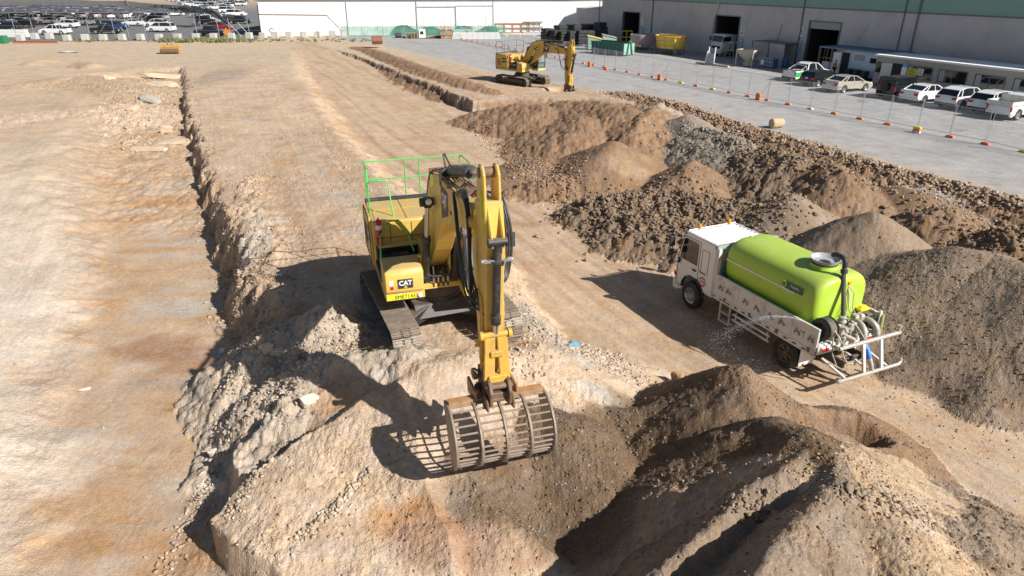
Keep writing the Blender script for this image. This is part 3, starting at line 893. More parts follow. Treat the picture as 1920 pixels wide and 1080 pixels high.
def ground_z(x, y):
    return float(height(np.array([[x]], np.float32), np.array([[y]], np.float32))['h'][0, 0])

M_YEL = mat('yellow_paint', (.66, .43, .085), .42, var=.06, dirt=(.40, .29, .17), dirt_amt=.65, dirt_scale=1.9, top=.55)
M_YEL2 = mat('yellow_paint_worn', (.60, .36, .06), .55, var=.12, dirt=(.34, .23, .13), dirt_amt=.8, dirt_scale=3.5)
M_BLK = mat('black_steel', (.022, .022, .024), .45, var=.2, dirt=(.20, .16, .12), dirt_amt=.45, dirt_scale=3, top=.4)
M_BLKP = mat('black_panel', (.03, .031, .034), .5, var=.2, dirt=(.22, .18, .14), dirt_amt=.5, dirt_scale=1.8)
M_RUB = mat('rubber', (.025, .024, .024), .75, var=.2, dirt=(.20, .16, .12), dirt_amt=.5)
M_HOSE = mat('hose_rubber', (.03, .03, .033), .5, var=.2)
M_TRK = mat('track_steel', (.235, .19, .155), .55, .35, var=.22, dirt=(.38, .29, .20), dirt_amt=.7, dirt_scale=4, bump=.3, top=.5)
M_TRKD = mat('track_frame_steel', (.10, .085, .07), .7, var=.25, dirt=(.26, .20, .14), dirt_amt=.6)
M_CHR = mat('chromed_rod', (.62, .60, .57), .22, .9, var=.06, dirt=(.40, .33, .26), dirt_amt=.3)
M_RUST = mat('rusty_steel', (.21, .14, .095), .65, .4, var=.25, dirt=(.38, .28, .19), dirt_amt=.6, dirt_scale=5, bump=.3)
M_BKT = mat('bucket_steel', (.30, .235, .185), .55, .35, var=.2, dirt=(.42, .33, .24), dirt_amt=.6, dirt_scale=4, bump=.25)
M_BKTO = mat('bucket_worn_orange', (.42, .235, .11), .6, .1, var=.2, dirt=(.36, .27, .18), dirt_amt=.6)
M_GRN = mat('green_rail_paint', (.07, .50, .10), .45, var=.08)
M_GREYR = mat('grey_rail_paint', (.16, .16, .17), .5, var=.1)
M_RED = mat('red_paint', (.55, .02, .03), .35, var=.06)
M_WHT = mat('white_paint', (.78, .78, .76), .4, var=.05, dirt=(.50, .42, .33), dirt_amt=.35)
M_WHTD = mat('white_paint_dusty', (.66, .64, .60), .5, var=.08, dirt=(.42, .33, .25), dirt_amt=.6, dirt_scale=3)
M_YGRN = mat('hi_vis_tape', (.75, .80, .03), .4, var=.05)
M_ORG = mat('orange_fabric', (.85, .16, .03), .8, var=.1)
M_GREY = mat('grey_plastic', (.38, .39, .40), .55, var=.1, dirt=(.35, .3, .24), dirt_amt=.4)
M_ALU = mat('dusty_steel', (.44, .41, .36), .5, .3, var=.12, dirt=(.40, .31, .22), dirt_amt=.6, dirt_scale=5)
M_GALV = mat('galvanised_steel', (.52, .53, .54), .4, .6, var=.1)
M_LAMP = mat('lamp_lens', (.85, .85, .82), .12, var=.03)
M_AMB = mat('amber_lens', (.85, .30, .02), .2, var=.05)
M_TAIL = mat('red_lens', (.50, .012, .015), .2, var=.05)
M_SKIN = mat('skin', (.45, .27, .19), .6, var=.05)
M_NAVY = mat('navy_cloth', (.02, .025, .05), .85, var=.1)
M_BLUE = mat('blue_hose', (.04, .20, .62), .5, var=.1)
def glass(name, tint, rough=.06, trans=.75):
    if name in MATS: return MATS[name]
    m, nt, b = nodes_of(name)
    b.inputs["Base Color"].default_value = (*tint, 1); b.inputs["Roughness"].default_value = rough
    sock(b, "Transmission Weight", "Transmission").default_value = trans
    b.inputs["IOR"].default_value = 1.2
    MATS[name] = m
    return m
M_GLS = glass('cab_glass', (.55, .68, .66))
M_DGLS = mat('dark_glass', (.012, .016, .018), .06, var=.1, spec=.8)
M_CHRG = mat('light_grey_metal', (.55, .55, .55), .3, .7, var=.08)

# ------------------------------------------------------------------ people
def skinned(name, nodes, edges, material, parent, sub=1):
    """one continuous tapering surface over a skeleton: nodes = [(x, y, z, radius)]"""
    me = bpy.data.meshes.new(name)
    me.from_pydata([n[:3] for n in nodes], edges, [])
    o = bpy.data.objects.new(name, me); COL.objects.link(o); o.parent = parent
    md = o.modifiers.new("skin", 'SKIN'); md.use_smooth_shade = True
    for i, n in enumerate(nodes):
        r_ = n[3] if isinstance(n[3], tuple) else (n[3], n[3])
        me.skin_vertices[0].data[i].radius = r_
        me.skin_vertices[0].data[i].use_root = (i == 0)
    ss = o.modifiers.new("sub", 'SUBSURF'); ss.levels = sub; ss.render_levels = sub
    me.materials.append(material)
    return o
def make_person(loc, rz, label, cat, pose='stand', shirt=None, trousers=None, hair=None, group=None):
    root = empty('person', loc, rz)
    tag(root, label, cat, group)
    if pose == 'stand':      # mid stride, looking along +x
        J = dict(pel=(0, 0, .95), sp=(.01, 0, 1.15), ch=(.02, 0, 1.36), nk=(.03, 0, 1.50), hd=(.05, 0, 1.60), tp=(.05, 0, 1.72),
                 hl=(0, .10, .90), kl=(.14, .10, .50), al=(.16, .10, .09), tl=(.30, .10, .05),
                 hr=(0, -.10, .90), kr=(.02, -.10, .49), ar=(-.22, -.10, .12), tr=(-.10, -.10, .04),
                 sl=(.02, .19, 1.42), el=(-.06, .24, 1.14), wl=(.06, .25, .90), fl=(.09, .25, .82),
                 sr=(.02, -.19, 1.42), er=(.02, -.25, 1.14), wr=(.18, -.24, .96), fr=(.22, -.24, .89))
    else:                     # seated, hands forward on the levers
        J = dict(pel=(.44, .96, 1.74), sp=(.42, .96, 1.92), ch=(.43, .96, 2.12), nk=(.46, .96, 2.26), hd=(.50, .96, 2.36), tp=(.50, .96, 2.48),
                 hl=(.48, 1.06, 1.74), kl=(.90, 1.08, 1.78), al=(1.02, 1.08, 1.38), tl=(1.16, 1.08, 1.32),
                 hr=(.48, .86, 1.74), kr=(.90, .84, 1.78), ar=(1.02, .84, 1.38), tr=(1.16, .84, 1.32),
                 sl=(.43, 1.15, 2.18), el=(.50, 1.22, 1.92), wl=(.76, 1.20, 1.88), fl=(.84, 1.20, 1.89),
                 sr=(.43, .77, 2.18), er=(.50, .70, 1.92), wr=(.76, .72, 1.88), fr=(.84, .72, 1.89))
    RAD = dict(pel=(.15, .12), sp=(.14, .10), ch=(.17, .11), nk=.055, hd=.085, tp=.075, hl=.085, kl=.062, al=.045, tl=.04, hr=.085, kr=.062, ar=.045, tr=.04,
               sl=.06, el=.042, wl=.03, fl=.035, sr=.06, er=.042, wr=.03, fr=.035)
    keys = list(J)
    E_ = [('pel', 'sp'), ('sp', 'ch'), ('ch', 'nk'), ('nk', 'hd'), ('hd', 'tp'), ('pel', 'hl'), ('hl', 'kl'), ('kl', 'al'), ('al', 'tl'), ('pel', 'hr'), ('hr', 'kr'), ('kr', 'ar'), ('ar', 'tr'),
          ('ch', 'sl'), ('sl', 'el'), ('el', 'wl'), ('wl', 'fl'), ('ch', 'sr'), ('sr', 'er'), ('er', 'wr'), ('wr', 'fr')]
    def sub(ks, grow, nm, material):
        ks = [k for k in ks]
        nd = []
        for k in ks:
            r_ = RAD[k]
            nd.append((*J[k], tuple(a + grow for a in r_) if isinstance(r_, tuple) else r_ + grow))
        ed = [(ks.index(a), ks.index(b)) for a, b in E_ if a in ks and b in ks]
        return skinned(nm, nd, ed, material, root)
    body = sub(keys, 0, 'body', M_SKIN)
    # fingers of both hands, grown from the palms
    for s_ in 'lr':
        f = Vector(J['f' + s_]); w_ = Vector(J['w' + s_]); d_ = (f - w_).normalized()
        sd = Vector((0, 1, 0))
        for k, (off, ln) in enumerate(((-.028, .060), (-.010, .072), (.009, .068), (.027, .055))):
            a = f + sd * off + d_ * .01
            q = a + d_ * ln * .55; e = q + (d_ + Vector((0, 0, -.7))).normalized() * ln * .45
            skinned('finger', [(*a, .011), (*q, .009), (*e, .008)], [(0, 1), (1, 2)], M_SKIN, body)
        a = w_ + d_ * .03 + sd * (-.035 if s_ == 'l' else .035); e = a + d_ * .05 + sd * (-.02 if s_ == 'l' else .02)
        skinned('thumb', [(*a, .012), (*e, .010)], [(0, 1)], M_SKIN, body)
    sub(['pel', 'sp', 'ch', 'sl', 'el', 'sr', 'er'], .022, 'shirt', shirt or M_ORG)
    sub(['pel', 'hl', 'kl', 'al', 'hr', 'kr', 'ar'], .018, 'trousers', trousers or M_NAVY)
    for s_ in 'lr':
        a = J['a' + s_]; t = J['t' + s_]
        b = MB(); b.bar((a[0] - .05, a[1], a[2] - .03), (t[0], t[1], t[2]), .10, .09); b.build('boot', M_BLKP, root, bevel=.02, seg=2)
    h = J['tp']; hm = MB(); hm.ball((h[0] - .015, h[1], h[2] - .01), .098, 10, (1.05, .92, .85)); hm.build('hair', hair or M_BLKP, root, smooth=True)
    hd = J['hd']
    fc = MB(); fc.ball((hd[0] + .085, hd[1], hd[2] + .0), .016, 6, (1, .8, 1.3)); fc.build('nose', M_SKIN, root, smooth=True)
    ey = MB()
    for y in (-.032, .032): ey.ball((hd[0] + .072, hd[1] + y, hd[2] + .03), .011, 6)
    ey.build('eye', M_BLKP, root)
    mo = MB(); mo.bx(hd[0] + .072, hd[0] + .080, hd[1] - .022, hd[1] + .022, hd[2] - .045, hd[2] - .037); mo.build('mouth', M_RUST, root)
    return root
# ------------------------------------------------------------------ excavator
def make_excavator(loc, rz, rail, label, swing=0.0, fire=True, bucket='skeleton', plate='SME7141', scale=1.036, drop=0.0):
    root = empty('excavator', loc, rz)
    tag(root, label, 'excavator', 'yellow tracked excavators on the dig site')
    # --- tracks
    for sy in (-1, 1):
        yc = sy * 1.27
        R0, xa = .40, 1.78
        def loop(s_, rad=R0):
            """point and outward normal at length s_ round the track"""
            st = 2 * xa; ar = math.pi * R0; tot = 2 * st + 2 * ar; s_ %= tot
            if s_ < st: return (-xa + s_, R0 + rad), 0.0
            s_ -= st
            if s_ < ar:
                a = math.pi / 2 - s_ / R0; return (xa + rad * math.cos(a), R0 + rad * math.sin(a)), a - math.pi / 2
            s_ -= ar
            if s_ < st: return (xa - s_, R0 - rad), math.pi
            s_ -= st
            a = -math.pi / 2 - s_ / R0
            return (-xa + rad * math.cos(a), R0 + rad * math.sin(a)), a - math.pi / 2
        tot = 4 * xa + 2 * math.pi * R0
        N = 46
        mb = MB(); ch = MB()
        for k in range(N):
            (px, pz), a = loop(k * tot / N)
            rot = Matrix.Rotation(-a, 3, 'Y')
            rot = Matrix(((math.cos(a), 0, -math.sin(a)), (0, 1, 0), (math.sin(a), 0, math.cos(a))))
            pitch = tot / N
            # plate split by the two small slots over the chain
            for (y0, y1) in ((-.35, -.13), (-.07, .07), (.13, .35)):
                mb.box((px, yc + (y0 + y1) / 2, pz), (pitch * .90, y1 - y0, .022), rot)
            mb.box(tuple(Vector((px, yc, pz)) + rot @ Vector((-pitch * .36, 0, 0))), (pitch * .2, .26, .022), rot)
            for gx, gh in ((-.33, .042), (0.0, .03), (.33, .036)):
                c = Vector((px, yc, pz)) + rot @ Vector((pitch * gx, 0, .011 + gh / 2))
                mb.box(tuple(c), (.018, .70, gh), rot)
            (qx, qz), a2 = loop(k * tot / N, R0 - .065)
            for dy in (-.10, .10):
                ch.box((qx, yc + dy, qz), (pitch * .95, .045, .085), rot)
        tr = mb.build('track', M_TRK, root)
        ch.build('track_chain', M_TRKD, tr)
        fr = MB()
        fr.prism([(-1.62, .28), (1.5, .28), (1.5, .52), (1.2, .60), (-1.3, .60), (-1.62, .5)], yc - .16, yc + .16)
        for x in (-1.25, -.83, -.42, 0, .42, .83, 1.25):
            fr.cyl((x, yc - .15, .17), (x, yc + .15, .17), .095, 12)
        for x in (-.6, .55):
            fr.cyl((x, yc - .14, .67), (x, yc + .14, .67), .075, 10)
        fr.build('track_frame', M_TRKD, root)
        idl = MB()
        idl.lathe([(.28, -.05), (.335, -.05), (.335, .05), (.28, .05)], 26, 'y', (xa - .0, yc, R0))
        idl.cyl((xa, yc - .13, R0), (xa, yc + .13, R0), .13, 14)
        idl.build('idler_wheel', M_TRKD, root, bevel=.01)
        spk = MB()
        pts = []
        for k in range(42):
            a = 2 * math.pi * k / 42; rr = .335 if k % 2 else .295
            pts.append((-xa + rr * math.cos(a), R0 + rr * math.sin(a)))
        spk.prism(pts, yc - .04, yc + .04)
        spk.cyl((-xa, yc - .17, R0), (-xa, yc + .17, R0), .2, 18)
        spk.build('sprocket', M_TRKD, root)
    # --- centre frame
    mb = MB()
    mb.lathe([(.55, .42), (.72, .46), (.72, .86), (.60, .92)], 28)
    for sx in (-1, 1):
        for sy in (-1, 1):
            o = [(sy * .45, sx * .25), (sy * 1.15, sx * .80), (sy * 1.15, sx * 1.22), (sy * .25, sx * .68)]
            bot = [(x, y, .40 if abs(y) < 1 else .34) for (y, x) in [(a, b) for a, b in o]]
            top_ = [(x, y, .80 if abs(y) < 1 else .56) for (y, x) in o]
            mb.loft([bot, top_])
    mb.prism([(-.75, .45), (.75, .45), (.95, .5), (.7, .80), (-.7, .80), (-.95, .5)], -.75, .75)
    mb.build('centre_frame', M_BLK, root, bevel=.02)
    mb = MB(); mb.lathe([(.62, .86), (.66, .90), (.66, 1.26), (.60, 1.29)], 32); mb.build('swing_ring', M_TRKD, root, smooth=True)
    # --- upper body
    mb = MB()
    mb.bx(-2.3, 1.38, -1.42, -.48, 1.02, 1.20)
    mb.bx(-2.3, 1.62, .44, 1.46, 1.02, 1.22)
    mb.bx(-2.3, .95, -.48, .44, 1.02, 1.16)
    mb.bx(-.30, .55, -.34, -.27, 1.15, 1.95); mb.bx(-.30, .55, .27, .34, 1.15, 1.95)
    mb.build('deck_frame', M_YEL, root, bevel=.015)
    cw = MB()
    rings = []
    for z, e in ((1.06, -.10), (1.16, 0), (1.7, .03), (2.28, 0), (2.36, -.07)):
        ring = []
        for k in range(13):
            a = -1 + 2 * k / 12
            x = -2.62 - e + .36 * a * a * abs(a)
            ring.append((x - .22 * (1 - abs(a) ** 3) * .4, a * (1.47 + e * .3), z))
        ring += [(-2.2, 1.47, z), (-2.2, -1.47, z)]
        rings.append(ring)
    cw.loft(rings); cw.build('counterweight', M_YEL, root, smooth=True)
    hood = MB()
    hood.bx(-2.2, -.42, -1.45, .38, 1.20, 2.44)
    hood.bx(-2.2, -1.15, .38, 1.45, 1.20, 2.34)
    hb = hood.build('engine_housing', M_YEL, root, bevel=.05, seg=2)
    d = MB()
    for (x0, x1, y0, y1) in ((-2.12, -1.35, -1.36, -.62), (-2.12, -1.35, -.55, .30), (-1.28, -.50, -1.36, -.62), (-1.28, -.50, -.55, .30)):
        d.bx(x0, x1, y0, y1, 2.442, 2.458)
    d.build('hood_panel', M_YEL, hb, bevel=.008)
    l_ = MB()
    for y in (-1.0, -.45, .05):
        l_.bx(-.418, -.412, y - .008, y + .008, 1.6, 2.36)
    l_.bx(-.418, -.412, -1.38, .33, 1.98, 1.995)
    l_.build('panel_gap', M_BLK, hb)
    bl = MB(); bl.bx(-2.30, -2.14, -1.44, 1.40, 2.40, 2.52); bl.bx(-2.28, -1.4, .36, .43, 2.36, 2.47)
    bl.build('rear_hood_strip', M_BLKP, root, bevel=.02)
    sd = MB()       # tall side door with rounded black edge, right side of the machine
    sd.prism([(-2.2, 1.22), (-.55, 1.22), (-.55, 2.0), (-.75, 2.46), (-2.0, 2.46), (-2.2, 2.3)], -1.505, -1.452)
    sdo = sd.build('side_door', M_YEL, root, bevel=.015)
    sg = MB()
    ed = [(-2.17, 1.25), (-.59, 1.25), (-.59, 2.0), (-.77, 2.43), (-1.98, 2.43), (-2.17, 2.28)]
    sg.tube([(p[0], -1.505, p[1]) for p in ed], .018, 6, closed=True)
    for k in range(9):
        sg.bx(-2.0, -1.45, -1.512, -1.503, 1.45 + k * .07, 1.48 + k * .07)
    sg.build('door_seal', M_BLKP, sdo)
    lg = MB(); lg.bx(-1.32, -.80, -1.512, -1.504, 1.72, 2.15); lg.build('logo_plate', M_BLKP, sdo)
    text('logo_lettering', 'CAT', .22, frame((-1.06, -1.514, 1.94), (1, 0, 0), (0, 0, 1)), M_WHT, sdo, sx=1.1, bold=.006)
    # steps and tray between hood and front box
    sh = MB(); sh.bx(-.42, -.18, -1.36, .20, 1.80, 1.86); sh.build('shelf', M_YEL, root, bevel=.01)
    st = MB()
    st.bx(-.42, .62, -1.38, -.38, 1.20, 1.42)
    st.bx(-.42, .12, -1.36, -.42, 1.42, 1.62)
    st.bx(-.10, .10, -1.05, -.62, 1.62, 1.70)
    st.bx(.62, .64, -1.38, -.38, 1.2, 1.86)
    st.bx(-.415, -.36, -1.40, .30, 1.2, 1.80)
    st.bx(-.42, .60, -1.44, -1.39, 1.2, 1.40)
    st.build('step_tray', M_BLKP, root, bevel=.02)
    # front storage box
    fb = MB()
    fb.prism([(.64, 1.20), (1.36, 1.20), (1.42, 1.26), (1.40, 1.66), (1.30, 1.80), (.64, 1.88)], -1.42, -.50)
    fbo = fb.build('storage_box', M_YEL, root, bevel=.05, seg=3)
    q = MB(); q.bx(1.413, 1.423, -1.12, -.76, 1.34, 1.58); q.build('logo_plate', M_BLKP, fbo)
    text('logo_lettering', 'CAT', .165, frame((1.425, -.94, 1.475), (0, 1, 0), (0, 0, 1)), M_WHT, fbo, sx=.95, bold=.005)
    q = MB(); q.prism([(-.985, 1.36), (-.895, 1.36), (-.94, 1.43)], 1.426, 1.436, 'yz'); q.build('logo_triangle', M_YEL, fbo)
    q = MB(); q.bx(1.382, 1.392, -1.40, -.72, 1.05, 1.17); q.build('hi_vis_strip', M_YGRN, root)
    if plate:
        text('unit_number', plate, .135, frame((1.395, -.96, 1.11), (0, 1, 0), (0, 0, 1)), M_BLKP, root)
    q = MB(); q.lathe([(.055, 0), (.06, .02), (.045, .04)], 16, 'x', (1.385, -.60, 1.11)); q.build('headlight', M_LAMP, root)
    q = MB(); q.bx(1.405, 1.416, -1.32, -1.23, 1.44, 1.56); q.build('warning_label', M_WHT, root)
    q = MB(); q.bx(1.408, 1.418, -1.31, -1.23, 1.33, 1.41); q.build('reflector', M_TAIL, root)
    q = MB(); q.bx(1.624, 1.634, .56, 1.38, 1.06, 1.18); q.build('hi_vis_strip', M_YGRN, root)
    q = MB(); q.bx(1.636, 1.642, .62, .96, 1.07, 1.17); npl = q.build('number_plate', M_WHT, root)
    text('plate_lettering', 'S86 SXR', .075, frame((1.645, .79, 1.12), (0, 1, 0), (0, 0, 1)), M_BLKP, npl)
    # --- cab
    cab = MB()
    prof = [(.02, 1.22), (1.50, 1.22), (1.60, 1.75), (1.52, 2.55), (1.28, 2.98), (.10, 3.02), (-.02, 2.6)]
    # posts and sills as bars round the openings
    def P(x, y, z): return (x, y, z)
    for y in (.50, 1.42):
        for a, b in zip(prof, prof[1:] + prof[:1]):
            cab.bar(P(a[0], y, a[1]), P(b[0], y, b[1]), .07, .08, (0, 1, 0))
        cab.bar(P(.62, y, 1.25), P(.58, y, 2.98), .07, .07)
        cab.bar(P(.02, y, 1.95), P(.62, y, 1.95), .05, .3)
        cab.bx(.0, 1.5, y - .025, y + .025, 1.22, 1.42)
    for a in prof:
        cab.bar(P(a[0], .50, a[1]), P(a[0], 1.42, a[1]), .07, .07)
    cab.bx(-.02, .04, .5, 1.42, 1.22, 2.2)
    cab.bx(0, 1.5, .5, 1.42, 1.21, 1.26)
    cb = cab.build('cab', M_BLK, root, bevel=.012)
    rf = MB(); rf.prism([(.06, 3.02), (1.30, 2.99), (1.26, 3.06), (1.0, 3.11), (.15, 3.12), (.04, 3.07)], .47, 1.45)
    rf.build('cab_roof', M_YEL2 if not fire else M_BLKP, cb, bevel=.03, seg=2)
    gl = MB()
    for a, b in ((1, 2), (2, 3), (3, 4)):
        pa, pb = prof[a], prof[b]
        gl.add([(pa[0] - .01, .53, pa[1] + .02), (pa[0] - .01, 1.39, pa[1] + .02), (pb[0] - .01, 1.39, pb[1]), (pb[0] - .01, .53, pb[1])], [(0, 1, 2, 3)])
    for y in (.52, 1.40):
        gl.add([(.66, y, 1.42), (1.52, y, 1.42), (1.57, y, 1.75), (1.49, y, 2.55), (1.25, y, 2.94), (.62, y, 2.95)], [(0, 1, 2, 3, 4, 5)])
        gl.add([(.05, y, 2.1), (.58, y, 2.1), (.56, y, 2.95), (.10, y, 2.97)], [(0, 1, 2, 3)])
    gl.build_each('cab_window', M_GLS, cb, fix=False)
    se = MB(); se.bx(.25, .75, .70, 1.22, 1.5, 1.66); se.bx(.2, .34, .70, 1.22, 1.6, 2.35); se.bx(.25, .6, .62, .70, 1.6, 1.8); se.bx(.25, .6, 1.22, 1.3, 1.6, 1.8); se.bx(.3, .7, .8, 1.15, 1.26, 1.5)
    se.build('seat', M_BLKP, cb, bevel=.04, seg=2)
    co = MB(); co.bx(1.2, 1.4, .62, .72, 1.4, 1.95); co.tube([(1.0, .85, 1.27), (1.15, .86, 1.9)], .02); co.tube([(1.0, 1.08, 1.27), (1.15, 1.07, 1.9)], .02)
    co.build('controls', M_BLKP, cb)
    # mirrors, lights
    mi = MB(); mi.tube([(1.3, 1.45, 2.8), (1.55, 1.62, 2.75), (1.55, 1.62, 2.45)], .014, 6); mi.box((1.56, 1.64, 2.35), (.05, .2, .36)); mi.build('mirror', M_BLKP, root, bevel=.015)
    wip = MB(); wip.bar((1.60, .75, 1.75), (1.54, .95, 2.4), .015); wip.build('wiper', M_BLKP, cb)
    # --- rails round the hood
    rl = MB()
    zt, zm, zb = 3.55, 3.05, 2.50
    back = [(-2.22, -1.38), (-2.22, -.45), (-2.22, .0), (-2.22, 1.32)]
    rad = .018
    rl.tube([(-1.35, -1.40, zt), (-2.20, -1.40, zt), (-2.24, -1.36, zt), (-2.24, 1.28, zt), (-2.20, 1.32, zt), (-1.3, 1.34, zt)], rad, 8)
    rl.tube([(-1.35, -1.40, zm), (-2.20, -1.40, zm), (-2.24, -1.36, zm), (-2.24, 1.28, zm), (-2.20, 1.32, zm), (-1.3, 1.34, zm)], rad * .8, 8)
    for (x, y) in ((-2.24, -1.36), (-2.24, -.28), (-2.24, .12), (-2.24, 1.28), (-1.35, -1.40), (-1.30, 1.34)):
        rl.tube([(x, y, zt), (x, y, zb - .05)], rad, 8)
    rl.build('guard_rail', rail, root, smooth=True)
    hr = MB()
    hr.tube([(-1.1, -1.42, 1.6), (-1.1, -1.42, 3.25), (-1.06, -1.36, 3.32), (-1.0, -.98, 3.32), (-.96, -.92, 3.25), (-.70, -.86, 2.45)], rad, 8)
    hr.tube([(.70, -1.40, 1.85), (.52, -1.36, 2.35), (.30, -1.10, 2.66), (.24, -.86, 2.66), (.30, -.68, 2.42), (.50, -.56, 1.9)], rad, 8)
    hr.tube([(-1.1, -1.42, 1.6), (-.6, -1.43, 1.2)], rad, 8)
    hr.tube([(-1.1, -1.42, 3.25), (-1.35, -1.40, 3.55)], rad, 8)
    hr.build('hand_rail', rail, root, smooth=True)
    if fire:
        fx = MB(); fx.lathe([(.02, 0), (.08, .015), (.082, .05), (.082, .40), (.06, .46), (.025, .48), (.025, .52)], 16, 'z', (-.30, -1.30, 2.06))
        fx.bx(-.37, -.23, -1.37, -1.23, 1.86, 2.05)
        fe = fx.build('fire_extinguisher', M_RED, root, smooth=True)
        t_ = MB(); t_.lathe([(.084, 2.28), (.084, 2.40)], 16, 'z', (-.30, -1.30, 0), cap=False); t_.build('extinguisher_label', M_WHT, fe)
    bs = MB(); bs.cyl((-1.9, .7, 2.36), (-1.9, .7, 2.62), .06, 12); bs.tube([(-1.9, .7, 2.6), (-2.0, .7, 2.72)], .05); bs.build('exhaust_pipe', M_RUST, root, smooth=True)
    # --- boom
    bw = .20
    boom = [(-.12, 1.80), (.0, 2.06), (.42, 3.0), (.80, 3.72), (1.15, 4.14), (1.6, 4.40), (2.2, 4.53), (3.2, 4.56), (4.6, 4.70), (5.22, 4.80), (5.44, 4.70),
            (5.50, 4.48), (5.34, 4.32), (4.5, 4.10), (3.4, 3.84), (2.7, 3.58), (2.2, 3.24), (1.55, 2.55), (.55, 1.76), (.15, 1.58), (-.05, 1.64)]
    mb = MB(); mb.prism(boom, -bw, bw)
    mb.cyl((.05, -.30, 1.8), (.05, .30, 1.8), .14, 18)
    mb.cyl((5.33, -.33, 4.5), (5.33, .33, 4.5), .12, 18)
    bo = mb.build('boom', M_YEL, root, bevel=.02)
    q = MB()
    lp = [(2.55, 3.66), (3.25, 3.93), (3.25, 4.42), (2.55, 4.42)]
    for yy in (-bw - .006, bw + .001):
        q.prism(lp, yy, yy + .006)
    q.build('logo_plate', M_BLKP, bo)
    text('logo_lettering', 'CAT', .32, frame((2.90, -bw - .008, 4.17), (1, 0, .08), (-.08, 0, 1)), M_WHT, bo, sx=.8, bold=.008)
    text('logo_lettering', 'CAT', .32, frame((2.90, bw + .009, 4.17), (-1, 0, -.08), (-.08, 0, 1)), M_WHT, bo, sx=.8, bold=.008)
    q = MB(); q.prism([(2.82, 3.98), (3.02, 4.0), (2.92, 4.12)], -bw - .012, -bw - .007); q.build('logo_triangle', M_YEL, bo)
    text('model_lettering', '320', .11, frame((3.52, -bw - .004, 4.08), (1, 0, .14), (-.14, 0, 1)), M_RUST, bo)
    q = MB(); q.prism([(1.25, 3.98), (1.75, 4.18), (1.75, 4.38), (1.3, 4.16)], -bw - .005, -bw - .001); q.build('hi_vis_strip', M_YGRN, bo)
    # boom cylinders
    for sy in (-1, 1):
        y = sy * .37
        a = Vector((.92, y, 1.62)); b = Vector((1.75, y, 3.80)); b = Matrix.Translation((.05, 0, 1.8)) @ Matrix.Rotation(drop, 4, 'Y') @ Matrix.Translation((-.05, 0, -1.8)) @ b; d_ = (b - a).normalized()
        mb = MB(); mb.cyl(a, a + d_ * 1.22, .088, 18); mb.cyl(a + d_ * 1.16, a + d_ * 1.30, .106, 18); mb.cyl((a.x, y - .10, a.z), (a.x, y + .10, a.z), .11, 14)
        mb.tube([a + d_ * .2 + Vector((.11, 0, 0)), a + d_ * 1.1 + Vector((.12, 0, 0))], .022, 6)
        cy = mb.build('boom_cylinder', M_BLK, root, smooth=True)
        mb = MB(); mb.cyl(a + d_ * 1.28, b, .054, 14); mb.build('piston_rod', M_CHR, cy, smooth=True)
        mb = MB(); mb.cyl((b.x, sy * .23, b.z), (b.x, sy * .54, b.z), .10, 16); mb.bar(b + Vector((0, 0, -.12)), b + Vector((0, 0, .10)), .16, .16); mb.build('cylinder_pin', M_BLK, cy)
    q = MB()
    for sy in (-1, 1):
        q.lathe([(.065, 0), (.075, .03), (.05, .07)], 14, 'x', (1.86, sy * .36, 3.84))
    q.build('boom_light', M_LAMP, bo)
    # front hydraulic lines between the cylinders
    q = MB(); rnd = random.Random(4)
    for k in range(4):
        y = -.18 + k * .12
        q.tube([(.55, y, 1.45), (.85, y + .02, 1.55 + .05 * rnd.random()), (.98, y, 1.35), (.95, y, 1.08)], .022, 6)
    q.tube([(1.0, -.5, 1.48), (1.05, -.2, 1.40), (1.05, .2, 1.40), (1.0, .5, 1.48)], .018, 6)
    q.build('hydraulic_hose', M_HOSE, root, smooth=True)
    q = MB()
    for k in range(4):
        y = -.18 + k * .12
        q.cyl((.97, y, 1.20), (.97, y, 1.38), .028, 8)
    q.build('hose_fitting', M_CHR, root)
    # lift eye arm at the inner box corner
    q = MB(); q.prism([(.6, 1.2), (1.05, 1.2), (1.12, 1.6), (1.0, 2.0), (.92, 2.0), (.9, 1.6)], -.50, -.45); q.cyl((.98, -.55, 1.96), (.98, -.41, 1.96), .05, 10)
    q.build('cylinder_bracket', M_YEL, root, bevel=.01)
    # stick cylinder along the top of the boom
    a = Vector((2.55, 0, 4.66)); b = Vector((5.72, 0, 5.46)); d_ = (b - a).normalized()
    mb = MB(); mb.cyl(a, a + d_ * 1.95, .10, 18); mb.cyl(a + d_ * 1.88, a + d_ * 2.06, .125, 18)
    mb.cyl((a.x, -.17, a.z), (a.x, .17, a.z), .09, 14); mb.bx(2.4, 2.7, -.2, -.12, 4.35, 4.72); mb.bx(2.4, 2.7, .12, .2, 4.35, 4.72)
    for t in (.5, 1.1, 1.7):
        mb.box(tuple(a + d_ * t + Vector((0, 0, .11))), (.12, .12, .05))
    mb.tube([a + d_ * .1 + Vector((0, .12, .06)), a + d_ * 1.8 + Vector((0, .12, .06))], .02, 6)
    mb.tube([a + d_ * .1 + Vector((0, -.10, .10)), a + Vector((-.1, -.1, .35)), a + Vector((.15, -.12, .42)), a + d_ * .6 + Vector((0, -.1, .14))], .02, 6)
    cy = mb.build('stick_cylinder', M_BLK, root, smooth=True)
    mb = MB(); mb.cyl(a + d_ * 2.0, b, .058, 14); mb.build('piston_rod', M_CHR, cy, smooth=True)
    # steel pipes and hoses over the boom
    mb = MB()
    for k, y in enumerate((-.18, -.11, .11, .18)):
        mb.tube([(.05, y, 2.3), (.72, y, 3.76), (1.1, y, 4.22), (1.6, y, 4.47 + .02 * k), (2.2, y, 4.60), (3.2, y, 4.64), (4.7, y, 4.80)], .022, 6)
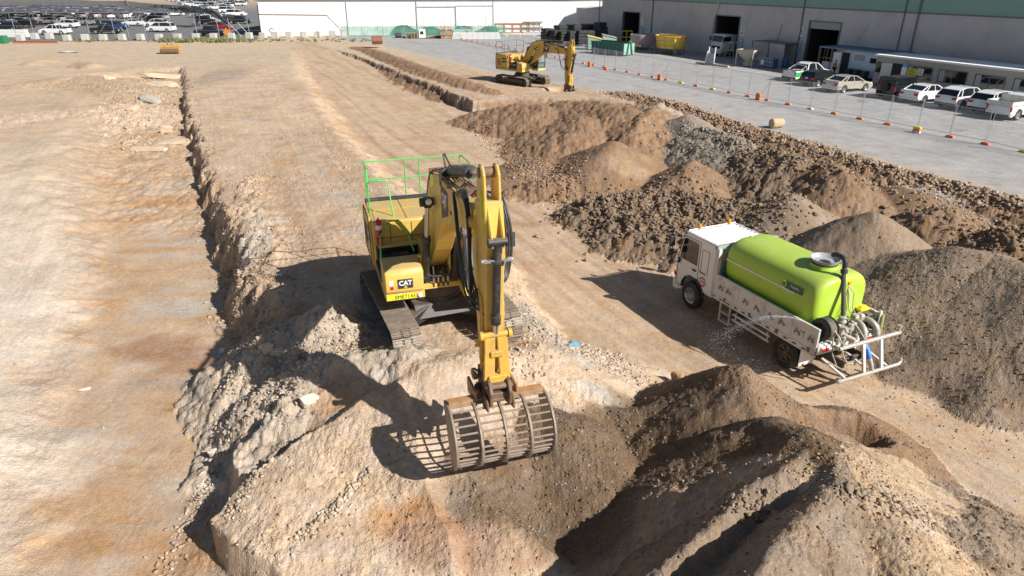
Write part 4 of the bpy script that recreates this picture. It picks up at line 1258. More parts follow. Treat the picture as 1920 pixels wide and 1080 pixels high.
    mb.bx(1.5, 1.6, -.26, .26, 4.38, 4.5); mb.bx(3.4, 3.5, -.25, .25, 4.58, 4.68); mb.bx(4.3, 4.4, -.25, .25, 4.68, 4.82)
    mb.build('boom_pipe', M_RUST, bo, smooth=True)
    hs = MB()
    for k in range(4):
        y1 = -.215 - .022 * k
        hs.tube(smooth_path([(4.3, -.18, 4.78), (4.9, y1 + .02, 4.92 - .03 * k), (5.25 + .03 * k, y1 - .02, 4.7), (5.42 + .03 * k, y1 - .04, 4.3 - .05 * k), (5.40 + .05 * k, y1 - .05, 3.8 - .12 * k), (5.52, y1 - .02, 3.4 - .12 * k), (5.68, -.21, 3.2 - .08 * k), (5.74, -.2, 3.0)]), .021, 7)
    for k in range(2):
        hs.tube(smooth_path([(3.9, -.22, 4.62), (4.35, -.27 - .03 * k, 4.5), (4.7, -.30 - .03 * k, 3.9), (5.0, -.30 - .03 * k, 3.35 - .15 * k), (5.3, -.28, 3.1 - .15 * k), (5.55, -.20, 3.3)]), .021, 7)
    for k in range(3):
        hs.tube(smooth_path([(4.9, .2, 4.88), (5.25, .28 + .03 * k, 4.9), (5.5, .33 + .04 * k, 4.6), (5.6, .34 + .05 * k, 4.1), (5.7, .30 + .02 * k, 3.7 - .06 * k), (5.85, .19, 3.5)]), .022, 7)
    hs.build('hydraulic_hose', M_HOSE, root, smooth=True)['keep'] = 1
    # --- stick
    sw = .165
    stick = [(5.50, 5.52), (5.62, 5.60), (5.80, 5.60), (5.92, 5.48), (6.00, 5.05), (6.14, 4.45), (6.10, 4.1), (5.98, 2.8), (5.90, 1.80), (5.82, 1.54), (5.66, 1.48), (5.54, 1.56),
             (5.50, 1.75), (5.36, 2.6), (5.12, 4.05), (5.12, 4.45), (5.22, 4.70), (5.42, 4.95)]
    mb = MB(); mb.prism([p for p in stick if p[1] < 5.3], -sw, sw)
    for sy in (-1, 1):
        mb.prism([(5.45, 4.9), (5.56, 5.50), (5.64, 5.60), (5.80, 5.60), (5.92, 5.48), (6.0, 4.85)], sy * .125 - .028, sy * .125 + .028)
        mb.prism([(5.98, 5.05), (6.10, 4.80), (6.32, 4.42), (6.30, 4.32), (6.08, 4.36)], sy * .10 - .02, sy * .10 + .02)
    so = mb.build('stick', M_YEL, root, bevel=.02)
    mb = MB(); mb.cyl((5.71, -.17, 5.46), (5.71, .17, 5.46), .09, 16); mb.build('stick_pin', M_RUST, so)
    mb = MB(); mb.bar((5.50, -sw - .004, 4.78), (5.28, -sw - .004, 4.2), .006, .06, (0, 1, 0)); mb.bar((5.85, -sw - .004, 5.2), (6.02, -sw - .004, 4.5), .006, .05, (0, 1, 0)); mb.build('hi_vis_strip', M_YGRN, so)
    a = Vector((6.24, 0, 4.42)); b = Vector((6.06, 0, 2.62)); d_ = (b - a).normalized()
    mb = MB(); mb.cyl(a, a + d_ * 1.50, .070, 18); mb.cyl(a + d_ * 1.42, a + d_ * 1.58, .088, 18); mb.cyl((a.x, -.16, a.z), (a.x, .16, a.z), .08, 14)
    mb.box(tuple(a + d_ * .35), (.17, .19, .06)); mb.cyl(a + d_ * .02, a + d_ * .2, .082, 14)
    cy = mb.build('bucket_cylinder', M_BLK, root, smooth=True)
    mb = MB(); mb.cyl(a + d_ * 1.54, b, .05, 12); mb.build('piston_rod', M_CHR, cy, smooth=True)
    mb = MB(); mb.box(tuple(a + d_ * .33 + Vector((.02, .0, 0))), (.05, .48, .045)); mb.cyl(a + d_ * .33 + Vector((.0, -.27, 0)), a + d_ * .33 + Vector((.0, -.18, 0)), .04, 8); mb.cyl(a + d_ * .33 + Vector((.0, .18, 0)), a + d_ * .33 + Vector((.0, .27, 0)), .04, 8)
    mb.build('hose_clamp', M_CHRG, cy)
    pp = MB()
    for y in (-.195, .195):
        for dx in (0, .09):
            pp.tube([(5.72 + dx, y, 3.3), (5.80 + dx, y, 3.1), (5.78 + dx, y, 2.2), (5.70 + dx, y, 1.75)], .020, 6)
    for z in (2.9, 2.4, 1.95):
        pp.bx(5.66, 5.92, -.212, .212, z, z + .05)
    pp.build('stick_pipe', M_YEL2, so)
    # linkage
    mb = MB(); mb.cyl((6.06, -.26, 2.62), (6.06, .26, 2.62), .055, 14)
    for sy in (-1, 1):
        mb.bar((6.06, sy * .21, 2.62), (5.60, sy * .21, 2.18), .05, .14, (0, 1, 0))
        mb.cyl((6.06, sy * .26 - .035, 2.62), (6.06, sy * .26 + .035, 2.62), .085, 14)
    mb.build('idler_link', M_YEL2, root, bevel=.008)
    mb = MB()
    for sy in (-1, 1):
        mb.bar((6.06, sy * .11, 2.62), (6.12, sy * .15, 1.72), .07, .20, (0, 1, 0))
    mb.bx(6.03, 6.16, -.12, .12, 2.2, 2.32); mb.bx(6.04, 6.2, -.17, .17, 1.66, 1.84)
    mb.build('bucket_link', M_YEL2, root, bevel=.015)
    # quick hitch
    mb = MB()
    for sy in (-1, 1):
        mb.prism([(5.52, 1.55), (5.85, 1.60), (6.3, 1.60), (6.42, 1.38), (6.38, 1.02), (6.16, .92), (6.05, 1.08), (5.88, 1.06), (5.75, .88), (5.55, .95), (5.48, 1.2)], sy * .24 - .045, sy * .24 + .045)
    mb.bx(5.6, 6.3, -.22, .22, 1.12, 1.3)
    mb.cyl((5.68, -.42, 1.42), (5.68, .36, 1.42), .09, 14); mb.cyl((6.24, -.34, 1.45), (6.24, .34, 1.45), .075, 14)
    mb.cyl((5.68, -.48, 1.42), (5.68, -.36, 1.42), .13, 14)
    mb.cyl((5.68, -.42, 1.05), (5.68, .34, 1.05), .075, 12); mb.cyl((6.25, -.3, 1.12), (6.25, .3, 1.12), .07, 12)
    for sy in (-1, 1):
        mb.prism([(5.58, 1.12), (5.78, 1.14), (5.8, .76), (5.5, .76)], sy * .33 - .03, sy * .33 + .03)
        mb.prism([(6.12, 1.22), (6.34, 1.22), (6.42, .92), (6.05, .80)], sy * .33 - .03, sy * .33 + .03)
    mb.xf(Matrix.Translation((0, 0, 1.42 + .22)) @ Matrix.Diagonal((1, .74, .80, 1)) @ Matrix.Translation((0, 0, -1.42)))
    mb.build('quick_hitch', M_RUST, root, bevel=.015)
    # --- bucket
    if bucket == 'skeleton':
        w = .92
        arc = [(6.02, 1.30), (6.28, 1.28), (6.52, 1.18), (6.70, 1.00), (6.79, .78), (6.79, .58), (6.71, .40), (6.60, .28), (6.47, .19)]
        bk = MB()
        for sy in (-1, 1):
            side = [(5.82, 1.27)] + arc + [(6.34, .10), (5.78, 1.16)]
            bk.prism(side, sy * w - .022, sy * w + .022)
        bk.mat(1); bk.bar((6.02, -w + .02, 1.30), (6.02, w - .02, 1.30), .17, .12); bk.mat(0)
        bko = bk.build('bucket', [M_BKT, M_BKTO], root)
        rim = MB()
        for y in (-w, w):
            rim.tube([(p[0], y, p[1]) for p in arc], .03, 6)
        for y in (-.46, 0, .46):
            rim.tube([(p[0] + .02, y, p[1]) for p in arc], .034, 6)
        rim.build('bucket_rib', M_BKT, bko, smooth=True)
        br = MB()
        for p in range(1, 14):
            t = p / 14 * 8.0
            i = int(min(7, t)); f = t - i
            x = arc[i][0] * (1 - f) + arc[i + 1][0] * f; z = arc[i][1] * (1 - f) + arc[i + 1][1] * f
            br.cyl((x - .03, -w, z), (x - .03, w, z), .02, 8)
        br.build('bucket_bar', M_BKT, bko, smooth=True)
        lip = MB(); lip.bar((6.42, -w - .03, .13), (6.42, w + .03, .13), .045, .17, (.5, 0, 1))
        for k in range(9):
            lip.cyl((6.43, -w + .12 + k * .21, .135), (6.46, -w + .12 + k * .21, .12), .025, 8)
        lip.build('cutting_edge', M_BLK, bko)
        tp = MB(); tp.bx(5.5, 6.1, -.42, -.37, 1.2, 1.5); tp.bx(5.5, 6.1, .37, .42, 1.2, 1.5)
        tp.build_each('hitch_ear', M_BKTO, bko, bevel=.01)
    else:
        w = .75
        bk = MB()
        arc = [(5.55, 1.0), (6.0, 1.1), (6.25, .9), (6.3, .5), (6.1, .15), (5.7, -.02), (5.2, 0.02)]
        for sy in (-1, 1):
            bk.prism(arc + [(5.0, .1)], sy * w - .02, sy * w + .02)
        for a_, b_ in zip(arc, arc[1:]):
            bk.bar((a_[0], -w, a_[1]), (a_[0], w, a_[1]), .05, .05)
            bk.add([(a_[0], -w, a_[1]), (a_[0], w, a_[1]), (b_[0], w, b_[1]), (b_[0], -w, b_[1]), (a_[0] - .03, -w, a_[1] - .03), (a_[0] - .03, w, a_[1] - .03), (b_[0] - .03, w, b_[1] - .03), (b_[0] - .03, -w, b_[1] - .03)],
                   [(0, 1, 2, 3), (7, 6, 5, 4), (0, 4, 5, 1), (2, 6, 7, 3), (0, 3, 7, 4), (1, 5, 6, 2)])
        for k in range(7):
            y = -w + .12 + k * .21
            bk.bar((5.25, y, .04), (4.95, y, .02), .07, .05)
        bk.build('bucket', M_RUST, root)
    # the upper body stands on the swing ring; the tracks may point another way
    UPS = ('deck_frame', 'counterweight', 'engine_housing', 'rear_hood_strip', 'side_door', 'step_tray', 'shelf', 'storage_box', 'hi_vis_strip', 'unit_number', 'headlight', 'warning_label',
           'reflector', 'number_plate', 'cab', 'mirror', 'guard_rail', 'hand_rail', 'fire_extinguisher', 'exhaust_pipe', 'hydraulic_hose', 'hose_fitting', 'cylinder_bracket')
    LOW = ('track', 'track_frame', 'idler_wheel', 'sprocket', 'centre_frame')
    def shift(o, M):
        o.data.transform(M)
        for c in kids(o): shift(c, M)
    for c in kids(root):
        b_ = c.name.split('.')[0]
        if b_ in UPS and not c.get('keep'): shift(c, Matrix.Translation((0, 0, .27)))
        elif b_ in LOW and swing: shift(c, Matrix.Rotation(swing, 4, 'Z'))
    if drop:
        MR = Matrix.Translation((.05, 0, 1.8)) @ Matrix.Rotation(drop, 4, 'Y') @ Matrix.Translation((-.05, 0, -1.8))
        pin = Vector((5.33, 0, 4.5)); MT = Matrix.Translation(MR @ pin) @ Matrix.Rotation(drop * .45, 4, 'Y') @ Matrix.Translation(-pin)
        for c in kids(root):
            b_ = c.name.split('.')[0]
            if b_ in ('boom', 'stick_cylinder') : shift(c, MR)
            elif b_ in ('stick', 'bucket_cylinder', 'idler_link', 'bucket_link', 'quick_hitch', 'bucket') or c.get('keep'): shift(c, MT)
    root.scale = (scale, scale, scale)
    return root


# ------------------------------------------------------------------ the two excavators
EX_Z = 1.31
RZ1 = math.atan2(-math.cos(.294), math.sin(.294))
ex1 = make_excavator((-2.12, 17.04, EX_Z), RZ1, M_GRN, 'near yellow excavator with green guard rails and a barred bucket, on the middle bank', swing=R(4.9), bucket='skeleton')
pp1 = make_person((-2.12, 17.04, EX_Z + .28), RZ1, 'operator in orange shirt sitting in the cab of the near excavator', 'person', 'sit')
pp1.scale = (1.036, 1.036, 1.036)
EX2 = (*W(980, 157, .15), .15)
ex2 = make_excavator(EX2, R(-47), M_GREYR, 'far yellow excavator with grey guard rails, digging at the edge of the concrete yard', bucket='digging', plate=None, drop=R(12))

# ------------------------------------------------------------------ wheels and vehicles
def wheel_at(parent, x, y, z, r, w, side, tyre=None, rim=None, n=22, name='wheel', spokes=5, hub=.56):
    """tyre with a child rim; side = +1 when the outer face looks to +y"""
    t = MB()
    t.lathe([(r * hub, -w / 2), (r * .9, -w / 2), (r, -w * .36), (r, w * .36), (r * .9, w / 2), (r * hub, w / 2)], n, 'y', (x, y, z), cap=False)
    o = t.build(name, tyre or M_RUB, parent, smooth=True)
    q = MB()
    yo = y + side * w * .40
    q.lathe([(r * hub, side * w * .46), (r * (hub - .06), side * w * .40), (r * (hub - .10), side * w * .18), (r * .18, side * w * .18), (r * .16, side * w * .34), (.001, side * w * .34)], n, 'y', (x, y, z), cap=False)
    for k in range(spokes):
        a = 2 * math.pi * k / spokes
        c_, s_ = math.cos(a), math.sin(a)
        q.bar((x + c_ * r * .14, yo - side * w * .12, z + s_ * r * .14), (x + c_ * r * (hub - .05), yo - side * w * .02, z + s_ * r * (hub - .05)), r * .10, w * .12, (0, 1, 0))
    q.build('rim', rim or M_CHRG, o, smooth=True)
    return o

M_LIME = mat('lime_tank_plastic', (.40, .60, .05), .4, var=.04, dirt=(.52, .50, .27), dirt_amt=.4, dirt_scale=1.3, top=.28)
M_WTRK = mat('truck_white', (.80, .80, .79), .32, var=.04, dirt=(.50, .42, .33), dirt_amt=.45, dirt_scale=1.5, top=.2)
M_TRAY = mat('tray_white', (.68, .66, .62), .5, var=.08, dirt=(.32, .23, .16), dirt_amt=.75, dirt_scale=3.0)
M_TGRY = mat('headboard_grey', (.30, .36, .33), .5, var=.1, dirt=(.3, .25, .18), dirt_amt=.5)
M_INK = mat('decal_ink', (.11, .10, .10), .6, var=.3, dirt=(.5, .46, .42), dirt_amt=.5, dirt_scale=9)
M_REDD = mat('decal_red', (.60, .03, .03), .5, var=.05)
M_DGRN = mat('decal_green', (.01, .12, .08), .5, var=.05)

def rrect(hw, hh, r, n=5, cx=0, cz=0):
    pts = []
    for (sx, sz, a0) in ((1, 1, 0), (-1, 1, 90), (-1, -1, 180), (1, -1, 270)):
        for k in range(n + 1):
            a = R(a0 + 90 * k / n)
            pts.append((cx + sx * (hw - r) + r * math.cos(a), cz + sz * (hh - r) + r * math.sin(a)))
    return pts

def make_water_truck(loc, rz):
    root = empty('water_truck', loc, rz)
    tag(root, 'white water truck with a lime green tank and a pump rack on its tray', 'water truck')
    # chassis: origin on the ground under the rear axle, +x forward, +y the truck's left
    mb = MB()
    for y in (-.42, .42): mb.bx(-1.5, 5.0, y - .045, y + .045, .62, .86)
    for x in (-1.3, -.5, .5, 1.6, 2.8): mb.bx(x - .05, x + .05, -.42, .42, .66, .80)
    mb.cyl((0, -.9, .48), (0, .9, .48), .10, 12); mb.cyl((4.42, -.9, .48), (4.42, .9, .48), .07, 10); mb.ball((0, 0, .48), .22, 8)
    mb.bx(1.3, 2.3, -.95, -.45, .45, .85); mb.bx(1.9, 2.5, .5, .95, .5, .82)
    mb.build('chassis', M_BLK, root, bevel=.01)
    for x, y, s_ in ((4.42, .98, 1), (4.42, -.98, -1)):
        wheel_at(root, x, y, .48, .48, .27, s_, rim=M_CHRG, spokes=8, hub=.60)
    for y, s_ in ((.96, 1), (.68, 1), (-.96, -1), (-.68, -1)):
        wheel_at(root, 0, y, .48, .48, .25, s_, rim=M_TRKD, spokes=6, hub=.60)
    # cab
    sec = []   # outline in x-z, front at +x
    prof = [(3.42, .78), (3.42, 2.58), (3.55, 2.64), (4.90, 2.61), (5.12, 2.50), (5.34, 1.72), (5.42, 1.55), (5.44, .62), (5.30, .45), (4.99, .45), (4.97, .80), (4.83, 1.02), (4.63, 1.12), (4.21, 1.12), (4.01, 1.02), (3.87, .80)]
    mb = MB(); mb.prism(prof, -1.06, 1.06)
    cab = mb.build('cab', M_WTRK, root, bevel=.05, seg=3)
    ar = MB()
    for sy in (-1, 1):
        pts = [(5.01, .62), (4.97, .84), (4.83, 1.05), (4.63, 1.15), (4.21, 1.15), (4.01, 1.05), (3.85, .84), (3.79, .62)]
        ar.loft([[(p[0], sy * 1.0, p[1]) for p in pts] + [(p[0] * .94 + 4.42 * .06, sy * 1.0, p[1] * .94 + .03) for p in pts[::-1]],
                 [(p[0], sy * 1.10, p[1]) for p in pts] + [(p[0] * .94 + 4.42 * .06, sy * 1.10, p[1] * .94 + .03) for p in pts[::-1]]])
    ar.build('wheel_arch', M_BLKP, cab)
    bp = MB(); bp.prism([(5.2, .36), (5.50, .36), (5.54, .66), (5.44, .72), (5.2, .72)], -1.04, 1.04); bp.build('bumper', M_WTRK, root, bevel=.03, seg=2)
    q = MB()
    q.prism([(5.117, 2.42), (5.127, 2.42), (5.35, 1.70), (5.34, 1.70)], -.92, .92)
    q.build('windscreen', M_DGLS, cab)
    q = MB()
    for sy in (-1, 1):
        y0, y1 = sy * 1.062, sy * 1.072
        q.prism([(4.28, 1.62), (5.14, 1.62), (5.22, 1.70), (5.06, 2.36), (4.98, 2.42), (4.34, 2.42), (4.28, 2.36)], y0, y1)
    q.build_each('door_window', M_DGLS, cab, bevel=.006)
    q = MB()
    for sy in (-1, 1):
        y = sy * 1.066
        for a, b in (((4.20, .98), (4.20, 2.5)), ((4.20, 2.5), (5.08, 2.48)), ((5.08, 2.48), (5.30, 1.68)), ((5.30, 1.68), (5.30, .66))):
            q.bar((a[0], y, a[1]), (b[0], y, b[1]), .014, .012, (0, 1, 0))
        q.bar((3.74, y, 1.45), (3.74, y, 2.3), .012, .01); q.bar((4.08, y, 1.45), (4.08, y, 2.3), .012, .01); q.bar((3.74, y, 2.3), (4.08, y, 2.3), .012, .01)
        q.bx(5.02, 5.30, y - .01, y + .01, .6, .62)
    q.build('door_seam', M_BLKP, cab)
    q = MB()
    for sy in (-1, 1): q.bx(4.30, 4.48, sy * 1.085 - .018, sy * 1.085 + .018, 1.40, 1.46)
    q.build_each('door_handle', M_BLKP, cab, bevel=.008)
    q = MB()
    for sy in (-1, 1):
        q.tube([(5.10, sy * 1.06, 2.42), (5.28, sy * 1.22, 2.50), (5.32, sy * 1.34, 2.46), (5.32, sy * 1.36, 1.50), (5.24, sy * 1.22, 1.46), (5.12, sy * 1.08, 1.55)], .016, 6)
    q.build_each('mirror_arm', M_BLKP, cab, smooth=True)
    for sy in (-1, 1):
        q = MB(); q.box((5.36, sy * 1.36, 2.22), (.09, .23, .40)); q.box((5.36, sy * 1.36, 1.82), (.10, .20, .22)); q.build('mirror', M_BLKP, cab, bevel=.035, seg=3)
        q = MB(); q.bx(5.18, 5.24, sy * 1.07, sy * 1.13, 1.42, 1.62); q.build_each('mirror_bracket', M_BLKP, cab)
    rf = MB()
    for k in range(8):
        x = 3.62 + k * .18
        rf.bx(x, x + .05, -.94, .94, 2.60, 2.665)
    rf.bx(3.48, 5.02, -1.04, -.98, 2.57, 2.66); rf.bx(3.48, 5.02, .98, 1.04, 2.57, 2.66)
    rf.build('roof_rib', M_WTRK, cab, bevel=.008)
    q = MB(); q.tube([(4.98, -1.0, 2.68), (4.98, 1.0, 2.68)], .025, 8); q.bx(4.96, 5.0, -.9, -.86, 2.56, 2.68); q.bx(4.96, 5.0, .86, .9, 2.56, 2.68); q.build('light_bar', M_WTRK, cab)
    for y in (-.72, .55):
        q = MB(); q.lathe([(.07, 2.70), (.065, 2.82), (.05, 2.85), (.001, 2.86)], 14, 'z', (4.98, y, 0)); q.build('beacon', M_AMB, cab, smooth=True)
    q = MB(); q.tube([(4.98, .84, 2.6), (4.98, .86, 2.85)], .02, 6); q.build('antenna', M_BLKP, cab)
    q = MB(); q.prism([(5.36, 1.04), (5.44, 1.04), (5.44, .88), (5.30, .88)], 1.055, 1.068); q.build('side_lamp', M_TAIL, cab)
    for sy in (-1, 1):
        q = MB(); q.bx(5.50, 5.53, sy * .95 - .12, sy * .95 + .06, .48, .62); q.build('headlight', M_LAMP, root)
    q = MB(); q.bx(5.445, 5.455, -.7, .7, .95, 1.25); q.build('grille', M_BLKP, cab)
    # red cog emblem on the door with its lettering
    cx, cz = 3.93, 1.18
    gear = []
    for k in range(40):
        a = 2 * math.pi * k / 40; rr = .185 if (k // 2) % 2 else .155
        gear.append((cx + rr * math.cos(a), cz + rr * math.sin(a)))
    inn = [(cx + .115 * math.cos(2 * math.pi * k / 40), cz + .115 * math.sin(2 * math.pi * k / 40)) for k in range(40)]
    g = MB()
    g.add([(p[0], 1.070, p[1]) for p in gear] + [(p[0], 1.070, p[1]) for p in inn], [(k, (k + 1) % 40, 40 + (k + 1) % 40, 40 + k) for k in range(40)])
    go = g.build('emblem', M_REDD, cab)
    q = MB(); q.bx(cx - .21, cx + .21, 1.069, 1.072, cz - .055, cz + .055); q.build('emblem_band', M_WTRK, go)
    text('emblem_lettering', 'LOADEX', .115, frame((cx, 1.074, cz), (-1, 0, 0), (0, 0, 1)), M_INK, go, sx=.98)
    text('fleet_lettering', 'TPSG-56', .085, frame((cx + .05, 1.071, cz + .30), (-1, 0, 0), (0, 0, 1)), M_INK, cab, bold=.002)
    # tray
    tr = MB(); tr.bx(-1.14, 3.22, -1.19, 1.19, .93, 1.03)
    for k in range(8): tr.bx(-1.0 + k * .54, -.92 + k * .54, -1.10, 1.10, .80, .93)
    for sy in (-1, 1): tr.bx(-1.14, 3.22, sy * 1.19 - .03, sy * 1.19 + .03, .66, .72)
    tro = tr.build('tray_floor', M_TRAY, root, bevel=.008)
    for sy in (-1, 1):
        y = sy * 1.19
        sd = MB(); sd.bx(-1.14, 3.22, y - .018, y + .018, .80, 1.50)
        for x in (-1.14, -.20, .90, 2.04, 3.14): sd.bx(x, x + .08, y - .034, y + .034, .79, 1.51)
        sd.bx(-1.14, 3.22, y - .036, y + .036, 1.47, 1.53); sd.bx(-1.14, 3.22, y - .034, y + .034, .78, .85)
        for k in range(12): sd.bx(-1.0 + k * .35, -.80 + k * .35, y - .03, y + .03, .72, .80)
        so = sd.build('tray_side', M_TRAY, root, bevel=.006)
        lt = MB()
        for x in (-.9, .3, 1.45, 2.6): lt.bx(x - .05, x + .05, y - .045 , y + .045, .74, .86)
        lt.build_each('latch', M_RUST, so)
    # machinery pictograms on the left tray side
    pic = MB(); yf = 1.19 + .020
    def blk(x, z, pts, s_=.088):
        pic.prism([(x - p[0] * s_, z + p[1] * s_) for p in pts], yf, yf + .004)
    def disc(x, z, r_):
        pic.prism([(x + r_ * math.cos(2 * math.pi * k / 12), z + r_ * math.sin(2 * math.pi * k / 12)) for k in range(12)], yf, yf + .004)
    for i_, x in enumerate((2.86, 2.50, 1.72, 1.22, .66, .20, -.40, -.64, -.90)):
        z = 1.14
        kind = i_ % 4
        if i_ == 7:
            blk(x, z, [(-.3, .9), (.3, .9), (.3, .5), (.1, .4), (.05, -.6), (.3, -.8), (-.3, -.8), (-.05, -.6), (-.1, .4), (-.3, .5)], .12); continue
        disc(x + .075, z - .055, .042); disc(x - .085, z - .05, .05 if kind != 1 else .036)
        blk(x, z, [(-1.1, -.3), (.9, -.3), (1.0, .3), (.2, .4), (.1, 1.1), (-.7, 1.1), (-.7, .3), (-1.1, .2)])
        if kind in (0, 2):
            blk(x, z, [(.8, .1), (1.5, 1.3), (2.1, .2), (2.0, .05), (1.5, .9), (1.0, 0)])
        if kind == 1:
            blk(x, z, [(.9, -.5), (1.7, -.5), (1.9, .3), (1.6, .1), (1.0, .1)])
    pic.build('machine_pictogram', mat('worn_decal', (.20, .185, .17), .6, var=.3, dirt=(.5, .46, .42), dirt_amt=.7, dirt_scale=9), so)
    # headboard rack
    hb = MB()
    for y in (-1.14, 1.14): hb.bx(3.16, 3.26, y - .05, y + .05, .95, 2.36)
    hb.bx(3.16, 3.30, -1.26, 1.26, 2.33, 2.45); hb.bx(3.19, 3.24, -1.14, 1.14, 1.05, 1.85)
    for k in range(4): hb.bx(3.18, 3.25, -1.14, 1.14, 1.25 + k * .2, 1.29 + k * .2)
    hb.build('headboard', M_TGRY, root, bevel=.012)
    q = MB(); q.bx(3.12, 3.22, 1.10, 1.22, 1.5, 2.36); q.build('headboard_post', M_TRAY, root)
    q = MB(); q.bx(3.10, 3.16, 1.12, 1.19, 1.95, 2.10); q.build('marker_light', M_AMB, root)
    # tank
    T = MB(); rings = []
    for (x, f, g_) in ((3.08, .80, .82), (3.06, .90, .91), (2.98, .965, .965), (2.80, 1, 1), (1.5, 1, 1), (0.1, 1, 1), (-.34, 1, 1), (-.50, .985, .985), (-.60, .93, .93), (-.66, .84, .85), (-.68, .7, .72)):
        ring = []
        for k in range(40):
            a = 2 * math.pi * k / 40; c_, s_ = math.cos(a), math.sin(a)
            e = .52
            y = math.copysign(abs(c_) ** e, c_) * 1.03; z = math.copysign(abs(s_) ** e, s_)
            zz = 1.83 + (z * .88 if z < 0 else z * .80 - .10 * abs(y) ** 2.4)
            y2 = y * (1 if z > 0 else 1 - .10 * (-z) ** 2)
            ring.append((x, y2 * f, 1.83 + (zz - 1.83) * g_))
        rings.append(ring)
    T.loft(rings)
    tank = T.build('tank', M_LIME, root, smooth=True)
    try: tank.data.set_sharp_from_angle(angle=R(80))
    except Exception: pass
    sub = tank.modifiers.new('sub', 'SUBSURF'); sub.levels = 1; sub.render_levels = 1
    q = MB(); q.lathe([(.44, 2.50), (.40, 2.60), (.36, 2.70), (.36, 2.74)], 28, 'z', (.15, 0, 0)); q.build('filler_neck', M_LIME, tank, smooth=True)
    q = MB(); q.lathe([(.34, 2.72), (.37, 2.80), (.42, 2.86), (.40, 2.865), (.34, 2.80), (.30, 2.76), (.001, 2.74)], 28, 'z', (.15, 0, 0), cap=False); q.build('hatch_lid', M_GREY, tank, smooth=True)
    q = MB(); q.lathe([(.30, 2.68), (.365, 2.70), (.37, 2.745), (.36, 2.75)], 28, 'z', (.15, 0, 0)); q.build('hatch_ring', M_BLKP, tank, smooth=True)
    q = MB(); q.prism([(3.02, 2.48), (3.02, 2.58), (2.92, 2.62), (2.86, 2.52)], .1, .18); q.build('tank_lug', M_LIME, tank)
    stp = MB(); stp.bar((2.95, 1.035, 1.96), (.10, 1.035, 1.96), .012, .05); stp.build('white_stripe', M_WHT, tank)
    q = MB(); q.prism([(.62, 2.0), (-.18, 2.0), (-.18, 2.20), (.40, 2.20)], 1.03, 1.042); plo = q.build('maker_plate', M_DGRN, tank)
    q = MB(); q.prism([(.52 + .115 * math.cos(2 * math.pi * k / 20), 2.10 + .115 * math.sin(2 * math.pi * k / 20)) for k in range(20)], 1.040, 1.048); q.build('maker_disc', M_LIME, plo)
    text('maker_lettering', 'HJ', .13, frame((.52, 1.052, 2.10), (-1, 0, 0), (0, 0, 1)), M_DGRN, plo, bold=.004)
    text('maker_lettering', 'PolyFlo', .11, frame((.10, 1.046, 2.12), (-1, 0, 0), (0, 0, 1)), M_WHT, plo)
    q = MB(); q.lathe([(.05, -.63), (.05, -.60)], 14, 'x', (0, .05, 2.05)); q.build('tank_port', M_WHT, tank)
    q = MB(); q.bx(-.66, -.58, -.02, .10, 2.28, 2.42); q.build('float_switch', M_GREY, tank)
    q = MB(); q.bx(-.70, -.60, -.20, -.10, 2.32, 2.42); q.build('marker_light', M_AMB, tank)
    # filler pipe and cables
    q = MB(); q.tube(smooth_path([(-1.02, .22, 1.30), (-.96, .20, 1.6), (-.84, .16, 2.0), (-.72, .12, 2.35), (-.62, .10, 2.68), (-.60, .09, 2.92)]), .065, 12); q.build('filler_hose', M_TRKD, root, smooth=True)
    q = MB(); q.tube(smooth_path([(-.60, .09, 2.86), (-.58, .09, 3.02), (-.48, .08, 3.10), (-.22, .05, 3.10), (-.10, .03, 3.04)]), .07, 12); q.tube([(-.62, .095, 2.70), (-.60, .09, 2.80)], .095, 12); q.build('filler_elbow', M_BLKP, root, smooth=True)
    q = MB()
    q.tube([(-.66, -.12, 2.3), (-.74, -.16, 2.0), (-.78, -.2, 1.6), (-.95, -.35, 1.32)], .016, 6)
    q.tube([(-.70, -.14, 2.28), (-.80, -.26, 2.1), (-.80, -.34, 1.6), (-1.0, -.5, 1.3)], .013, 6)
    for k in range(3): q.tube([(-.63, -.02 - .03 * k, 2.0), (-.80, .02 - .07 * k, 1.5), (-1.0, .05 - .1 * k, 1.35)], .009, 5)
    q.build('cable', M_ALU, root, smooth=True)
    # hose reel
    q = MB()
    for dy in (-.16, .16): q.lathe([(.30, dy - .015), (.33, dy), (.30, dy + .015), (.20, dy + .012), (.20, dy - .012)], 26, 'y', (-.98, .82, 1.42), cap=False)
    q.lathe([(.22, -.14), (.27, -.07), (.22, 0), (.27, .07), (.22, .14)], 26, 'y', (-.98, .82, 1.42), cap=True)
    for k in range(6):
        a = k * math.pi / 3
        for dy in (-.16, .16): q.bar((-.98, .82 + dy, 1.42), (-.98 + .31 * math.cos(a), .82 + dy, 1.42 + .31 * math.sin(a)), .03, .015, (0, 1, 0))
    q.build('hose_reel', M_BLK, root, smooth=True)
    q = MB()
    for k in range(5): q.lathe([(.30 + .012 * (k % 2), -.0), (.325, .02), (.30, .04)], 26, 'y', (-.98, .70 + k * .045, 1.42), cap=False)
    q.build('hose_coil', M_ALU, root, smooth=True)
    q = MB(); q.tube(smooth_path([(-1.25, .80, 1.50), (-1.46, .72, 1.25), (-1.55, .60, .80), (-1.58, .36, .52), (-1.60, .02, .50), (-1.62, -.16, .72), (-1.60, -.10, 1.1), (-1.45, .12, 1.50), (-1.32, .3, 1.72)]), .022, 8)
    q.tube([(-1.38, .95, 1.38), (-1.50, .98, .9), (-1.56, .8, .55)], .018, 6)
    q.build('loose_hose', M_ALU, root, smooth=True)
    # pump, manifold and pipes
    q = MB()
    q.lathe([(.02, -.22), (.17, -.20), (.19, -.05), (.19, .08), (.12, .16), (.10, .26)], 20, 'x', (-1.0, .25, 1.25))
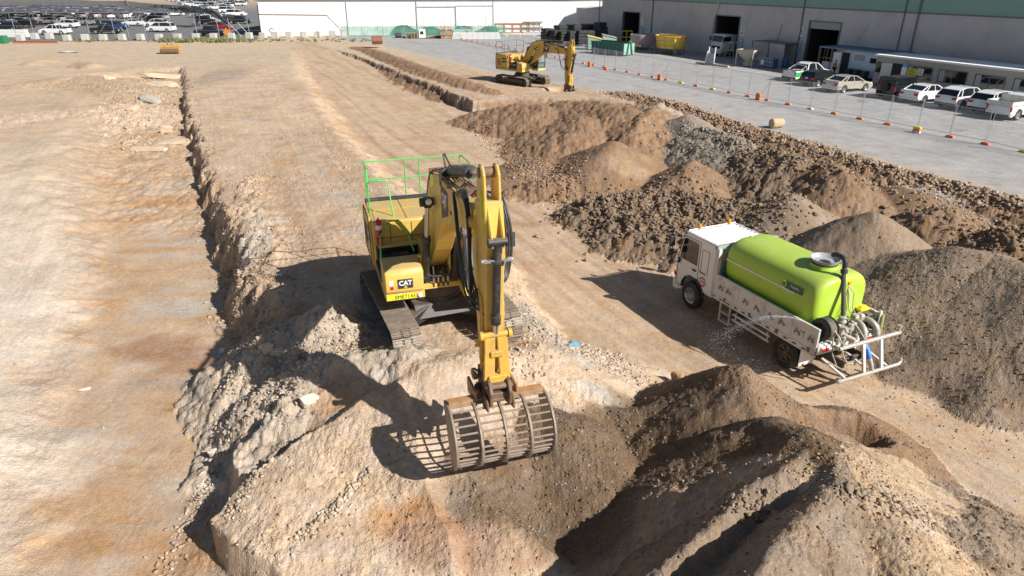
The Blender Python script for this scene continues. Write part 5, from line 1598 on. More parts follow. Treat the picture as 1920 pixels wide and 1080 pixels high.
    q.cyl((-1.0, .25, 1.25), (-1.0, .25, 1.62), .08, 14)
    q.lathe([(.13, 1.50), (.13, 1.55), (.09, 1.58), (.12, 1.66), (.06, 1.70)], 16, 'z', (-.98, .22, 0))
    q.bx(-1.18, -.82, .02, .42, 1.03, 1.12)
    for k, (px_, py_) in enumerate(((-1.05, .55), (-1.15, .05), (-1.1, -.15), (-1.0, -.45))):
        q.lathe([(.07, 1.05), (.07, 1.30), (.11, 1.31), (.11, 1.36), (.06, 1.38), (.06, 1.48)], 14, 'z', (px_, py_, 0))
        q.tube([(px_, py_, 1.42), (px_, py_ - .2, 1.45)], .05, 10)
    q.build('pump', M_ALU, root, smooth=True)
    q = MB()
    def elbow(a, b, r_, n=7):
        pts = []
        for t in range(n + 1):
            ang = math.pi * t / n; 
            pts.append((a[0] + (b[0] - a[0]) * (1 - math.cos(ang)) / 2, a[1] + (b[1] - a[1]) * (1 - math.cos(ang)) / 2, a[2] + (b[2] - a[2]) * t / n + .16 * math.sin(ang)))
        q.tube(pts, r_, 12)
    elbow((-1.02, -.28, 1.40), (-1.44, -.22, 1.18), .085); q.tube([(-1.44, -.22, 1.20), (-1.46, -.22, .98)], .085, 12)
    elbow((-1.02, -.62, 1.42), (-1.46, -.70, 1.15), .085); q.tube([(-1.46, -.70, 1.18), (-1.48, -.70, .95)], .085, 12)
    q.tube([(-.95, .52, 1.25), (-1.2, .30, 1.22), (-1.40, .08, 1.10)], .07, 12)
    q.tube([(-.9, -.1, 1.20), (-1.0, -.9, 1.20)], .06, 10)
    for (x_, y_, z_) in ((-1.46, -.70, 1.02), (-1.46, -.22, 1.04), (-1.0, -.30, 1.46), (-1.0, -.6, 1.46)): q.lathe([(.11, z_ - .03), (.115, z_), (.11, z_ + .03)], 14, 'z', (x_, y_, 0))
    q.build('pipe_elbow', M_ALU, root, smooth=True)
    for (y_, z_) in ((-.28, 1.52), (-.50, 1.50)):
        q = MB(); q.box((-.98, y_, z_), (.2, .17, .15)); q.lathe([(.10, z_ + .07), (.10, z_ + .12)], 14, 'z', (-.98, y_, 0)); q.build('valve_actuator', M_ALU, root, bevel=.02)
    q = MB(); q.bx(-1.15, -.75, -1.02, -.66, 1.10, 1.42); q.bx(-1.05, -.8, -.95, -.72, 1.42, 1.55); q.cyl((-1.18, -.84, 1.28), (-1.10, -.84, 1.28), .12, 14); q.build('engine', M_BLK, root, bevel=.03)
    q = MB(); q.bx(-.86, -.60, -1.0, -.62, 1.56, 1.66); q.bx(-.8, -.7, -.95, -.70, 1.66, 1.70); q.build('engine_cover', mat('yellow_plastic', (.80, .55, .03), .4), root, bevel=.02)
    q = MB(); q.bx(-1.30, -1.22, -1.02, -.80, 1.1, 1.3); q.build('control_box', M_GREY, root, bevel=.01)
    for i_ in range(7):
        q = MB(); x_ = -1.30 + .02 * (i_ % 3); y_ = .62 - .23 * i_
        q.lathe([(.045, 1.03), (.045, 1.16), (.065, 1.17), (.065, 1.20), (.03, 1.22), (.03, 1.28)], 10, 'z', (x_, y_, 0)); q.bar((x_, y_, 1.28), (x_ - .10, y_ + .04, 1.30), .03, .012)
        q.build('tap', M_ALU, root, smooth=True)
    q = MB()
    q.bx(-1.14, -1.08, -1.19, -1.10, .75, 1.62); q.tube([(-1.0, -1.12, 1.05), (-1.0, -1.12, 1.55)], .05, 10); q.build('corner_post', M_TRAY, root, bevel=.006)
    q = MB(); q.lathe([(.06, 1.05), (.06, 1.52), (.03, 1.58), (.05, 1.60), (.001, 1.62)], 14, 'z', (-1.28, -1.02, 0)); q.build('gas_bottle', mat('bottle_olive', (.34, .33, .14), .5), root, smooth=True)
    # rear frame and spray bars
    q = MB(); q.bx(-1.20, -1.14, -1.19, 1.19, .76, 1.0); q.build('rear_sill', M_TRAY, root, bevel=.01)
    for y_ in (.90, -.78):
        q = MB(); q.bx(-1.215, -1.202, y_ - .12, y_ + .12, .82, .92); q.build('tail_light', M_TAIL, root)
    q = MB(); q.tube([(-1.62, .92, 1.12), (-1.62, -1.42, 1.12)], .062, 12); q.tube([(-1.62, -1.36, 1.1), (-1.62, -1.36, 1.34)], .045, 10); q.lathe([(.07, 1.32), (.07, 1.36)], 10, 'z', (-1.62, -1.36, 0))
    q.tube([(-1.62, .82, 1.12), (-1.62, .82, 1.28)], .05, 10); q.tube([(-1.46, .92, 1.12), (-1.62, .92, 1.12)], .05, 10)
    q.build('spray_bar', M_ALU, root, smooth=True)
    q = MB(); q.tube([(-1.86, 1.05, .33), (-1.88, 1.0, .25), (-1.88, -1.32, .25), (-1.86, -1.42, .31), (-1.84, -1.42, .41)], .055, 12); q.tube([(-1.88, .98, .25), (-1.88, 1.0, .39)], .045, 8)
    q.build('spray_bar', M_ALU, root, smooth=True)
    q = MB()
    for y_ in (.02, -.66): q.bar((-1.64, y_, 1.12), (-1.86, y_, .28), .09, .06); q.bar((-1.60, y_, 1.1), (-1.42, y_, 1.0), .08, .05)
    for y_ in (.72, -.2, -.9): q.bar((-1.0, y_, .45), (-1.86, y_, .27), .07, .05)
    q.build_each('bar_bracket', M_TRAY, root)
    q = MB(); q.tube([(-1.48, -.22, .98), (-1.62, -.22, .85), (-1.74, -.24, .62)], .075, 12); q.build('blue_hose', M_BLUE, root, smooth=True)
    q = MB(); q.tube([(-1.72, -.24, .66), (-1.82, -.26, .46), (-1.87, -.28, .28)], .06, 12); q.build('drop_pipe', M_ALU, root, smooth=True)
    # step box, guards
    q = MB(); q.bx(2.40, 2.78, 1.10, 1.13, .28, .88); q.bx(2.40, 2.43, .8, 1.12, .28, .88); q.bx(2.75, 2.78, .8, 1.12, .28, .88)
    st = MB()
    for a, b in (((2.36, 1.14, .28), (2.36, 1.14, .92)), ((2.82, 1.14, .28), (2.82, 1.14, .92)), ((2.36, 1.14, .30), (2.82, 1.14, .30)), ((2.36, 1.14, .62), (2.82, 1.14, .62))): st.bar(a, b, .045, .045)
    st.bx(2.38, 2.80, 1.0, 1.15, .60, .64); st.bx(2.38, 2.80, 1.0, 1.15, .28, .32)
    st.build('access_step', M_TRAY, root)
    q = MB(); q.bx(-.62, -.60, .56, 1.14, .38, .92); q.build('mud_flap', M_WTRK, root, bevel=.004)
    q = MB(); q.bx(-.62, -.60, -1.14, -.56, .38, .92); q.build('mud_flap', M_WTRK, root, bevel=.004)
    q = MB()
    for z_ in (.56, .74): q.bar((.62, 1.12, z_), (2.25, 1.12, z_), .03, .07)
    for x_ in (.7, 1.4, 2.1): q.bar((x_, 1.12, .54), (x_, 1.12, .86), .04, .03)
    q.build('side_guard', M_TRAY, root)
    Z1 = ('tray_floor', 'tray_side', 'headboard', 'headboard_post', 'marker_light', 'hose_reel', 'hose_coil', 'loose_hose', 'pump', 'pipe_elbow', 'valve_actuator', 'engine', 'engine_cover',
          'control_box', 'tap', 'corner_post', 'gas_bottle', 'rear_sill', 'tail_light', 'blue_hose', 'drop_pipe', 'bar_bracket', 'machine_pictogram', 'spray_bar')
    Z2 = ('tank', 'filler_hose', 'filler_elbow', 'cable')
    def shift(o, M):
        o.data.transform(M)
        for c in kids(o): shift(c, M)
    for c in kids(root):
        b_ = c.name.split('.')[0]
        if b_ in Z1: shift(c, Matrix.Translation((0, 0, .30)))
        elif b_ in Z2: shift(c, Matrix.Translation((0, 0, .42)))
    return root
TK = (9.02, 17.96, -.60)
truck = make_water_truck(TK, math.atan2(.912, -.41))
# water jet from the tray side: a falling arc of drops
TM = truck.matrix_basis if False else Matrix.Translation(Vector(TK)) @ Matrix.Rotation(math.atan2(.912, -.41), 4, 'Z')
def water_jet():
    rnd = random.Random(3); mb = MB()
    src = TM @ Vector((-.62, 1.26, 1.85)); 
    dst = Vector((*W(1325, 648, -.6), -.60))
    for i in range(2000):
        t = rnd.random() ** .8
        sp = .012 + .22 * t * t
        p = src.lerp(dst, t); p.z = src.z + .10 * t * 4 * (1 - t) * 1.2 + (dst.z - src.z) * (t ** 1.7)
        p += Vector((rnd.gauss(0, sp), rnd.gauss(0, sp), rnd.gauss(0, sp * .5)))
        r_ = rnd.uniform(.004, .010)
        mb.add([p + Vector(v) * r_ for v in ((1, 0, 0), (-1, 0, 0), (0, 1, 0), (0, -1, 0), (0, 0, 1.4), (0, 0, -1.4))],
               [(0, 2, 4), (2, 1, 4), (1, 3, 4), (3, 0, 4), (2, 0, 5), (1, 2, 5), (3, 1, 5), (0, 3, 5)])
    for i in range(1400):
        a = rnd.random(); b = rnd.random()
        g = TM @ Vector((3.4 - 3.6 * a + rnd.gauss(0, .3), 1.3 + 1.3 * b + rnd.gauss(0, .2), 0)); 
        z = -.60 + abs(rnd.gauss(0, .30)); r_ = rnd.uniform(.003, .008); p = Vector((g.x, g.y, z))
        mb.add([p + Vector(v) * r_ for v in ((1, 0, 0), (-1, 0, 0), (0, 1, 0), (0, -1, 0), (0, 0, 1.4), (0, 0, -1.4))],
               [(0, 2, 4), (2, 1, 4), (1, 3, 4), (3, 0, 4), (2, 0, 5), (1, 2, 5), (3, 1, 5), (0, 3, 5)])
    pts = []
    for k in range(9):
        t = k / 8 * .85
        p = src.lerp(dst, t); p.z = src.z + .10 * t * 4 * (1 - t) * 1.2 + (dst.z - src.z) * (t ** 1.7); pts.append(p)
    mb.tube(pts, [.005 + .003 * k / 8 * (1 if k < 6 else .6) for k in range(9)], 6)
    m, nt, b = nodes_of('water_drops')
    b.inputs["Base Color"].default_value = (.8, .84, .88, 1); b.inputs["Roughness"].default_value = .1
    sock(b, "Transmission Weight", "Transmission").default_value = .15; b.inputs["IOR"].default_value = 1.33
    o = mb.build('water_spray', m)
    tag(o, 'thin white jet of water spraying from the side of the water truck', 'water spray', kind='stuff')
water_jet()
# ------------------------------------------------------------------ buildings
M_WALL = mat('warehouse_cladding', (.60, .56, .55), .6, var=.05, scale=.6, dirt=(.38, .33, .30), dirt_amt=.4, dirt_scale=.35)
M_BAND = mat('green_cladding', (.27, .43, .37), .6, var=.05, scale=.6)
M_WSHED = mat('white_cladding', (.86, .86, .85), .55, var=.03, scale=.5, dirt=(.7, .66, .6), dirt_amt=.25, dirt_scale=.3)
M_BSHED = mat('blue_grey_door_shade', (.10, .13, .18), .6, var=.1, scale=.8)  # shade of the shed's end wall is put into this blue grey
M_DARK = mat('interior_shade', (.03, .03, .032), .9, var=.2)  # near-black colour stands in for the shade inside doorways
M_OFF = mat('office_cladding', (.42, .38, .34), .65, var=.05, scale=2, dirt=(.32, .28, .24), dirt_amt=.3)
M_CONC = mat('block_concrete', (.52, .50, .45), .85, var=.15, scale=3, dirt=(.33, .30, .26), dirt_amt=.5, bump=.3)
M_ROOF = mat('white_roof', (.80, .80, .80), .45, var=.04)
M_SIGN = mat('sign_white', (.82, .82, .80), .5, var=.03)
M_SBLU = mat('sign_blue', (.20, .42, .62), .5, var=.1)
M_SYEL = mat('sign_yellow', (.80, .70, .04), .5, var=.05)
M_SINK = mat('sign_ink', (.03, .03, .03), .6, var=.05)
M_OBLK = mat('orange_block', (.85, .22, .05), .6, var=.1, dirt=(.5, .3, .2), dirt_amt=.4)
M_YBLK = mat('yellow_block', (.80, .66, .08), .6, var=.1)
M_WBLK = mat('white_block', (.74, .73, .70), .6, var=.1)
def rib_wall(mb, x0, x1, z0, z1, y, pitch=.22, depth=.035):
    """corrugated sheet running along x"""
    n = max(1, int(round((x1 - x0) / pitch))); p = (x1 - x0) / n
    lo = []; 
    for k in range(n):
        a = x0 + k * p
        lo += [(a, y), (a + p * .55, y), (a + p * .65, y - depth), (a + p * .9, y - depth)]
    lo.append((x1, y))
    vs = [(q[0], q[1], z0) for q in lo] + [(q[0], q[1], z1) for q in lo]
    m = len(lo)
    mb.add(vs, [(i, i + 1, m + i + 1, m + i) for i in range(m - 1)])
    return mb
def wall_frame(a, b):
    """origin and z angle of a facade whose foot runs from pixel a to pixel b"""
    A = Vector((*W(*a), 0)); B = Vector((*W(*b), 0)); d = (B - A).normalized()
    return A, math.atan2(d.y, d.x), d
def on_wall(u, v, A, d, off=0.0):
    """(along, height) where the sight line meets the facade plane"""
    g = W3(u, v, 0) if v > -40 else None
    C = Vector((0, 0, CAM_H)); D = g - C
    n = Vector((d.y, -d.x, 0)); n.normalize()
    P0 = A + n * off
    t = (P0 - C).dot(n) / D.dot(n)
    P = C + D * t
    return (P - A).dot(d), P.z

def make_warehouse():
    d = Vector((.432, -.902, 0)).normalized()
    A = Vector((*W(1153, 76), 0)) - d * 4.6
    rz = math.atan2(d.y, d.x)
    root = empty('warehouse', A, rz)
    tag(root, 'big beige corrugated warehouse with a green band under its eaves and three numbered doorways', 'warehouse')
    def ow(u, v): return on_wall(u, v, A, d)
    doors = []
    for (ul, ur, vt) in ((1169, 1200, 22), (1343, 1388, 29), (1519, 1577, 40)):
        doors.append((ow(ul, vt + 8)[0], ow(ur, vt + 8)[0], ow(ul, vt)[1]))
    L = 110.0; H1 = 6.6; H2 = 8.9
    mb = MB(); x = 0
    for (a, b, t) in doors:
        rib_wall(mb, x, a, 0, H1, 0); rib_wall(mb, a, b, t, H1, 0); x = b
    rib_wall(mb, x, L, 0, H1, 0)
    mb.add([(0, 0, 0), (0, 40, 0), (0, 40, H2), (0, 0, H2)], [(0, 1, 2, 3)])
    mb.add([(L, 0, 0), (L, 40, 0), (L, 40, H2), (L, 0, H2)], [(0, 1, 2, 3)])
    mb.add([(0, 40, 0), (L, 40, 0), (L, 40, H2), (0, 40, H2)], [(0, 1, 2, 3)])
    mb.build('wall', M_WALL, root, fix=False)
    mb = MB(); rib_wall(mb, 0, L, H1, H2, -.01); mb.build('green_band', M_BAND, root, fix=False)
    mb = MB(); mb.bx(0, L, -.10, -.045, H1 - .06, H1 + .06); mb.build('flashing', M_GREYR, root)
    mb = MB(); mb.add([(-.3, -.5, H2), (L + .3, -.5, H2), (L + .3, 20, H2 + 3), (-.3, 20, H2 + 3)], [(0, 1, 2, 3)]); mb.add([(-.3, 40.5, H2), (L + .3, 40.5, H2), (L + .3, 20, H2 + 3), (-.3, 20, H2 + 3)], [(0, 1, 2, 3)])
    mb.build('roof', M_ROOF, root, fix=False)
    for k, (a, b, t) in enumerate(doors):
        f = MB(); f.bx(a - .12, a, -.12, .25, 0, t + .12); f.bx(b, b + .12, -.12, .25, 0, t + .12); f.bx(a, b, -.12, .25, t, t + .12)
        fo = f.build('door_frame', M_GREYR, root)
        i = MB()
        i.add([(a, .26, 0), (a, 14, 0), (a, 14, t), (a, .26, t)], [(0, 1, 2, 3)]); i.add([(b, .26, 0), (b, 14, 0), (b, 14, t), (b, .26, t)], [(3, 2, 1, 0)])
        i.add([(a, 14, 0), (b, 14, 0), (b, 14, t), (a, 14, t)], [(0, 1, 2, 3)]); i.add([(a, .26, t), (b, .26, t), (b, 14, t), (a, 14, t)], [(0, 1, 2, 3)]); i.add([(a, .26, .02), (b, .26, .02), (b, 14, .02), (a, 14, .02)], [(3, 2, 1, 0)])
        i.build('doorway', M_DARK, fo, fix=False)  # box faces coloured dark as indoor shade
        if k == 2:
            q = MB(); q.bx(a, b, .05, .2, t - .75, t); q.build('roller_shutter', M_GREY, fo)
        # number board
        s = (b + .75) if k < 2 else (a - 1.15)
        z = 3.35 if k != 2 else 3.9
        q = MB(); q.bx(s - .35, s + .35, -.085, -.05, z - .5, z + .5); so = q.build('number_board', M_SIGN, root)
        text('number', str(k + 1), 1.0, frame((s, -.09, z), (1, 0, 0), (0, 0, 1)), M_SINK, so, depth=.005, bold=.012)
        q = MB(); q.bx(s - .42, s + .38, -.085, -.05, z - 1.65, z - .95); q.bx(s - .42, s + .38, -.085, -.05, z - 2.5, z - 1.75); q.build('notice_board', M_SBLU, root)
        q = MB()
        for r_ in range(5):
            zz = z - 1.12 - r_ * .28; q.bx(s - .34, s + .25 - .1 * (r_ % 2), -.092, -.087, zz - .05, zz + .05)
        q.build('notice_text', M_SIGN, root)
    # downpipes and seams
    for (u, v, m_) in ((1223, 40, 'd'), (1506, 30, 'd'), (1716, 60, 'd'), (1690, 60, 't'), (1124, 40, 'd')):
        s = ow(u, v)[0]
        q = MB(); w_ = .07 if m_ == 'd' else .035
        q.bx(s - w_, s + w_, -.16, -.055, 0, H2); q.build('downpipe', M_GREYR, root)
    s = ow(1336, 60)[0]; s2 = ow(1349, 5)[0]
    q = MB(); q.tube([(s, -.14, .0), (s + .02, -.14, 4.4), (s2, -.14, 5.9), (s2, -.14, H2)], .085, 8); q.build('downpipe', M_WHTD, root, smooth=True)
    a = ow(1603, 84); b = ow(1625, 58)
    q = MB(); q.tube([(a[0], -.10, 2.0), (a[0], -.10, a[1]), (b[0] + .2, -.10, b[1] + .8)], .022, 6); q.build('conduit', M_GALV, root)
    a = ow(1701, 84); b = ow(1706, 53)
    q = MB(); q.tube([(a[0], -.5, a[1] - .3), (a[0] + .1, -.5, b[1])], .03, 6); q.build('antenna', M_GALV, root)
    # soot mark above the workbench: a flat thin stained sheet
    st = mat('soot_stained_cladding', (.30, .265, .24), .7, var=.3, scale=.8)
    # lower annex beyond the far corner
    mb = MB(); rib_wall(mb, -9.5, 0, 0, 4.7, .5); mb.add([(-9.5, .5, 0), (-9.5, 12, 0), (-9.5, 12, 4.7), (-9.5, .5, 4.7)], [(0, 1, 2, 3)]); mb.add([(-9.6, .4, 4.7), (0, .4, 4.7), (0, 12, 5.4), (-9.6, 12, 5.4)], [(0, 1, 2, 3)])
    mb.build('annex', M_WALL, root, fix=False)
    return A, d, doors
WH_A, WH_D, WH_DOORS = make_warehouse()
WH_N = Vector((WH_D.y, -WH_D.x, 0))      # towards the yard: (-.9, -.43)
WH_RZ = math.atan2(WH_D.y, WH_D.x)

def make_white_shed():
    A, rz, d = wall_frame((491, 67), (1118, 63.5))
    root = empty('shed', A, rz)
    tag(root, 'long white corrugated shed across the far side of the site', 'shed')
    L = (Vector((*W(1200, 63), 0)) - A).length + 6; H = 6.0
    mb = MB(); rib_wall(mb, 0, L, 0, H, 0, .3, .03); mb.build('wall', M_WSHED, root, fix=False)
    mb = MB(); mb.add([(0, 0, 0), (0, 26, 0), (0, 26, H), (0, 0, H)], [(0, 1, 2, 3)]); mb.build('end_wall', M_BSHED, root, fix=False)  # shaded end of the white shed, its darkness held in the colour
    mb = MB(); mb.bx(-.25, -.05, .4, 6.8, 0, 5.0); mb.bx(-.4, -.26, 1.0, 1.6, 0, 5.2); mb.bx(-.4, -.26, 5.6, 6.2, 0, 5.2); mb.build('sliding_door', M_BSHED, root)
    mb = MB(); mb.bx(-.5, -.02, -.25, 26, H - .02, H + .25); mb.bx(0, L, -.25, -.03, H - .02, H + .16); mb.build('gutter', M_GREYR, root)
    mb = MB(); mb.add([(-.5, -.3, H + .17), (L, -.3, H + .17), (L, 13, H + 2.0), (-.5, 13, H + 2.0)], [(0, 1, 2, 3)]); mb.add([(-.5, 26, H + .17), (L, 26, H + .17), (L, 13, H + 2.0), (-.5, 13, H + 2.0)], [(0, 1, 2, 3)]); mb.build('roof', M_ROOF, root, fix=False)
    def ow(u, v): return on_wall(u, v, A, d)
    for (u, v) in ((649, 10), (781, 20)):
        s = ow(u, v)[0]; q = MB(); q.tube([(s, -.12, 0), (s, -.12, H - .2)], .06, 6); q.build('downpipe', M_GALV, root)
    q = MB(); p1 = ow(492, 26); p2 = ow(615, 28); p3 = ow(642, 56)
    q.tube([(.1, -.12, H), (.1, -.12, p1[1]), (p2[0], -.12, p2[1]), (p3[0], -.12, p3[1]), (p3[0] + .3, -.12, 0)], .06, 6); q.build('pipe_run', M_GALV, root)
    # closed roller doorway outlined in grey
    a, t = ow(782, 13); b, _ = ow(854, 13)
    q = MB(); q.bx(a, b, -.10, -.035, t - .08, t + .08); q.bx(b - .1, b + .08, -.10, -.035, 0, t); q.build('door_outline', M_GALV, root)
    a2, _ = ow(925, 15)
    q = MB(); q.bx(b, a2, -.10, -.035, t + .12, t + .22); q.bx(a2 - .06, a2 + .06, -.1, -.035, 0, H); q.build('door_outline', M_GALV, root)
    return root
make_white_shed()

def make_office():
    d = WH_D
    A = Vector((*W(1634, 158), 0)); rz = WH_RZ
    root = empty('site_office', A, rz)
    tag(root, 'long beige portable site office with a white roof edge and sliding windows', 'site office')
    def ow(u, v): return on_wall(u, v, A, d)
    L = 34.0; H = 2.75; z0 = .12
    mb = MB(); mb.bx(0, L, 0, 3.4, z0, H)
    for k in range(1, 9): mb.bx(k * 3.95 - .03, k * 3.95 + .03, -.012, 0.0, z0, H)
    mb.build('wall', M_OFF, root)
    mb = MB(); mb.bx(-.15, L + .1, -.22, 3.6, H, H + .16)
    for k in range(int(L / .28)): mb.bx(k * .28, k * .28 + .10, -.235, 3.6, H + .16, H + .185)
    mb.build('roof', M_ROOF, root)
    def win(ul, ur, vt, vb, name='window', cols=2):
        a, t = ow(ul, vt); b, _ = ow(ur, vt); _, z = ow((ul + ur) / 2, vb)
        t = max(t, 1.9); z = min(max(z, .8), 1.3)
        fr = MB()
        fr.bx(a, b, -.06, -.012, t - .06, t); fr.bx(a, b, -.06, -.012, z, z + .06); fr.bx(a, a + .06, -.06, -.012, z, t); fr.bx(b - .06, b, -.06, -.012, z, t)
        for k in range(1, cols): fr.bx(a + (b - a) * k / cols - .03, a + (b - a) * k / cols + .03, -.058, -.012, z, t)
        fo = fr.build(name, M_GREYR, root)
        g = MB(); g.bx(a + .05, b - .05, -.03, -.011, z + .05, t - .05); g.build('pane', M_DGLS, fo)
        return a, b, z, t, fo
    win(1645, 1658, 115, 137, cols=1)
    for (ul, ur, vt, vb) in ((1702, 1752, 121, 150), (1762, 1818, 129, 158), (1830, 1890, 138, 168), (1903, 1965, 146, 178), (1985, 2050, 155, 190)):
        a, b, z, t, fo = win(ul, ur, vt, vb)
        q = MB(); q.bx(a + .10, a + (b - a) * .22, -.036, -.031, z + .08, t - .08); q.build('curtain', M_GREY, fo)
    a, t = ow(1656, 114); b, _ = ow(1676, 116)
    c, _ = ow(1695, 118)
    q = MB(); q.bx(a, b, -.10, -.05, .15, 2.2); q.build('open_door', M_WHTD, root)
    q = MB(); q.bx(b, c, -.03, -.008, .15, 2.25); q.build('doorway', M_DARK, root)  # flat dark sheet in place of the shade inside
    a, _ = ow(1695, 120); b, _ = ow(1703, 120)
    q = MB(); q.bx(a - .05, b + .05, -.12, -.09, 1.0, 2.0); q.build('notice_board', M_SIGN, root)
    q = MB(); q.bx(a, b + .05, -.12, -.09, 2.02, 2.45); q.build('notice_board', M_SBLU, root)
    a, _ = ow(1704, 130); b, _ = ow(1721, 132)
    q = MB(); q.bx(a, b, -.12, -.08, 1.25, 1.95); so = q.build('warning_sign', M_SYEL, root)
    q = MB()
    for k in range(4): q.bx(a + .1, b - .1 - .1 * (k % 2), -.126, -.121, 1.34 + k * .15, 1.40 + k * .15)
    q.build('sign_text', M_SINK, so)
    a, _ = ow(1723, 128); b, _ = ow(1734, 130)
    q = MB(); q.bx(a, b, -.12, -.08, 1.45, 2.05); so = q.build('office_sign', M_SIGN, root)
    text('sign_lettering', 'SITE', .22, frame(((a + b) / 2, -.124, 1.88), (1, 0, 0), (0, 0, 1)), M_SINK, so)
    text('sign_lettering', 'OFFICE', .2, frame(((a + b) / 2, -.124, 1.62), (1, 0, 0), (0, 0, 1)), M_SINK, so, sx=.9)
    # white crib hut beside it
    A2 = Vector((*W(1576, 143.5), 0)); 
    r2 = empty('crib_hut', A2, rz)
    tag(r2, 'bluish white portable hut with a flat roof beside the third warehouse doorway', 'portable hut')
    L2 = (Vector((*W(1624, 148), 0)) - A2).dot(d) + .5; L2 = max(5.2, min(L2, 9.0))
    M_CRIB = mat('crib_white', (.62, .68, .74), .55, var=.06, scale=1.2, dirt=(.4, .4, .4), dirt_amt=.3)
    mb = MB(); mb.bx(0, L2, 0, 3.0, .25, 2.75); mb.build('wall', M_CRIB, r2, bevel=.02)
    mb = MB(); mb.bx(-3.2, L2 + .6, -.35, 3.2, 2.78, 2.90)
    for k in range(int((L2 + 3.8) / .3)): mb.bx(-3.2 + k * .3, -3.1 + k * .3, -.36, 3.2, 2.90, 2.925)
    mb.build('roof', mat('blue_grey_roof', (.16, .25, .36), .5, var=.1), r2)
    mb = MB()
    for x_ in (-3.1, -1.6): mb.bx(x_, x_ + .08, -.25, -.17, 0, 2.78)
    mb.build('post', M_GREYR, r2)
    mb = MB(); mb.bx(-2.9, -1.2, .1, .16, .2, 1.35); mb.build('half_wall', M_WHTD, r2)
    mb = MB(); mb.bx(-1.35, -.35, -.12, -.05, .3, 2.45); mb.build('open_door', M_SIGN, r2)
    mb = MB(); mb.bx(-.30, .75, -.03, -.005, .3, 2.5); mb.build('doorway', M_DARK, r2)  # flat sheet painted dark as the hut's unlit inside
    mb = MB(); mb.bx(-.36, -.28, -.06, 0, .25, 2.6); mb.bx(.75, .83, -.06, 0, .25, 2.6); mb.bx(-.36, .83, -.06, 0, 2.52, 2.6); mb.build('door_frame', M_WHTD, r2)
    mb = MB(); mb.bx(L2 * .62, L2 * .62 + .95, -.05, -.005, 1.65, 2.3); fo = mb.build('window', M_WHTD, r2)
    mb = MB(); mb.bx(L2 * .62 + .07, L2 * .62 + .88, -.058, -.051, 1.72, 2.23); mb.build('pane', M_DGLS, fo)
    mb = MB(); mb.bx(1.3, 2.5, -.06, -.005, 1.85, 2.4); mb.build('air_vent', M_GREY, r2)
    mb = MB(); mb.tube([(L2 + .05, .9, .4), (L2 + .08, .9, 1.2), (L2 + .25, 1.3, 1.9), (L2 + .06, 1.5, 1.0)], .03, 6); mb.build('bracket', M_GREYR, r2)
    return A, A2, L2
OF_A, HUT_A, HUT_L = make_office()
def yard_pt(base, along, out, z=0.0):
    return base + WH_D * along + WH_N * out + Vector((0, 0, z))

# wheelie bins by the hut
def make_bin(i, loc):
    o = empty('wheelie_bin', loc, WH_RZ)
    tag(o, ['dark wheelie bin nearest the hut door', 'middle one of the dark wheelie bins along the hut', 'dark wheelie bin farthest from the hut door'][i], 'bin', 'dark wheelie bins along the hut')
    b = MB(); b.loft([[(-.24, -.28, .05), (.24, -.28, .05), (.24, .26, .05), (-.24, .26, .05)], [(-.29, -.36, .95), (.29, -.36, .95), (.29, .34, .95), (-.29, .34, .95)]]); b.build('bin_body', mat('bin_plastic', (.035, .035, .04), .5), o, bevel=.02)
    b = MB(); b.bx(-.31, .31, -.40, .38, .95, 1.02); b.build('lid', mat('bin_lid_blue', (.03, .08, .13), .5), o, bevel=.03, seg=2)
    b = MB(); b.cyl((-.28, .26, .1), (-.22, .26, .1), .1, 12); b.cyl((.22, .26, .1), (.28, .26, .1), .1, 12); b.build('wheel', M_RUB, o)
for i, s in enumerate((1.5, 2.4, 3.6)):
    make_bin(i, yard_pt(HUT_A, s, .6 + (.25 if i == 2 else 0)))
pw = yard_pt(HUT_A, -.25, .9)
make_person(tuple(pw), WH_RZ + R(70), 'person in orange shirt and dark trousers walking out of the white hut', 'person', 'stand')

# ------------------------------------------------------------------ vehicles
CARC = dict(white=(.80, .80, .79), pearl=(.62, .58, .48), black=(.015, .015, .017), silver=(.45, .46, .47), grey=(.14, .145, .15), red=(.35, .02, .02), blue=(.02, .05, .16), navy=(.015, .025, .06), green=(.05, .5, .14), bronze=(.2, .15, .1))
def paint(c):
    n = 'car_paint_' + c
    if n in MATS: return MATS[n]
    m = mat(n, CARC[c], .22, .0 if c in ('white', 'black') else .35, var=.03)
    b = m.node_tree.nodes["Principled BSDF"]
    s = sock(b, "Coat Weight", "Clearcoat"); s.default_value = .6
    return m
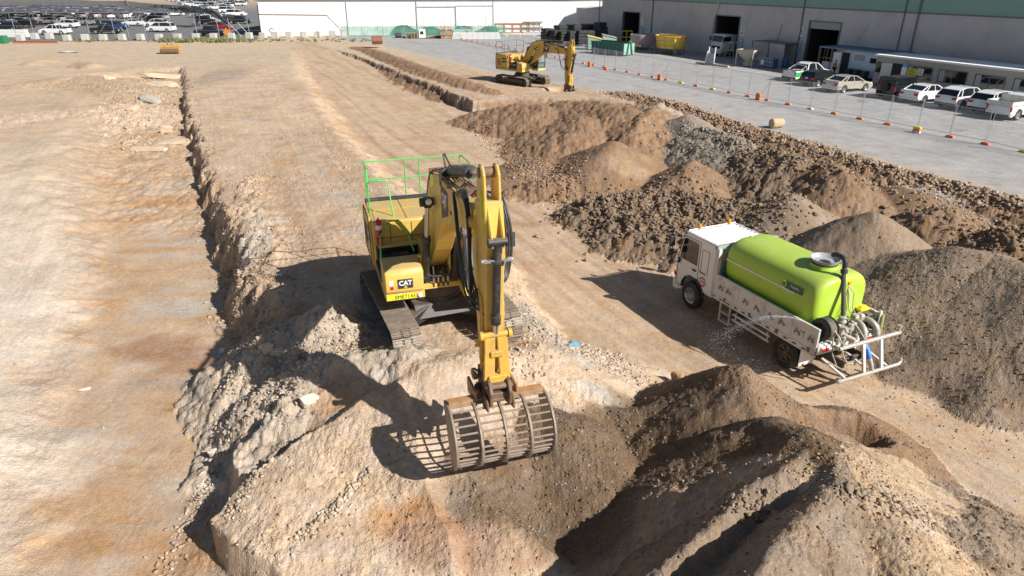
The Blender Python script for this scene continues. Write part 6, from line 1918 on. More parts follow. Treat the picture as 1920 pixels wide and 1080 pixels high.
# side profiles: lower body top line and roof line, x forward
STY = dict(
    sedan=dict(L=4.8, W=1.84, wb=2.80, H=1.46, belt=.92, hood=.95, boot=1.06, roof=[(-1.95, 1.02), (-1.15, 1.40), (-.60, 1.46), (.15, 1.44), (1.15, .98)], r=.33),
    hatch=dict(L=4.25, W=1.78, wb=2.60, H=1.48, belt=.93, hood=.97, boot=.96, roof=[(-2.02, 1.0), (-1.70, 1.38), (-.80, 1.48), (.10, 1.46), (1.10, .98)], r=.33),
    suv=dict(L=4.75, W=1.90, wb=2.72, H=1.70, belt=1.05, hood=1.10, boot=1.08, roof=[(-2.28, 1.12), (-1.92, 1.58), (-1.0, 1.70), (.20, 1.66), (1.10, 1.12)], r=.37),
    jeep=dict(L=4.3, W=1.85, wb=2.70, H=1.84, belt=1.18, hood=1.18, boot=1.18, roof=[(-1.98, 1.2), (-1.90, 1.80), (-1.80, 1.84), (.38, 1.84), (.80, 1.2)], r=.41),
    ute=dict(L=5.35, W=1.88, wb=3.15, H=1.80, belt=1.12, hood=1.12, boot=1.10, roof=[(-.98, 1.14), (-.80, 1.68), (-.40, 1.80), (.45, 1.76), (1.35, 1.14)], r=.40),
    van=dict(L=5.2, W=1.95, wb=3.1, H=1.78, belt=1.1, hood=1.05, boot=1.1, roof=[(-2.52, 1.1), (-2.35, 1.68), (-1.6, 1.78), (.75, 1.74), (1.85, 1.08)], r=.36))
def car_geometry(style, simple=False):
    S = STY[style]; L, Wd, wb, belt, r = S['L'], S['W'], S['wb'], S['belt'], S['r']
    x0, x1 = -L / 2, L / 2; xr, xf = -wb / 2 - .02, wb / 2 + .05; hw = Wd / 2
    def arch(cx):
        return [(cx + (r + .07) * math.cos(a), r + (r + .07) * math.sin(a)) for a in [math.pi * k / (4 if simple else 8) for k in range(0, (4 if simple else 8) + 1)]]
    top = [(x0, .45), (x0 + .02, belt - .14), (x0 + .12, S['boot'] - .02), (S['roof'][0][0], S['boot'])] if style != 'jeep' else [(x0 + .08, .5), (x0 + .10, belt)]
    top += [(S['roof'][-1][0], belt + .05), (x1 - .55, S['hood'] - .12), (x1 - .12, S['hood'] - .26), (x1, .62), (x1 - .03, .34)] if style != 'jeep' else [(.9, belt + .02), (x1 - .1, belt - .05), (x1 - .02, belt - .12), (x1, .5)]
    bot = [(x1 - .25, .24)] + [p for p in arch(xf)] + [p for p in arch(xr)] + [(x0 + .2, .28)]
    outline = top + bot
    return S, outline, hw, xr, xf
def make_car(style, colour, loc, rz, label, group='cars parked in front of the site office', extras=()):
    S, outline, hw, xr, xf = car_geometry(style)
    root = empty('parked_car' if style not in ('ute',) else 'parked_ute', loc, rz)
    tag(root, label, 'car' if style not in ('ute',) else 'ute', group)
    P = paint(colour); n = len(outline)
    def loft_side(outl, pairs):
        return [[(x, y, z) for x, z in outl] for y in pairs]
    mb = MB()
    cxm = 0; rings = []
    for y, f, dz in ((-hw, .985, .0), (-hw + .02, .992, .0), (-hw * .80, 1.0, .03), (0, 1.01, .05), (hw * .80, 1.0, .03), (hw - .02, .992, 0), (hw, .985, 0)):
        rings.append([(x * f, y * (1.0 if z < .75 else .965), z + (dz if z > .8 else 0)) for x, z in outline])
    mb.loft(rings)
    body = mb.build('body', P, root, bevel=.03, seg=2)
    # greenhouse: glass block with painted roof and pillars
    rf = S['roof']; inset = .16 if style != 'jeep' else .06
    def yat(z): return hw * .955 - (z - S['belt']) / (S['H'] - S['belt']) * inset - .01
    g = MB(); L_ = [(x, -yat(z), z) for x, z in rf]; Rr = [(x, yat(z), z) for x, z in rf]
    m = len(rf)
    g.add(L_ + Rr + [(rf[0][0], -yat(S['belt']), S['belt'] - .02), (rf[-1][0], -yat(S['belt']), S['belt'] - .02), (rf[0][0], yat(S['belt']), S['belt'] - .02), (rf[-1][0], yat(S['belt']), S['belt'] - .02)],
          [tuple(range(m)) + (2 * m + 1, 2 * m), tuple(range(2 * m - 1, m - 1, -1)) + (2 * m + 2, 2 * m + 3)] + [(i, m + i, m + i + 1, i + 1) for i in range(m - 1)])
    g.build('windows', M_DGLS, root)
    r_ = MB()
    a, b, c = rf[1], rf[2], rf[3]
    up = .018
    q = [(a[0] - (.02), a[1] - .02), (b[0], b[1] + up), (c[0] + .08, c[1] + up - .01)]
    r_.loft([[(x, y * (yat(z) + .012), z + (.022 if abs(y) < .9 else 0)) for x, z in q] + [(x, y * (yat(z) + .012), z - .035) for x, z in q[::-1]] for y in (-1, -.85, 0, .85, 1)])
    r_.build('roof', P, root, bevel=.012)
    pl = MB()
    for sy in (-1, 1):
        def pil(p, q_, w_=.07): pl.bar((p[0], sy * (yat(p[1]) + .008), p[1]), (q_[0], sy * (yat(q_[1]) + .008), q_[1]), w_, .02, (0, 1, 0))
        pil(rf[-1], (rf[3][0] + .05, rf[3][1]), .08)
        pil(rf[0], rf[1], .12 if style != 'jeep' else .10)
        if style not in ('ute', 'jeep'): pil((rf[0][0] + .55, S['belt']), (rf[1][0] + .35, rf[1][1] + .04), .10)
        pil((-.18 if style != 'ute' else .22, S['belt']), (-.22 if style != 'ute' else .15, S['H'] - .03), .06)
        if style in ('van',): pil((-1.2, S['belt']), (-1.2, S['H'] - .03), .1)
    pl.build('pillar', P, root)
    wn_ = 0
    for x in (xf, xr):
        for sy in (-1, 1):
            wheel_at(root, x, sy * (hw - .11), S['r'], S['r'], .21, sy, rim=M_CHRG, spokes=5, n=18, hub=.66)
    zt = .82 if style not in ('suv', 'jeep', 'ute') else .95
    for sy in (-1, 1):
        q = MB()
        if style == 'ute' or style == 'jeep': q.bx(outline[0][0] - .02, outline[0][0] + .06, sy * (hw - .05) - .09, sy * (hw - .05) + .03, .72, 1.04)
        else: q.bx(outline[0][0] - .0, outline[0][0] + .22, sy * (hw - .24) - .19, sy * (hw - .24) + .215, zt - .12, zt + .06)
        q.build('tail_light', M_TAIL, root, bevel=.015)
        q = MB(); q.bx(L_x(S) - .30, L_x(S) - .02, sy * (hw - .28) - .18, sy * (hw - .28) + .2, .62, .76); q.build('headlight', M_LAMP, root, bevel=.02)
        q = MB(); q.box((S['roof'][-1][0] - .28, sy * (hw + .07), S['belt'] + .08), (.12, .17, .12)); q.build('mirror', P, root, bevel=.03)
        q = MB()
        for xx in (-.62, .45): q.bx(xx, xx + .16, sy * (hw * .975) - .015, sy * (hw * .975) + .015, S['belt'] - .14, S['belt'] - .115)
        for xx in ((-.20, 1.0) if style != 'ute' else (.2, 1.15)): q.bx(xx, xx + .012, sy * (hw * .988) - .012, sy * (hw * .988) + .012, .40, S['belt'] - .02)
        q.build('door_trim', M_GREYR if colour != 'black' else M_GREY, root)
    q = MB(); q.bx(outline[0][0] - .012, outline[0][0] + .02, -.19, .19, .56 + (.2 if style in ('suv', 'hatch') else 0), .67 + (.2 if style in ('suv', 'hatch') else 0)); q.build('number_plate', M_SIGN, root)
    q = MB(); q.bx(outline[0][0] - .025, outline[0][0] + .10, -hw + .08, hw - .08, .30, .46 if style != 'suv' else .55); q.bx(L_x(S) - .12, L_x(S) + .015, -hw + .12, hw - .12, .28, .42); q.build_each('bumper', M_BLKP if style in ('suv', 'jeep', 'ute') else P, root, bevel=.02)
    if style == 'jeep':
        wh = MB(); wh.lathe([(.22, outline[0][0] - .22), (.38, outline[0][0] - .22), (.40, outline[0][0] - .12), (.38, outline[0][0] - .02), (.22, outline[0][0] - .02)], 20, 'x', (0, .0, 1.0)); wh.cyl((outline[0][0] - .2, 0, 1.0), (outline[0][0] - .12, 0, 1.0), .24, 16); wh.build('spare_wheel', M_RUB, root, smooth=True)
    if 'tub' in extras:
        q = MB(); zt_ = S['boot'] + .02
        q.bx(outline[0][0] + .10, -1.02, -hw + .14, hw - .14, zt_ - .03, zt_ + .012); q.build('tub_cover', M_BLKP, root)
    if 'sports_bar' in extras:
        q = MB()
        for sy in (-1, 1):
            q.tube([(-1.05, sy * (hw - .12), 1.12), (-1.15, sy * (hw - .2), 1.55), (-1.2, 0, 1.60)], .035, 8); q.tube([(-1.9, sy * (hw - .10), 1.12), (-1.2, sy * (hw - .2), 1.52)], .03, 8)
        q.build('sports_bar', M_CHR, root, smooth=True)
    if 'green_swoosh' in extras:
        q = MB(); o_ = [(-2.62, .5), (-1.0, .55), (.0, .85), (1.0, 1.08), (-.9, 1.09), (-1.6, 1.05), (-2.2, .98), (-2.62, .92)]
        for sy in (-1, 1): q.prism(o_, sy * (hw * .985), sy * (hw * 1.003))
        q.build('green_livery', mat('livery_green', (.03, .50, .12), .3), root)
    return root
def L_x(S): return S['L'] / 2
CAR_RZ = WH_RZ + math.pi / 2
def car_at(style, px, rear_wheel=True):
    """origin of a car whose camera-side rear wheel touches the ground at pixel px"""
    S = STY[style]; P = W3(px[0], px[1], 0)
    f = Vector((math.cos(CAR_RZ), math.sin(CAR_RZ), 0)); l = Vector((-f.y, f.x, 0))
    return P + f * (S['wb'] / 2 + .02) + l * (S['W'] / 2 - .05)
make_car('ute', 'white', car_at('ute', (1503, 153.5)), CAR_RZ, 'white and green ute with a sports bar, leftmost of the row by the site office', extras=('tub', 'sports_bar', 'green_swoosh'))
make_car('hatch', 'black', car_at('hatch', (1533, 163)), CAR_RZ, 'black hatchback between the green striped ute and the cream sedan')
make_car('sedan', 'pearl', car_at('sedan', (1581, 174.5)), CAR_RZ, 'cream sedan with alloy wheels parked left of the black four wheel drive')
make_car('jeep', 'black', car_at('jeep', (1682, 187)), CAR_RZ, 'boxy black four wheel drive with a spare wheel on its back')
make_car('sedan', 'white', car_at('sedan', (1731, 194.5)), CAR_RZ, 'white sedan parked right of the boxy black four wheel drive')
make_car('suv', 'white', car_at('suv', (1802, 206.5)), CAR_RZ, 'white SUV with a black bumper, between the white sedan and another white SUV')
make_car('suv', 'white', car_at('suv', (1866, 215.5)), CAR_RZ, 'white SUV with a white bumper, nearest the tray ute at the right edge')
# white tray ute at the right edge
tu = make_car('ute', 'white', car_at('ute', (1905, 226)), CAR_RZ, 'white tray back ute cut off by the right edge of the photo')
q = MB(); S_ = STY['ute']
q.bx(-2.75, -1.0, -.95, .95, 1.12, 1.18)
for sy in (-1, 1): q.bx(-2.75, -1.0, sy * .95 - .02, sy * .95 + .02, 1.12, 1.42)
q.bx(-2.77, -2.72, -.95, .95, 1.12, 1.42); q.bx(-1.05, -.98, -.95, .95, 1.12, 1.75)
q.build('tray', M_WHTD, tu)

# truck standing in doorway 2
def make_box_truck():
    s = (WH_DOORS[1][0] + WH_DOORS[1][1]) / 2 - .3
    P = WH_A + WH_D * s + WH_N * 1.0
    root = empty('cab_truck', P, math.atan2(WH_N.y, WH_N.x))
    tag(root, 'white cab-over truck parked nose out in the second warehouse doorway', 'truck')
    mb = MB(); mb.prism([(-2.2, .9), (-2.2, 2.75), (-.3, 2.85), (.0, 2.75), (.22, 1.85), (.28, 1.1), (.28, .45), (.1, .4), (-.3, .45), (-.5, .95), (-1.3, .95), (-1.5, .8)], -1.15, 1.15); c = mb.build('cab', M_WTRK, root, bevel=.06, seg=3)
    mb = MB(); mb.prism([(.04, 2.62), (.06, 2.62), (.255, 1.85), (.245, 1.85)], -1.0, 1.0); mb.build('windscreen', M_DGLS, c)
    mb = MB()
    for sy in (-1, 1): mb.prism([(-1.2, 1.75), (.12, 1.75), (-.02, 2.5), (-1.2, 2.55)], sy * 1.152, sy * 1.165)
    mb.build_each('door_window', M_DGLS, c)
    mb = MB(); mb.bx(.28, .30, -.85, .85, 1.0, 1.3); mb.bx(.30, .32, -.9, .9, .55, .7); mb.build('grille', M_BLKP, c)
    for sy in (-1, 1):
        mb = MB(); mb.bx(.28, .33, sy * .95 - .13, sy * .95 + .13, .72, .92); mb.build('headlight', M_LAMP, root)
        wheel_at(root, -.9, sy * 1.0, .48, .48, .28, sy, rim=M_CHRG)
        wheel_at(root, -4.6, sy * 1.0, .48, .48, .28, sy, rim=M_CHRG)
        mb = MB(); mb.box((.25, sy * 1.35, 2.2), (.1, .2, .45)); mb.tube([(.05, sy * 1.15, 2.5), (.2, sy * 1.33, 2.4)], .02, 6); mb.build('mirror', M_BLKP, c)
    mb = MB(); mb.bx(-6.2, .1, -.45, .45, .6, .85); mb.build('chassis', M_BLK, root)
    mb = MB(); mb.prism([(.2, .36), (.42, .36), (.42, .72), (.26, .76)], -1.14, 1.14); mb.build('bumper', M_WTRK, root, bevel=.02)
make_box_truck()

# ------------------------------------------------------------------ storage yard cars, small in the picture: one mesh each, several materials
def far_car_mesh(style, colour):
    S, outline, hw, xr, xf = car_geometry(style, True)
    mb = MB(); mb.mat(0)
    mb.loft([[(x, y * (1 if z < .8 else .96), z) for x, z in outline] for y in (-hw, -hw * .7, hw * .7, hw)])
    rf = S['roof']; m = len(rf)
    def yat(z): return hw * .95 - (z - S['belt']) / (S['H'] - S['belt']) * .15
    mb.mat(1)
    L_ = [(x, -yat(z), z) for x, z in rf]; Rr = [(x, yat(z), z) for x, z in rf]
    mb.add(L_ + Rr, [tuple(range(m)), tuple(range(2 * m - 1, m - 1, -1))] + [(i, m + i, m + i + 1, i + 1) for i in range(m - 1)])
    mb.mat(0)
    a, b, c = rf[1], rf[2], rf[3]
    q = [(a[0], a[1]), (b[0], b[1] + .02), (c[0] + .05, c[1] + .02)]
    mb.loft([[(x, y * (yat(z) + .02), z + (.03 if abs(y) < .5 else 0)) for x, z in q] + [(x, y * (yat(z) + .02), z - .05) for x, z in q[::-1]] for y in (-1, 0, 1)])
    for sy in (-1, 1):
        for (p, q_) in ((rf[-1], rf[3]), (rf[0], rf[1]), ((-.18, S['belt']), (-.2, S['H'] - .03))):
            mb.bar((p[0], sy * (yat(p[1]) + .01), p[1]), (q_[0], sy * (yat(q_[1]) + .01), q_[1]), .08, .02, (0, 1, 0))
    if style == 'ute':
        mb.mat(2); mb.bx(outline[0][0] + .1, -1.0, -hw + .15, hw - .15, S['boot'] - .02, S['boot'] + .02)
    mb.mat(2)
    for x in (xf, xr):
        for sy in (-1, 1):
            mb.lathe([(.001, sy * (hw - .02)), (S['r'] * .6, sy * (hw - .02)), (S['r'], sy * (hw - .04)), (S['r'], sy * (hw - .2))], 12, 'y', (x, 0, S['r']), cap=False)
    mb.mat(3)
    for x in (xf, xr):
        for sy in (-1, 1):
            mb.lathe([(.001, sy * (hw - .005)), (S['r'] * .62, sy * (hw - .012))], 10, 'y', (x, 0, S['r']), cap=False)
    mb.mat(4)
    for sy in (-1, 1): mb.bx(outline[0][0] - .01, outline[0][0] + .2, sy * (hw - .2) - .15, sy * (hw - .2) + .16, .78, .95)
    mb.mat(5)
    for sy in (-1, 1): mb.bx(S['L'] / 2 - .3, S['L'] / 2 + .0, sy * (hw - .25) - .15, sy * (hw - .25) + .16, .62, .76)
    me = bpy.data.meshes.new('storage_car'); me.from_pydata(mb.v, [], mb.f)
    for m_ in (paint(colour), M_DGLS, M_RUB, M_CHRG, M_TAIL, M_LAMP): me.materials.append(m_)
    me.polygons.foreach_set("material_index", mb.m)
    b_ = bmesh.new(); b_.from_mesh(me); bmesh.ops.recalc_face_normals(b_, faces=b_.faces); b_.to_mesh(me); b_.free()
    return me
_FC = {}
KN = dict(sedan='sedan', suv='SUV', hatch='hatchback', ute='ute', van='van', jeep='boxy four wheel drive')
def far_car(style, colour, x, y, rz, label, cat='car'):
    k = (style, colour)
    if k not in _FC: _FC[k] = far_car_mesh(style, colour)
    o = bpy.data.objects.new('storage_car', _FC[k]); COL.objects.link(o)
    o.location = (x, y, 0); o.rotation_euler = (0, 0, rz)
    tag(o, label, cat, 'cars kept in the far storage yard')
    return o
# front cars one can tell apart: (pixel under the middle of the near side, heading, style, colour, label)
fr = [
 (100, 65.5, 178, 'ute', 'white', 'white ute with a white canopy on its tray, front row of the storage yard'),
 (300, 60.5, 174, 'van', 'white', 'white people mover in the front row of the storage yard, nose to the left'),
 (196, 64.0, 2, 'ute', 'black', 'black ute with a yellow tag at its tail, left of the white people mover'),
 (392, 68.5, 2, 'ute', 'black', 'black ute with a yellow tag behind the weeds at the front of the storage yard'),
 (150, 48.0, 176, 'ute', 'white', 'white ute at the end of the second row beside the driveway'),
 (88, 45.5, 178, 'hatch', 'white', 'white hatchback behind the canopy ute'),
 (12, 58.0, 176, 'suv', 'black', 'black SUV at the left edge behind the stack of white beams'),
 (42, 52.0, 170, 'suv', 'black', 'black SUV just behind the canopy ute in the storage yard'),
 (122, 53.0, 176, 'suv', 'white', 'white SUV half hidden behind the canopy of the canopy ute'),
 (213, 56.0, 5, 'suv', 'blue', 'dark blue SUV directly behind the black ute left of the driveway'),
 (290, 51.0, 176, 'suv', 'white', 'white SUV hidden behind the white people mover'),
 (292, 38.0, 176, 'van', 'silver', 'silver van in the third row near the middle of the canopy'),
 (283, 44.0, 172, 'suv', 'black', 'black SUV between the silver van and the white cars'),
 (410, 58.0, 4, 'suv', 'red', 'dark red SUV behind the black ute by the weeds'),
 (385, 46.0, 4, 'jeep', 'black', 'boxy black vehicle right of the driveway in the storage yard'),
 (372, 33.0, 4, 'suv', 'silver', 'silver SUV at the right side of the driveway under the canopy'),
 (447, 45.0, 4, 'ute', 'black', 'black ute near the blue grey door of the white shed'),
 (442, 31.0, 4, 'van', 'white', 'long white van beside the white shed'),
 (427, 24.5, 4, 'van', 'white', 'white van behind the other one beside the white shed'),
 (248, 49.0, 176, 'sedan', 'white', 'white sedan between the blue SUV and the white people mover'),
]
for (u, v, deg, st, c, lab) in fr:
    x, y = W(u, v, 0); far_car(st, c, x, y + .9, R(deg), lab)
rnd = random.Random(11)
cn = ['white', 'white', 'white', 'silver', 'black', 'grey', 'white', 'navy', 'silver', 'white', 'white', 'white', 'white']
snn = ['sedan', 'suv', 'hatch', 'ute', 'suv', 'van', 'sedan']
rows = [(47.5, -40, 78, 27), (52.5, -30, 34, 26), (40.5, -30, 118, 25), (34.5, -60, 232, 29), (28.5, -70, 232, 25), (24.5, -80, 232, 22), (20.0, -120, 232, 20), (36.0, 268, 300, 30), (29.5, 262, 330, 22), (42.0, 395, 452, 24), (36.5, 385, 440, 22), (25.5, 262, 345, 22),
        (18.0, 384, 428, 12), (14.5, 372, 432, 11.0), (11.2, 356, 455, 10.2), (8.2, 345, 455, 9.5), (5.6, 338, 455, 9), (3.2, 330, 455, 8.6), (1.0, 322, 455, 8.2), (-1.0, 310, 455, 7.9)]
ordn = ['', 'second', 'third', 'fourth', 'fifth', 'sixth', 'seventh', 'eighth', 'ninth', 'tenth', 'eleventh', 'twelfth', 'thirteenth', 'fourteenth', 'fifteenth', 'sixteenth', 'seventeenth', 'eighteenth']
for ri, (v, u0, u1, du) in enumerate(rows):
    u = u0; k = 0
    zone_ = ('left under the canopy', 'under the canopy', 'right of the driveway')[0 if u1 <= 240 else (1 if u1 < 350 else 2)]
    if ri >= 11: zone_ = 'in the far open lot'
    while u < u1:
        if rnd.random() < .93:
            st = rnd.choice(snn); c = rnd.choice(cn) if ri < 11 else rnd.choice(['white', 'white', 'silver', 'white', 'grey', 'white', 'black'])
            x, y = W(u, v, 0)
            side = 'from the left end' if True else ''
            far_car(st, c, x, y, R((140 if u < 250 else 42) + rnd.uniform(-3, 3)) if ri < 11 else R(rnd.choice((176, 4))), '%s %s, %s of row %s %s' % (c, KN[st], (['first'] + ordn[1:])[min(k, 17)], 'abcdefghijklmnopqrstu'[ri], zone_))
            k += 1
        u += du * rnd.uniform(.85, 1.0)
def screen_mat(name, col, dens):
    m, nt, b = nodes_of(name)
    b.inputs["Base Color"].default_value = (*col, 1); b.inputs["Roughness"].default_value = .8
    tr = nt.nodes.new("ShaderNodeBsdfTransparent"); mx = nt.nodes.new("ShaderNodeMixShader")
    out = [n for n in nt.nodes if n.type == 'OUTPUT_MATERIAL'][0]
    pos = nt.nodes.new("ShaderNodeTexCoord").outputs["Object"]
    n = noise_node(nt, .9, 5, .6, pos)
    nt.links.new(maprange(nt, n.outputs[0], .3, .7, dens - .18, dens + .18), mx.inputs[0])
    nt.links.new(tr.outputs[0], mx.inputs[1]); nt.links.new(b.outputs[0], mx.inputs[2]); nt.links.new(mx.outputs[0], out.inputs[0])
    MATS[name] = m
    return m
# canopy over the storage cars
def make_canopy():
    pts = [(-260, 22, 2.9), (-60, 22.5, 2.9), (120, 22.5, 2.9), (250, 22.5, 2.9), (402, 22, 2.9)]
    bk = [(-260, -6, 4.6), (-60, -6, 4.6), (120, -3, 4.6), (235, 1.5, 4.6), (374, 11, 4.4)]
    root = empty('shade_canopy', W3(100, 22, 0))
    tag(root, 'wide dark grey shade cloth canopy stretched over the stored cars at top left', 'shade canopy')
    o = root.location.copy()
    m = MB(); F = [W3(*p) - o for p in pts]; B = [W3(*p) - o for p in bk]
    rows_ = []
    for t in (0, .2, .4, .6, .8, 1.0):
        rows_.append([f.lerp(b, t) + Vector((0, 0, .45 * math.sin(t * math.pi * 2) )) for f, b in zip(F, B)])
    fine = []
    for r_ in rows_:
        rr = []
        for i in range(len(r_) - 1):
            for k in range(4):
                q = r_[i].lerp(r_[i + 1], k / 4); q = q + Vector((0, 0, -.25 * math.sin(math.pi * k / 4))); rr.append(q)
        rr.append(r_[-1]); fine.append(rr)
    n = len(fine[0])
    vs = [p for r_ in fine for p in r_]
    m.add(vs, [(i * n + k, i * n + k + 1, (i + 1) * n + k + 1, (i + 1) * n + k) for i in range(5) for k in range(n - 1)])
    dk = mat('shade_cloth', (.040, .042, .052), .9, var=.35, scale=.15)
    c = m.build('cloth', screen_mat('shade_cloth_mesh', (.075, .077, .088), .78), root, fix=False)
    q = MB()
    for a_, b_ in zip(F, F[1:]): q.bar(a_ + Vector((0, -.05, -.1)), b_ + Vector((0, -.05, -.1)), .22, .22)
    for t in range(len(F)): q.bar(F[t] + Vector((0, 0, .12)), B[t] + Vector((0, 0, .12)), .3, .1)
    q.build('edge_beam', M_GREYR, root)
    for u in (15, 60, 100, 140, 184, 235, 240, 254, 262, 318, 372, 402):
        a = W3(u, 22.5, 2.85) - o
        q = MB(); q.cyl((a.x, a.y, a.z), (a.x, a.y, -o.z), .10, 8); q.build('post', M_GALV, root)
    q = MB(); a = W3(402, 22, 2.9) - o; b = W3(438, 52, 0.3) - o
    q.add([a, a + Vector((-4, 2, .5)), b + Vector((-.3, .2, 0)), b], [(0, 1, 2, 3)]); q.bar(a, b, .5, .3); q.build('stay_cloth', dk, root, fix=False)
make_canopy()

# concrete blocks along the storage yard
def make_block(i, u, v):
    x, y = W(u, v, 0)
    o = MB(); o.prism([(-.55, 0), (.55, 0), (.52, 1.02), (-.52, 1.02)], -.45, .45); 
    ob = o.build('concrete_block', M_CONC, None, bevel=.04); ob.location = (x, y + .5, 0); ob.rotation_euler = (0, 0, rnd.uniform(-.12, .12))
    w_ = ['left end of the row, beside the green bin', 'behind the rusty beam, left one', 'behind the rusty beam, right one', 'right of the beams', 'fifth from the left end', 'in front of the black ute with a yellow tag', 'between black ute and people mover',
          'under the nose of the white people mover', 'right of the white people mover', 'in front of the empty driveway', 'left of the black ute in the weeds', 'at the nose of the black ute in the weeds', 'beside the orange sign in the weeds',
          'left of the blue grey shed door', 'in front of the blue grey shed door', 'at the corner of the white shed', 'left of the black tyre hoop', 'right of the black tyre hoop', 'in front of the plain white shed wall', 'second from the green mesh fence', 'next to the green mesh fence'][i]
    tag(ob, 'pale concrete block ' + w_, 'concrete block', 'concrete blocks edging the storage yard')
bx_ = [(36, 77), (63, 74), (91, 74), (124, 77.5), (158, 76.5), (192, 76.5), (227, 76), (262, 76), (297, 76), (332, 75.5), (366, 75), (399, 74.5), (433, 74), (466, 73), (492, 73), (514, 71.5), (541, 71), (569, 71), (595, 70.5), (622, 69.5), (645, 69)]
for i, (u, v) in enumerate(bx_[:21]):
    make_block(i, u, v)
# tall mesh fence behind the blocks
def make_yard_fence():
    us = [-25, 32, 66, 118, 170, 217, 243, 275, 325, 372, 412, 433, 470, 527, 580, 622]
    root = empty('mesh_fence', W3(300, 72, 0)); o = root.location.copy()
    tag(root, 'tall wire fence with leaning steel posts behind the concrete blocks', 'fence')
    for i, u in enumerate(us):
        a = W3(u, 72, 0) - o; q = MB(); lean = .25 * (1 if i % 3 == 0 else .3)
        q.cyl(a, a + Vector((-lean, .1, 3.3)), .045, 8); q.build('post', M_GALV, root)
    q = MB()
    for u, s in ((205, -1), (450, 1), (433, 1)):
        a = W3(u, 72, 0) - o; q.cyl(a + Vector((2.2 * s, 0, 0)), a + Vector((0, 0, 2.6)), .04, 6)
    q.build('stay', M_GALV, root)
    q = MB(); a = W3(-60, 72, 0) - o; b = W3(640, 70, 0) - o
    for z in (.3, 1.2, 2.1, 3.0): q.bar(a + Vector((0, 0, z)), b + Vector((0, 0, z)), .018, .018)
    q.build('wire', M_GALV, root)
make_yard_fence()
# green mesh fence in front of the white shed, right of the blocks
def make_green_fence():
    root = empty('screen_fence', W3(760, 70, 0)); o = root.location.copy()
    tag(root, 'see-through green screen fence on thin posts in front of the white shed', 'fence')
    a = W3(641, 69, 0) - o; b = W3(948, 67, 0) - o
    q = MB(); n = 40; vs = []
    for k in range(n + 1):
        p = a.lerp(b, k / n) + Vector((0, .06 * math.sin(k * 1.7), 0)); vs += [p + Vector((0, 0, .03)), p + Vector((0, 0, 1.75 + .06 * math.sin(k * 2.3)))]
    q.add(vs, [(2 * k, 2 * k + 2, 2 * k + 3, 2 * k + 1) for k in range(n)]); q.build('screen', screen_mat('green_screen', (.12, .34, .24), .62), root, fix=False)
    a2 = W3(640, 69, 0) - o
    q = MB(); q.bar(a2 + Vector((-.1, -.1, 0)), a2 + Vector((-.1, -.1, 1.9)), 1.6, .05); q.build('grey_gate', screen_mat('grey_screen', (.5, .52, .55), .5), root)
    for k in range(9):
        p = a.lerp(b, k / 8); q = MB(); q.cyl(p, p + Vector((0, 0, 3.2)), .035, 6); q.build('post', M_GALV, root)
make_green_fence()
cars_b = [('suv', 'white', 718, 66), ('suv', 'grey', 762, 66.5), ('van', 'silver', 780, 65), ('hatch', 'grey', 812, 66.5), ('suv', 'white', 862, 66.5), ('sedan', 'silver', 890, 65), ('hatch', 'black', 912, 66.5)]
for i, (st, c, u, v) in enumerate(cars_b):
    x, y = W(u, v, 0); far_car(st, c, x, y + 1.5, R(5 if i % 2 else 176), '%s %s behind the green screen fence, number %s from the left' % (c, KN[st], ['one', 'two', 'three', 'four', 'five', 'six', 'seven'][i]))
# weeds at the foot of the blocks
def make_weeds():
    rn = random.Random(8); mb = MB()
    def tuft(x, y, h, n):
        for k in range(n):
            a = rn.uniform(0, 6.28); r_ = rn.uniform(.02, .35); bx0, by0 = x + r_ * math.cos(a), y + r_ * math.sin(a)
            hh = h * rn.uniform(.5, 1.2); lx, ly = rn.uniform(-.3, .3) * hh, rn.uniform(-.3, .3) * hh; w_ = rn.uniform(.02, .05)
            ax_, ay_ = math.cos(a + 1.57) * w_, math.sin(a + 1.57) * w_
            mb.cur = rn.choice((0, 0, 1))
            mb.add([(bx0 - ax_, by0 - ay_, 0), (bx0 + ax_, by0 + ay_, 0), (bx0 + lx * .6 + ax_, by0 + ly * .6 + ay_, hh * .7), (bx0 + lx, by0 + ly, hh)], [(0, 1, 2, 3)])
    for i in range(560):
        u = rn.uniform(100, 700); wgt = 1 if 300 < u < 475 else .25
        if rn.random() > wgt: continue
        v = rn.uniform(75, 80.5) if 300 < u < 475 else rn.uniform(73.5, 79)
        x, y = W(u, v, 0); tuft(x, y, .52 if 300 < u < 460 else .26, 30)
    g1 = mat('weed_green', (.09, .14, .03), .8, var=.3); g2 = mat('weed_dry', (.42, .34, .17), .8, var=.2)
    o = mb.build('weeds', [g1, g2], None, fix=False); tag(o, 'green and straw coloured weeds along the foot of the concrete blocks', 'weeds', kind='stuff')
make_weeds()

# ------------------------------------------------------------------ temporary fence in the yard
F0 = Vector((*W(1223.4, 145.3), 0)); F1 = Vector((*W(1919, 285.7), 0)); FD = (F1 - F0).normalized(); FS = (F1 - F0).length / 16
def fence_panel_mesh():
    mb = MB(); L = FS - .06
    mb.cyl((.03, 0, .12), (.03, 0, 2.15), .019, 8); mb.cyl((L, 0, .12), (L, 0, 2.15), .019, 8)
    mb.cyl((.03, 0, 2.08), (L, 0, 2.08), .016, 6); mb.cyl((.03, 0, .24), (L, 0, .24), .016, 6)
    return mb
def wire_mesh():
    mb = MB(); L = FS - .06
    n = 26
    for k in range(1, n):
        x = .03 + (L - .03) * k / n
        mb.bar((x, 0, .24), (x, 0, 2.08), .005, .005, (0, 1, 0))
    for k in range(1, 9): mb.bar((.03, 0, .24 + k * .204), (L, 0, .24 + k * .204), .005, .005)
    return mb
_pf = None
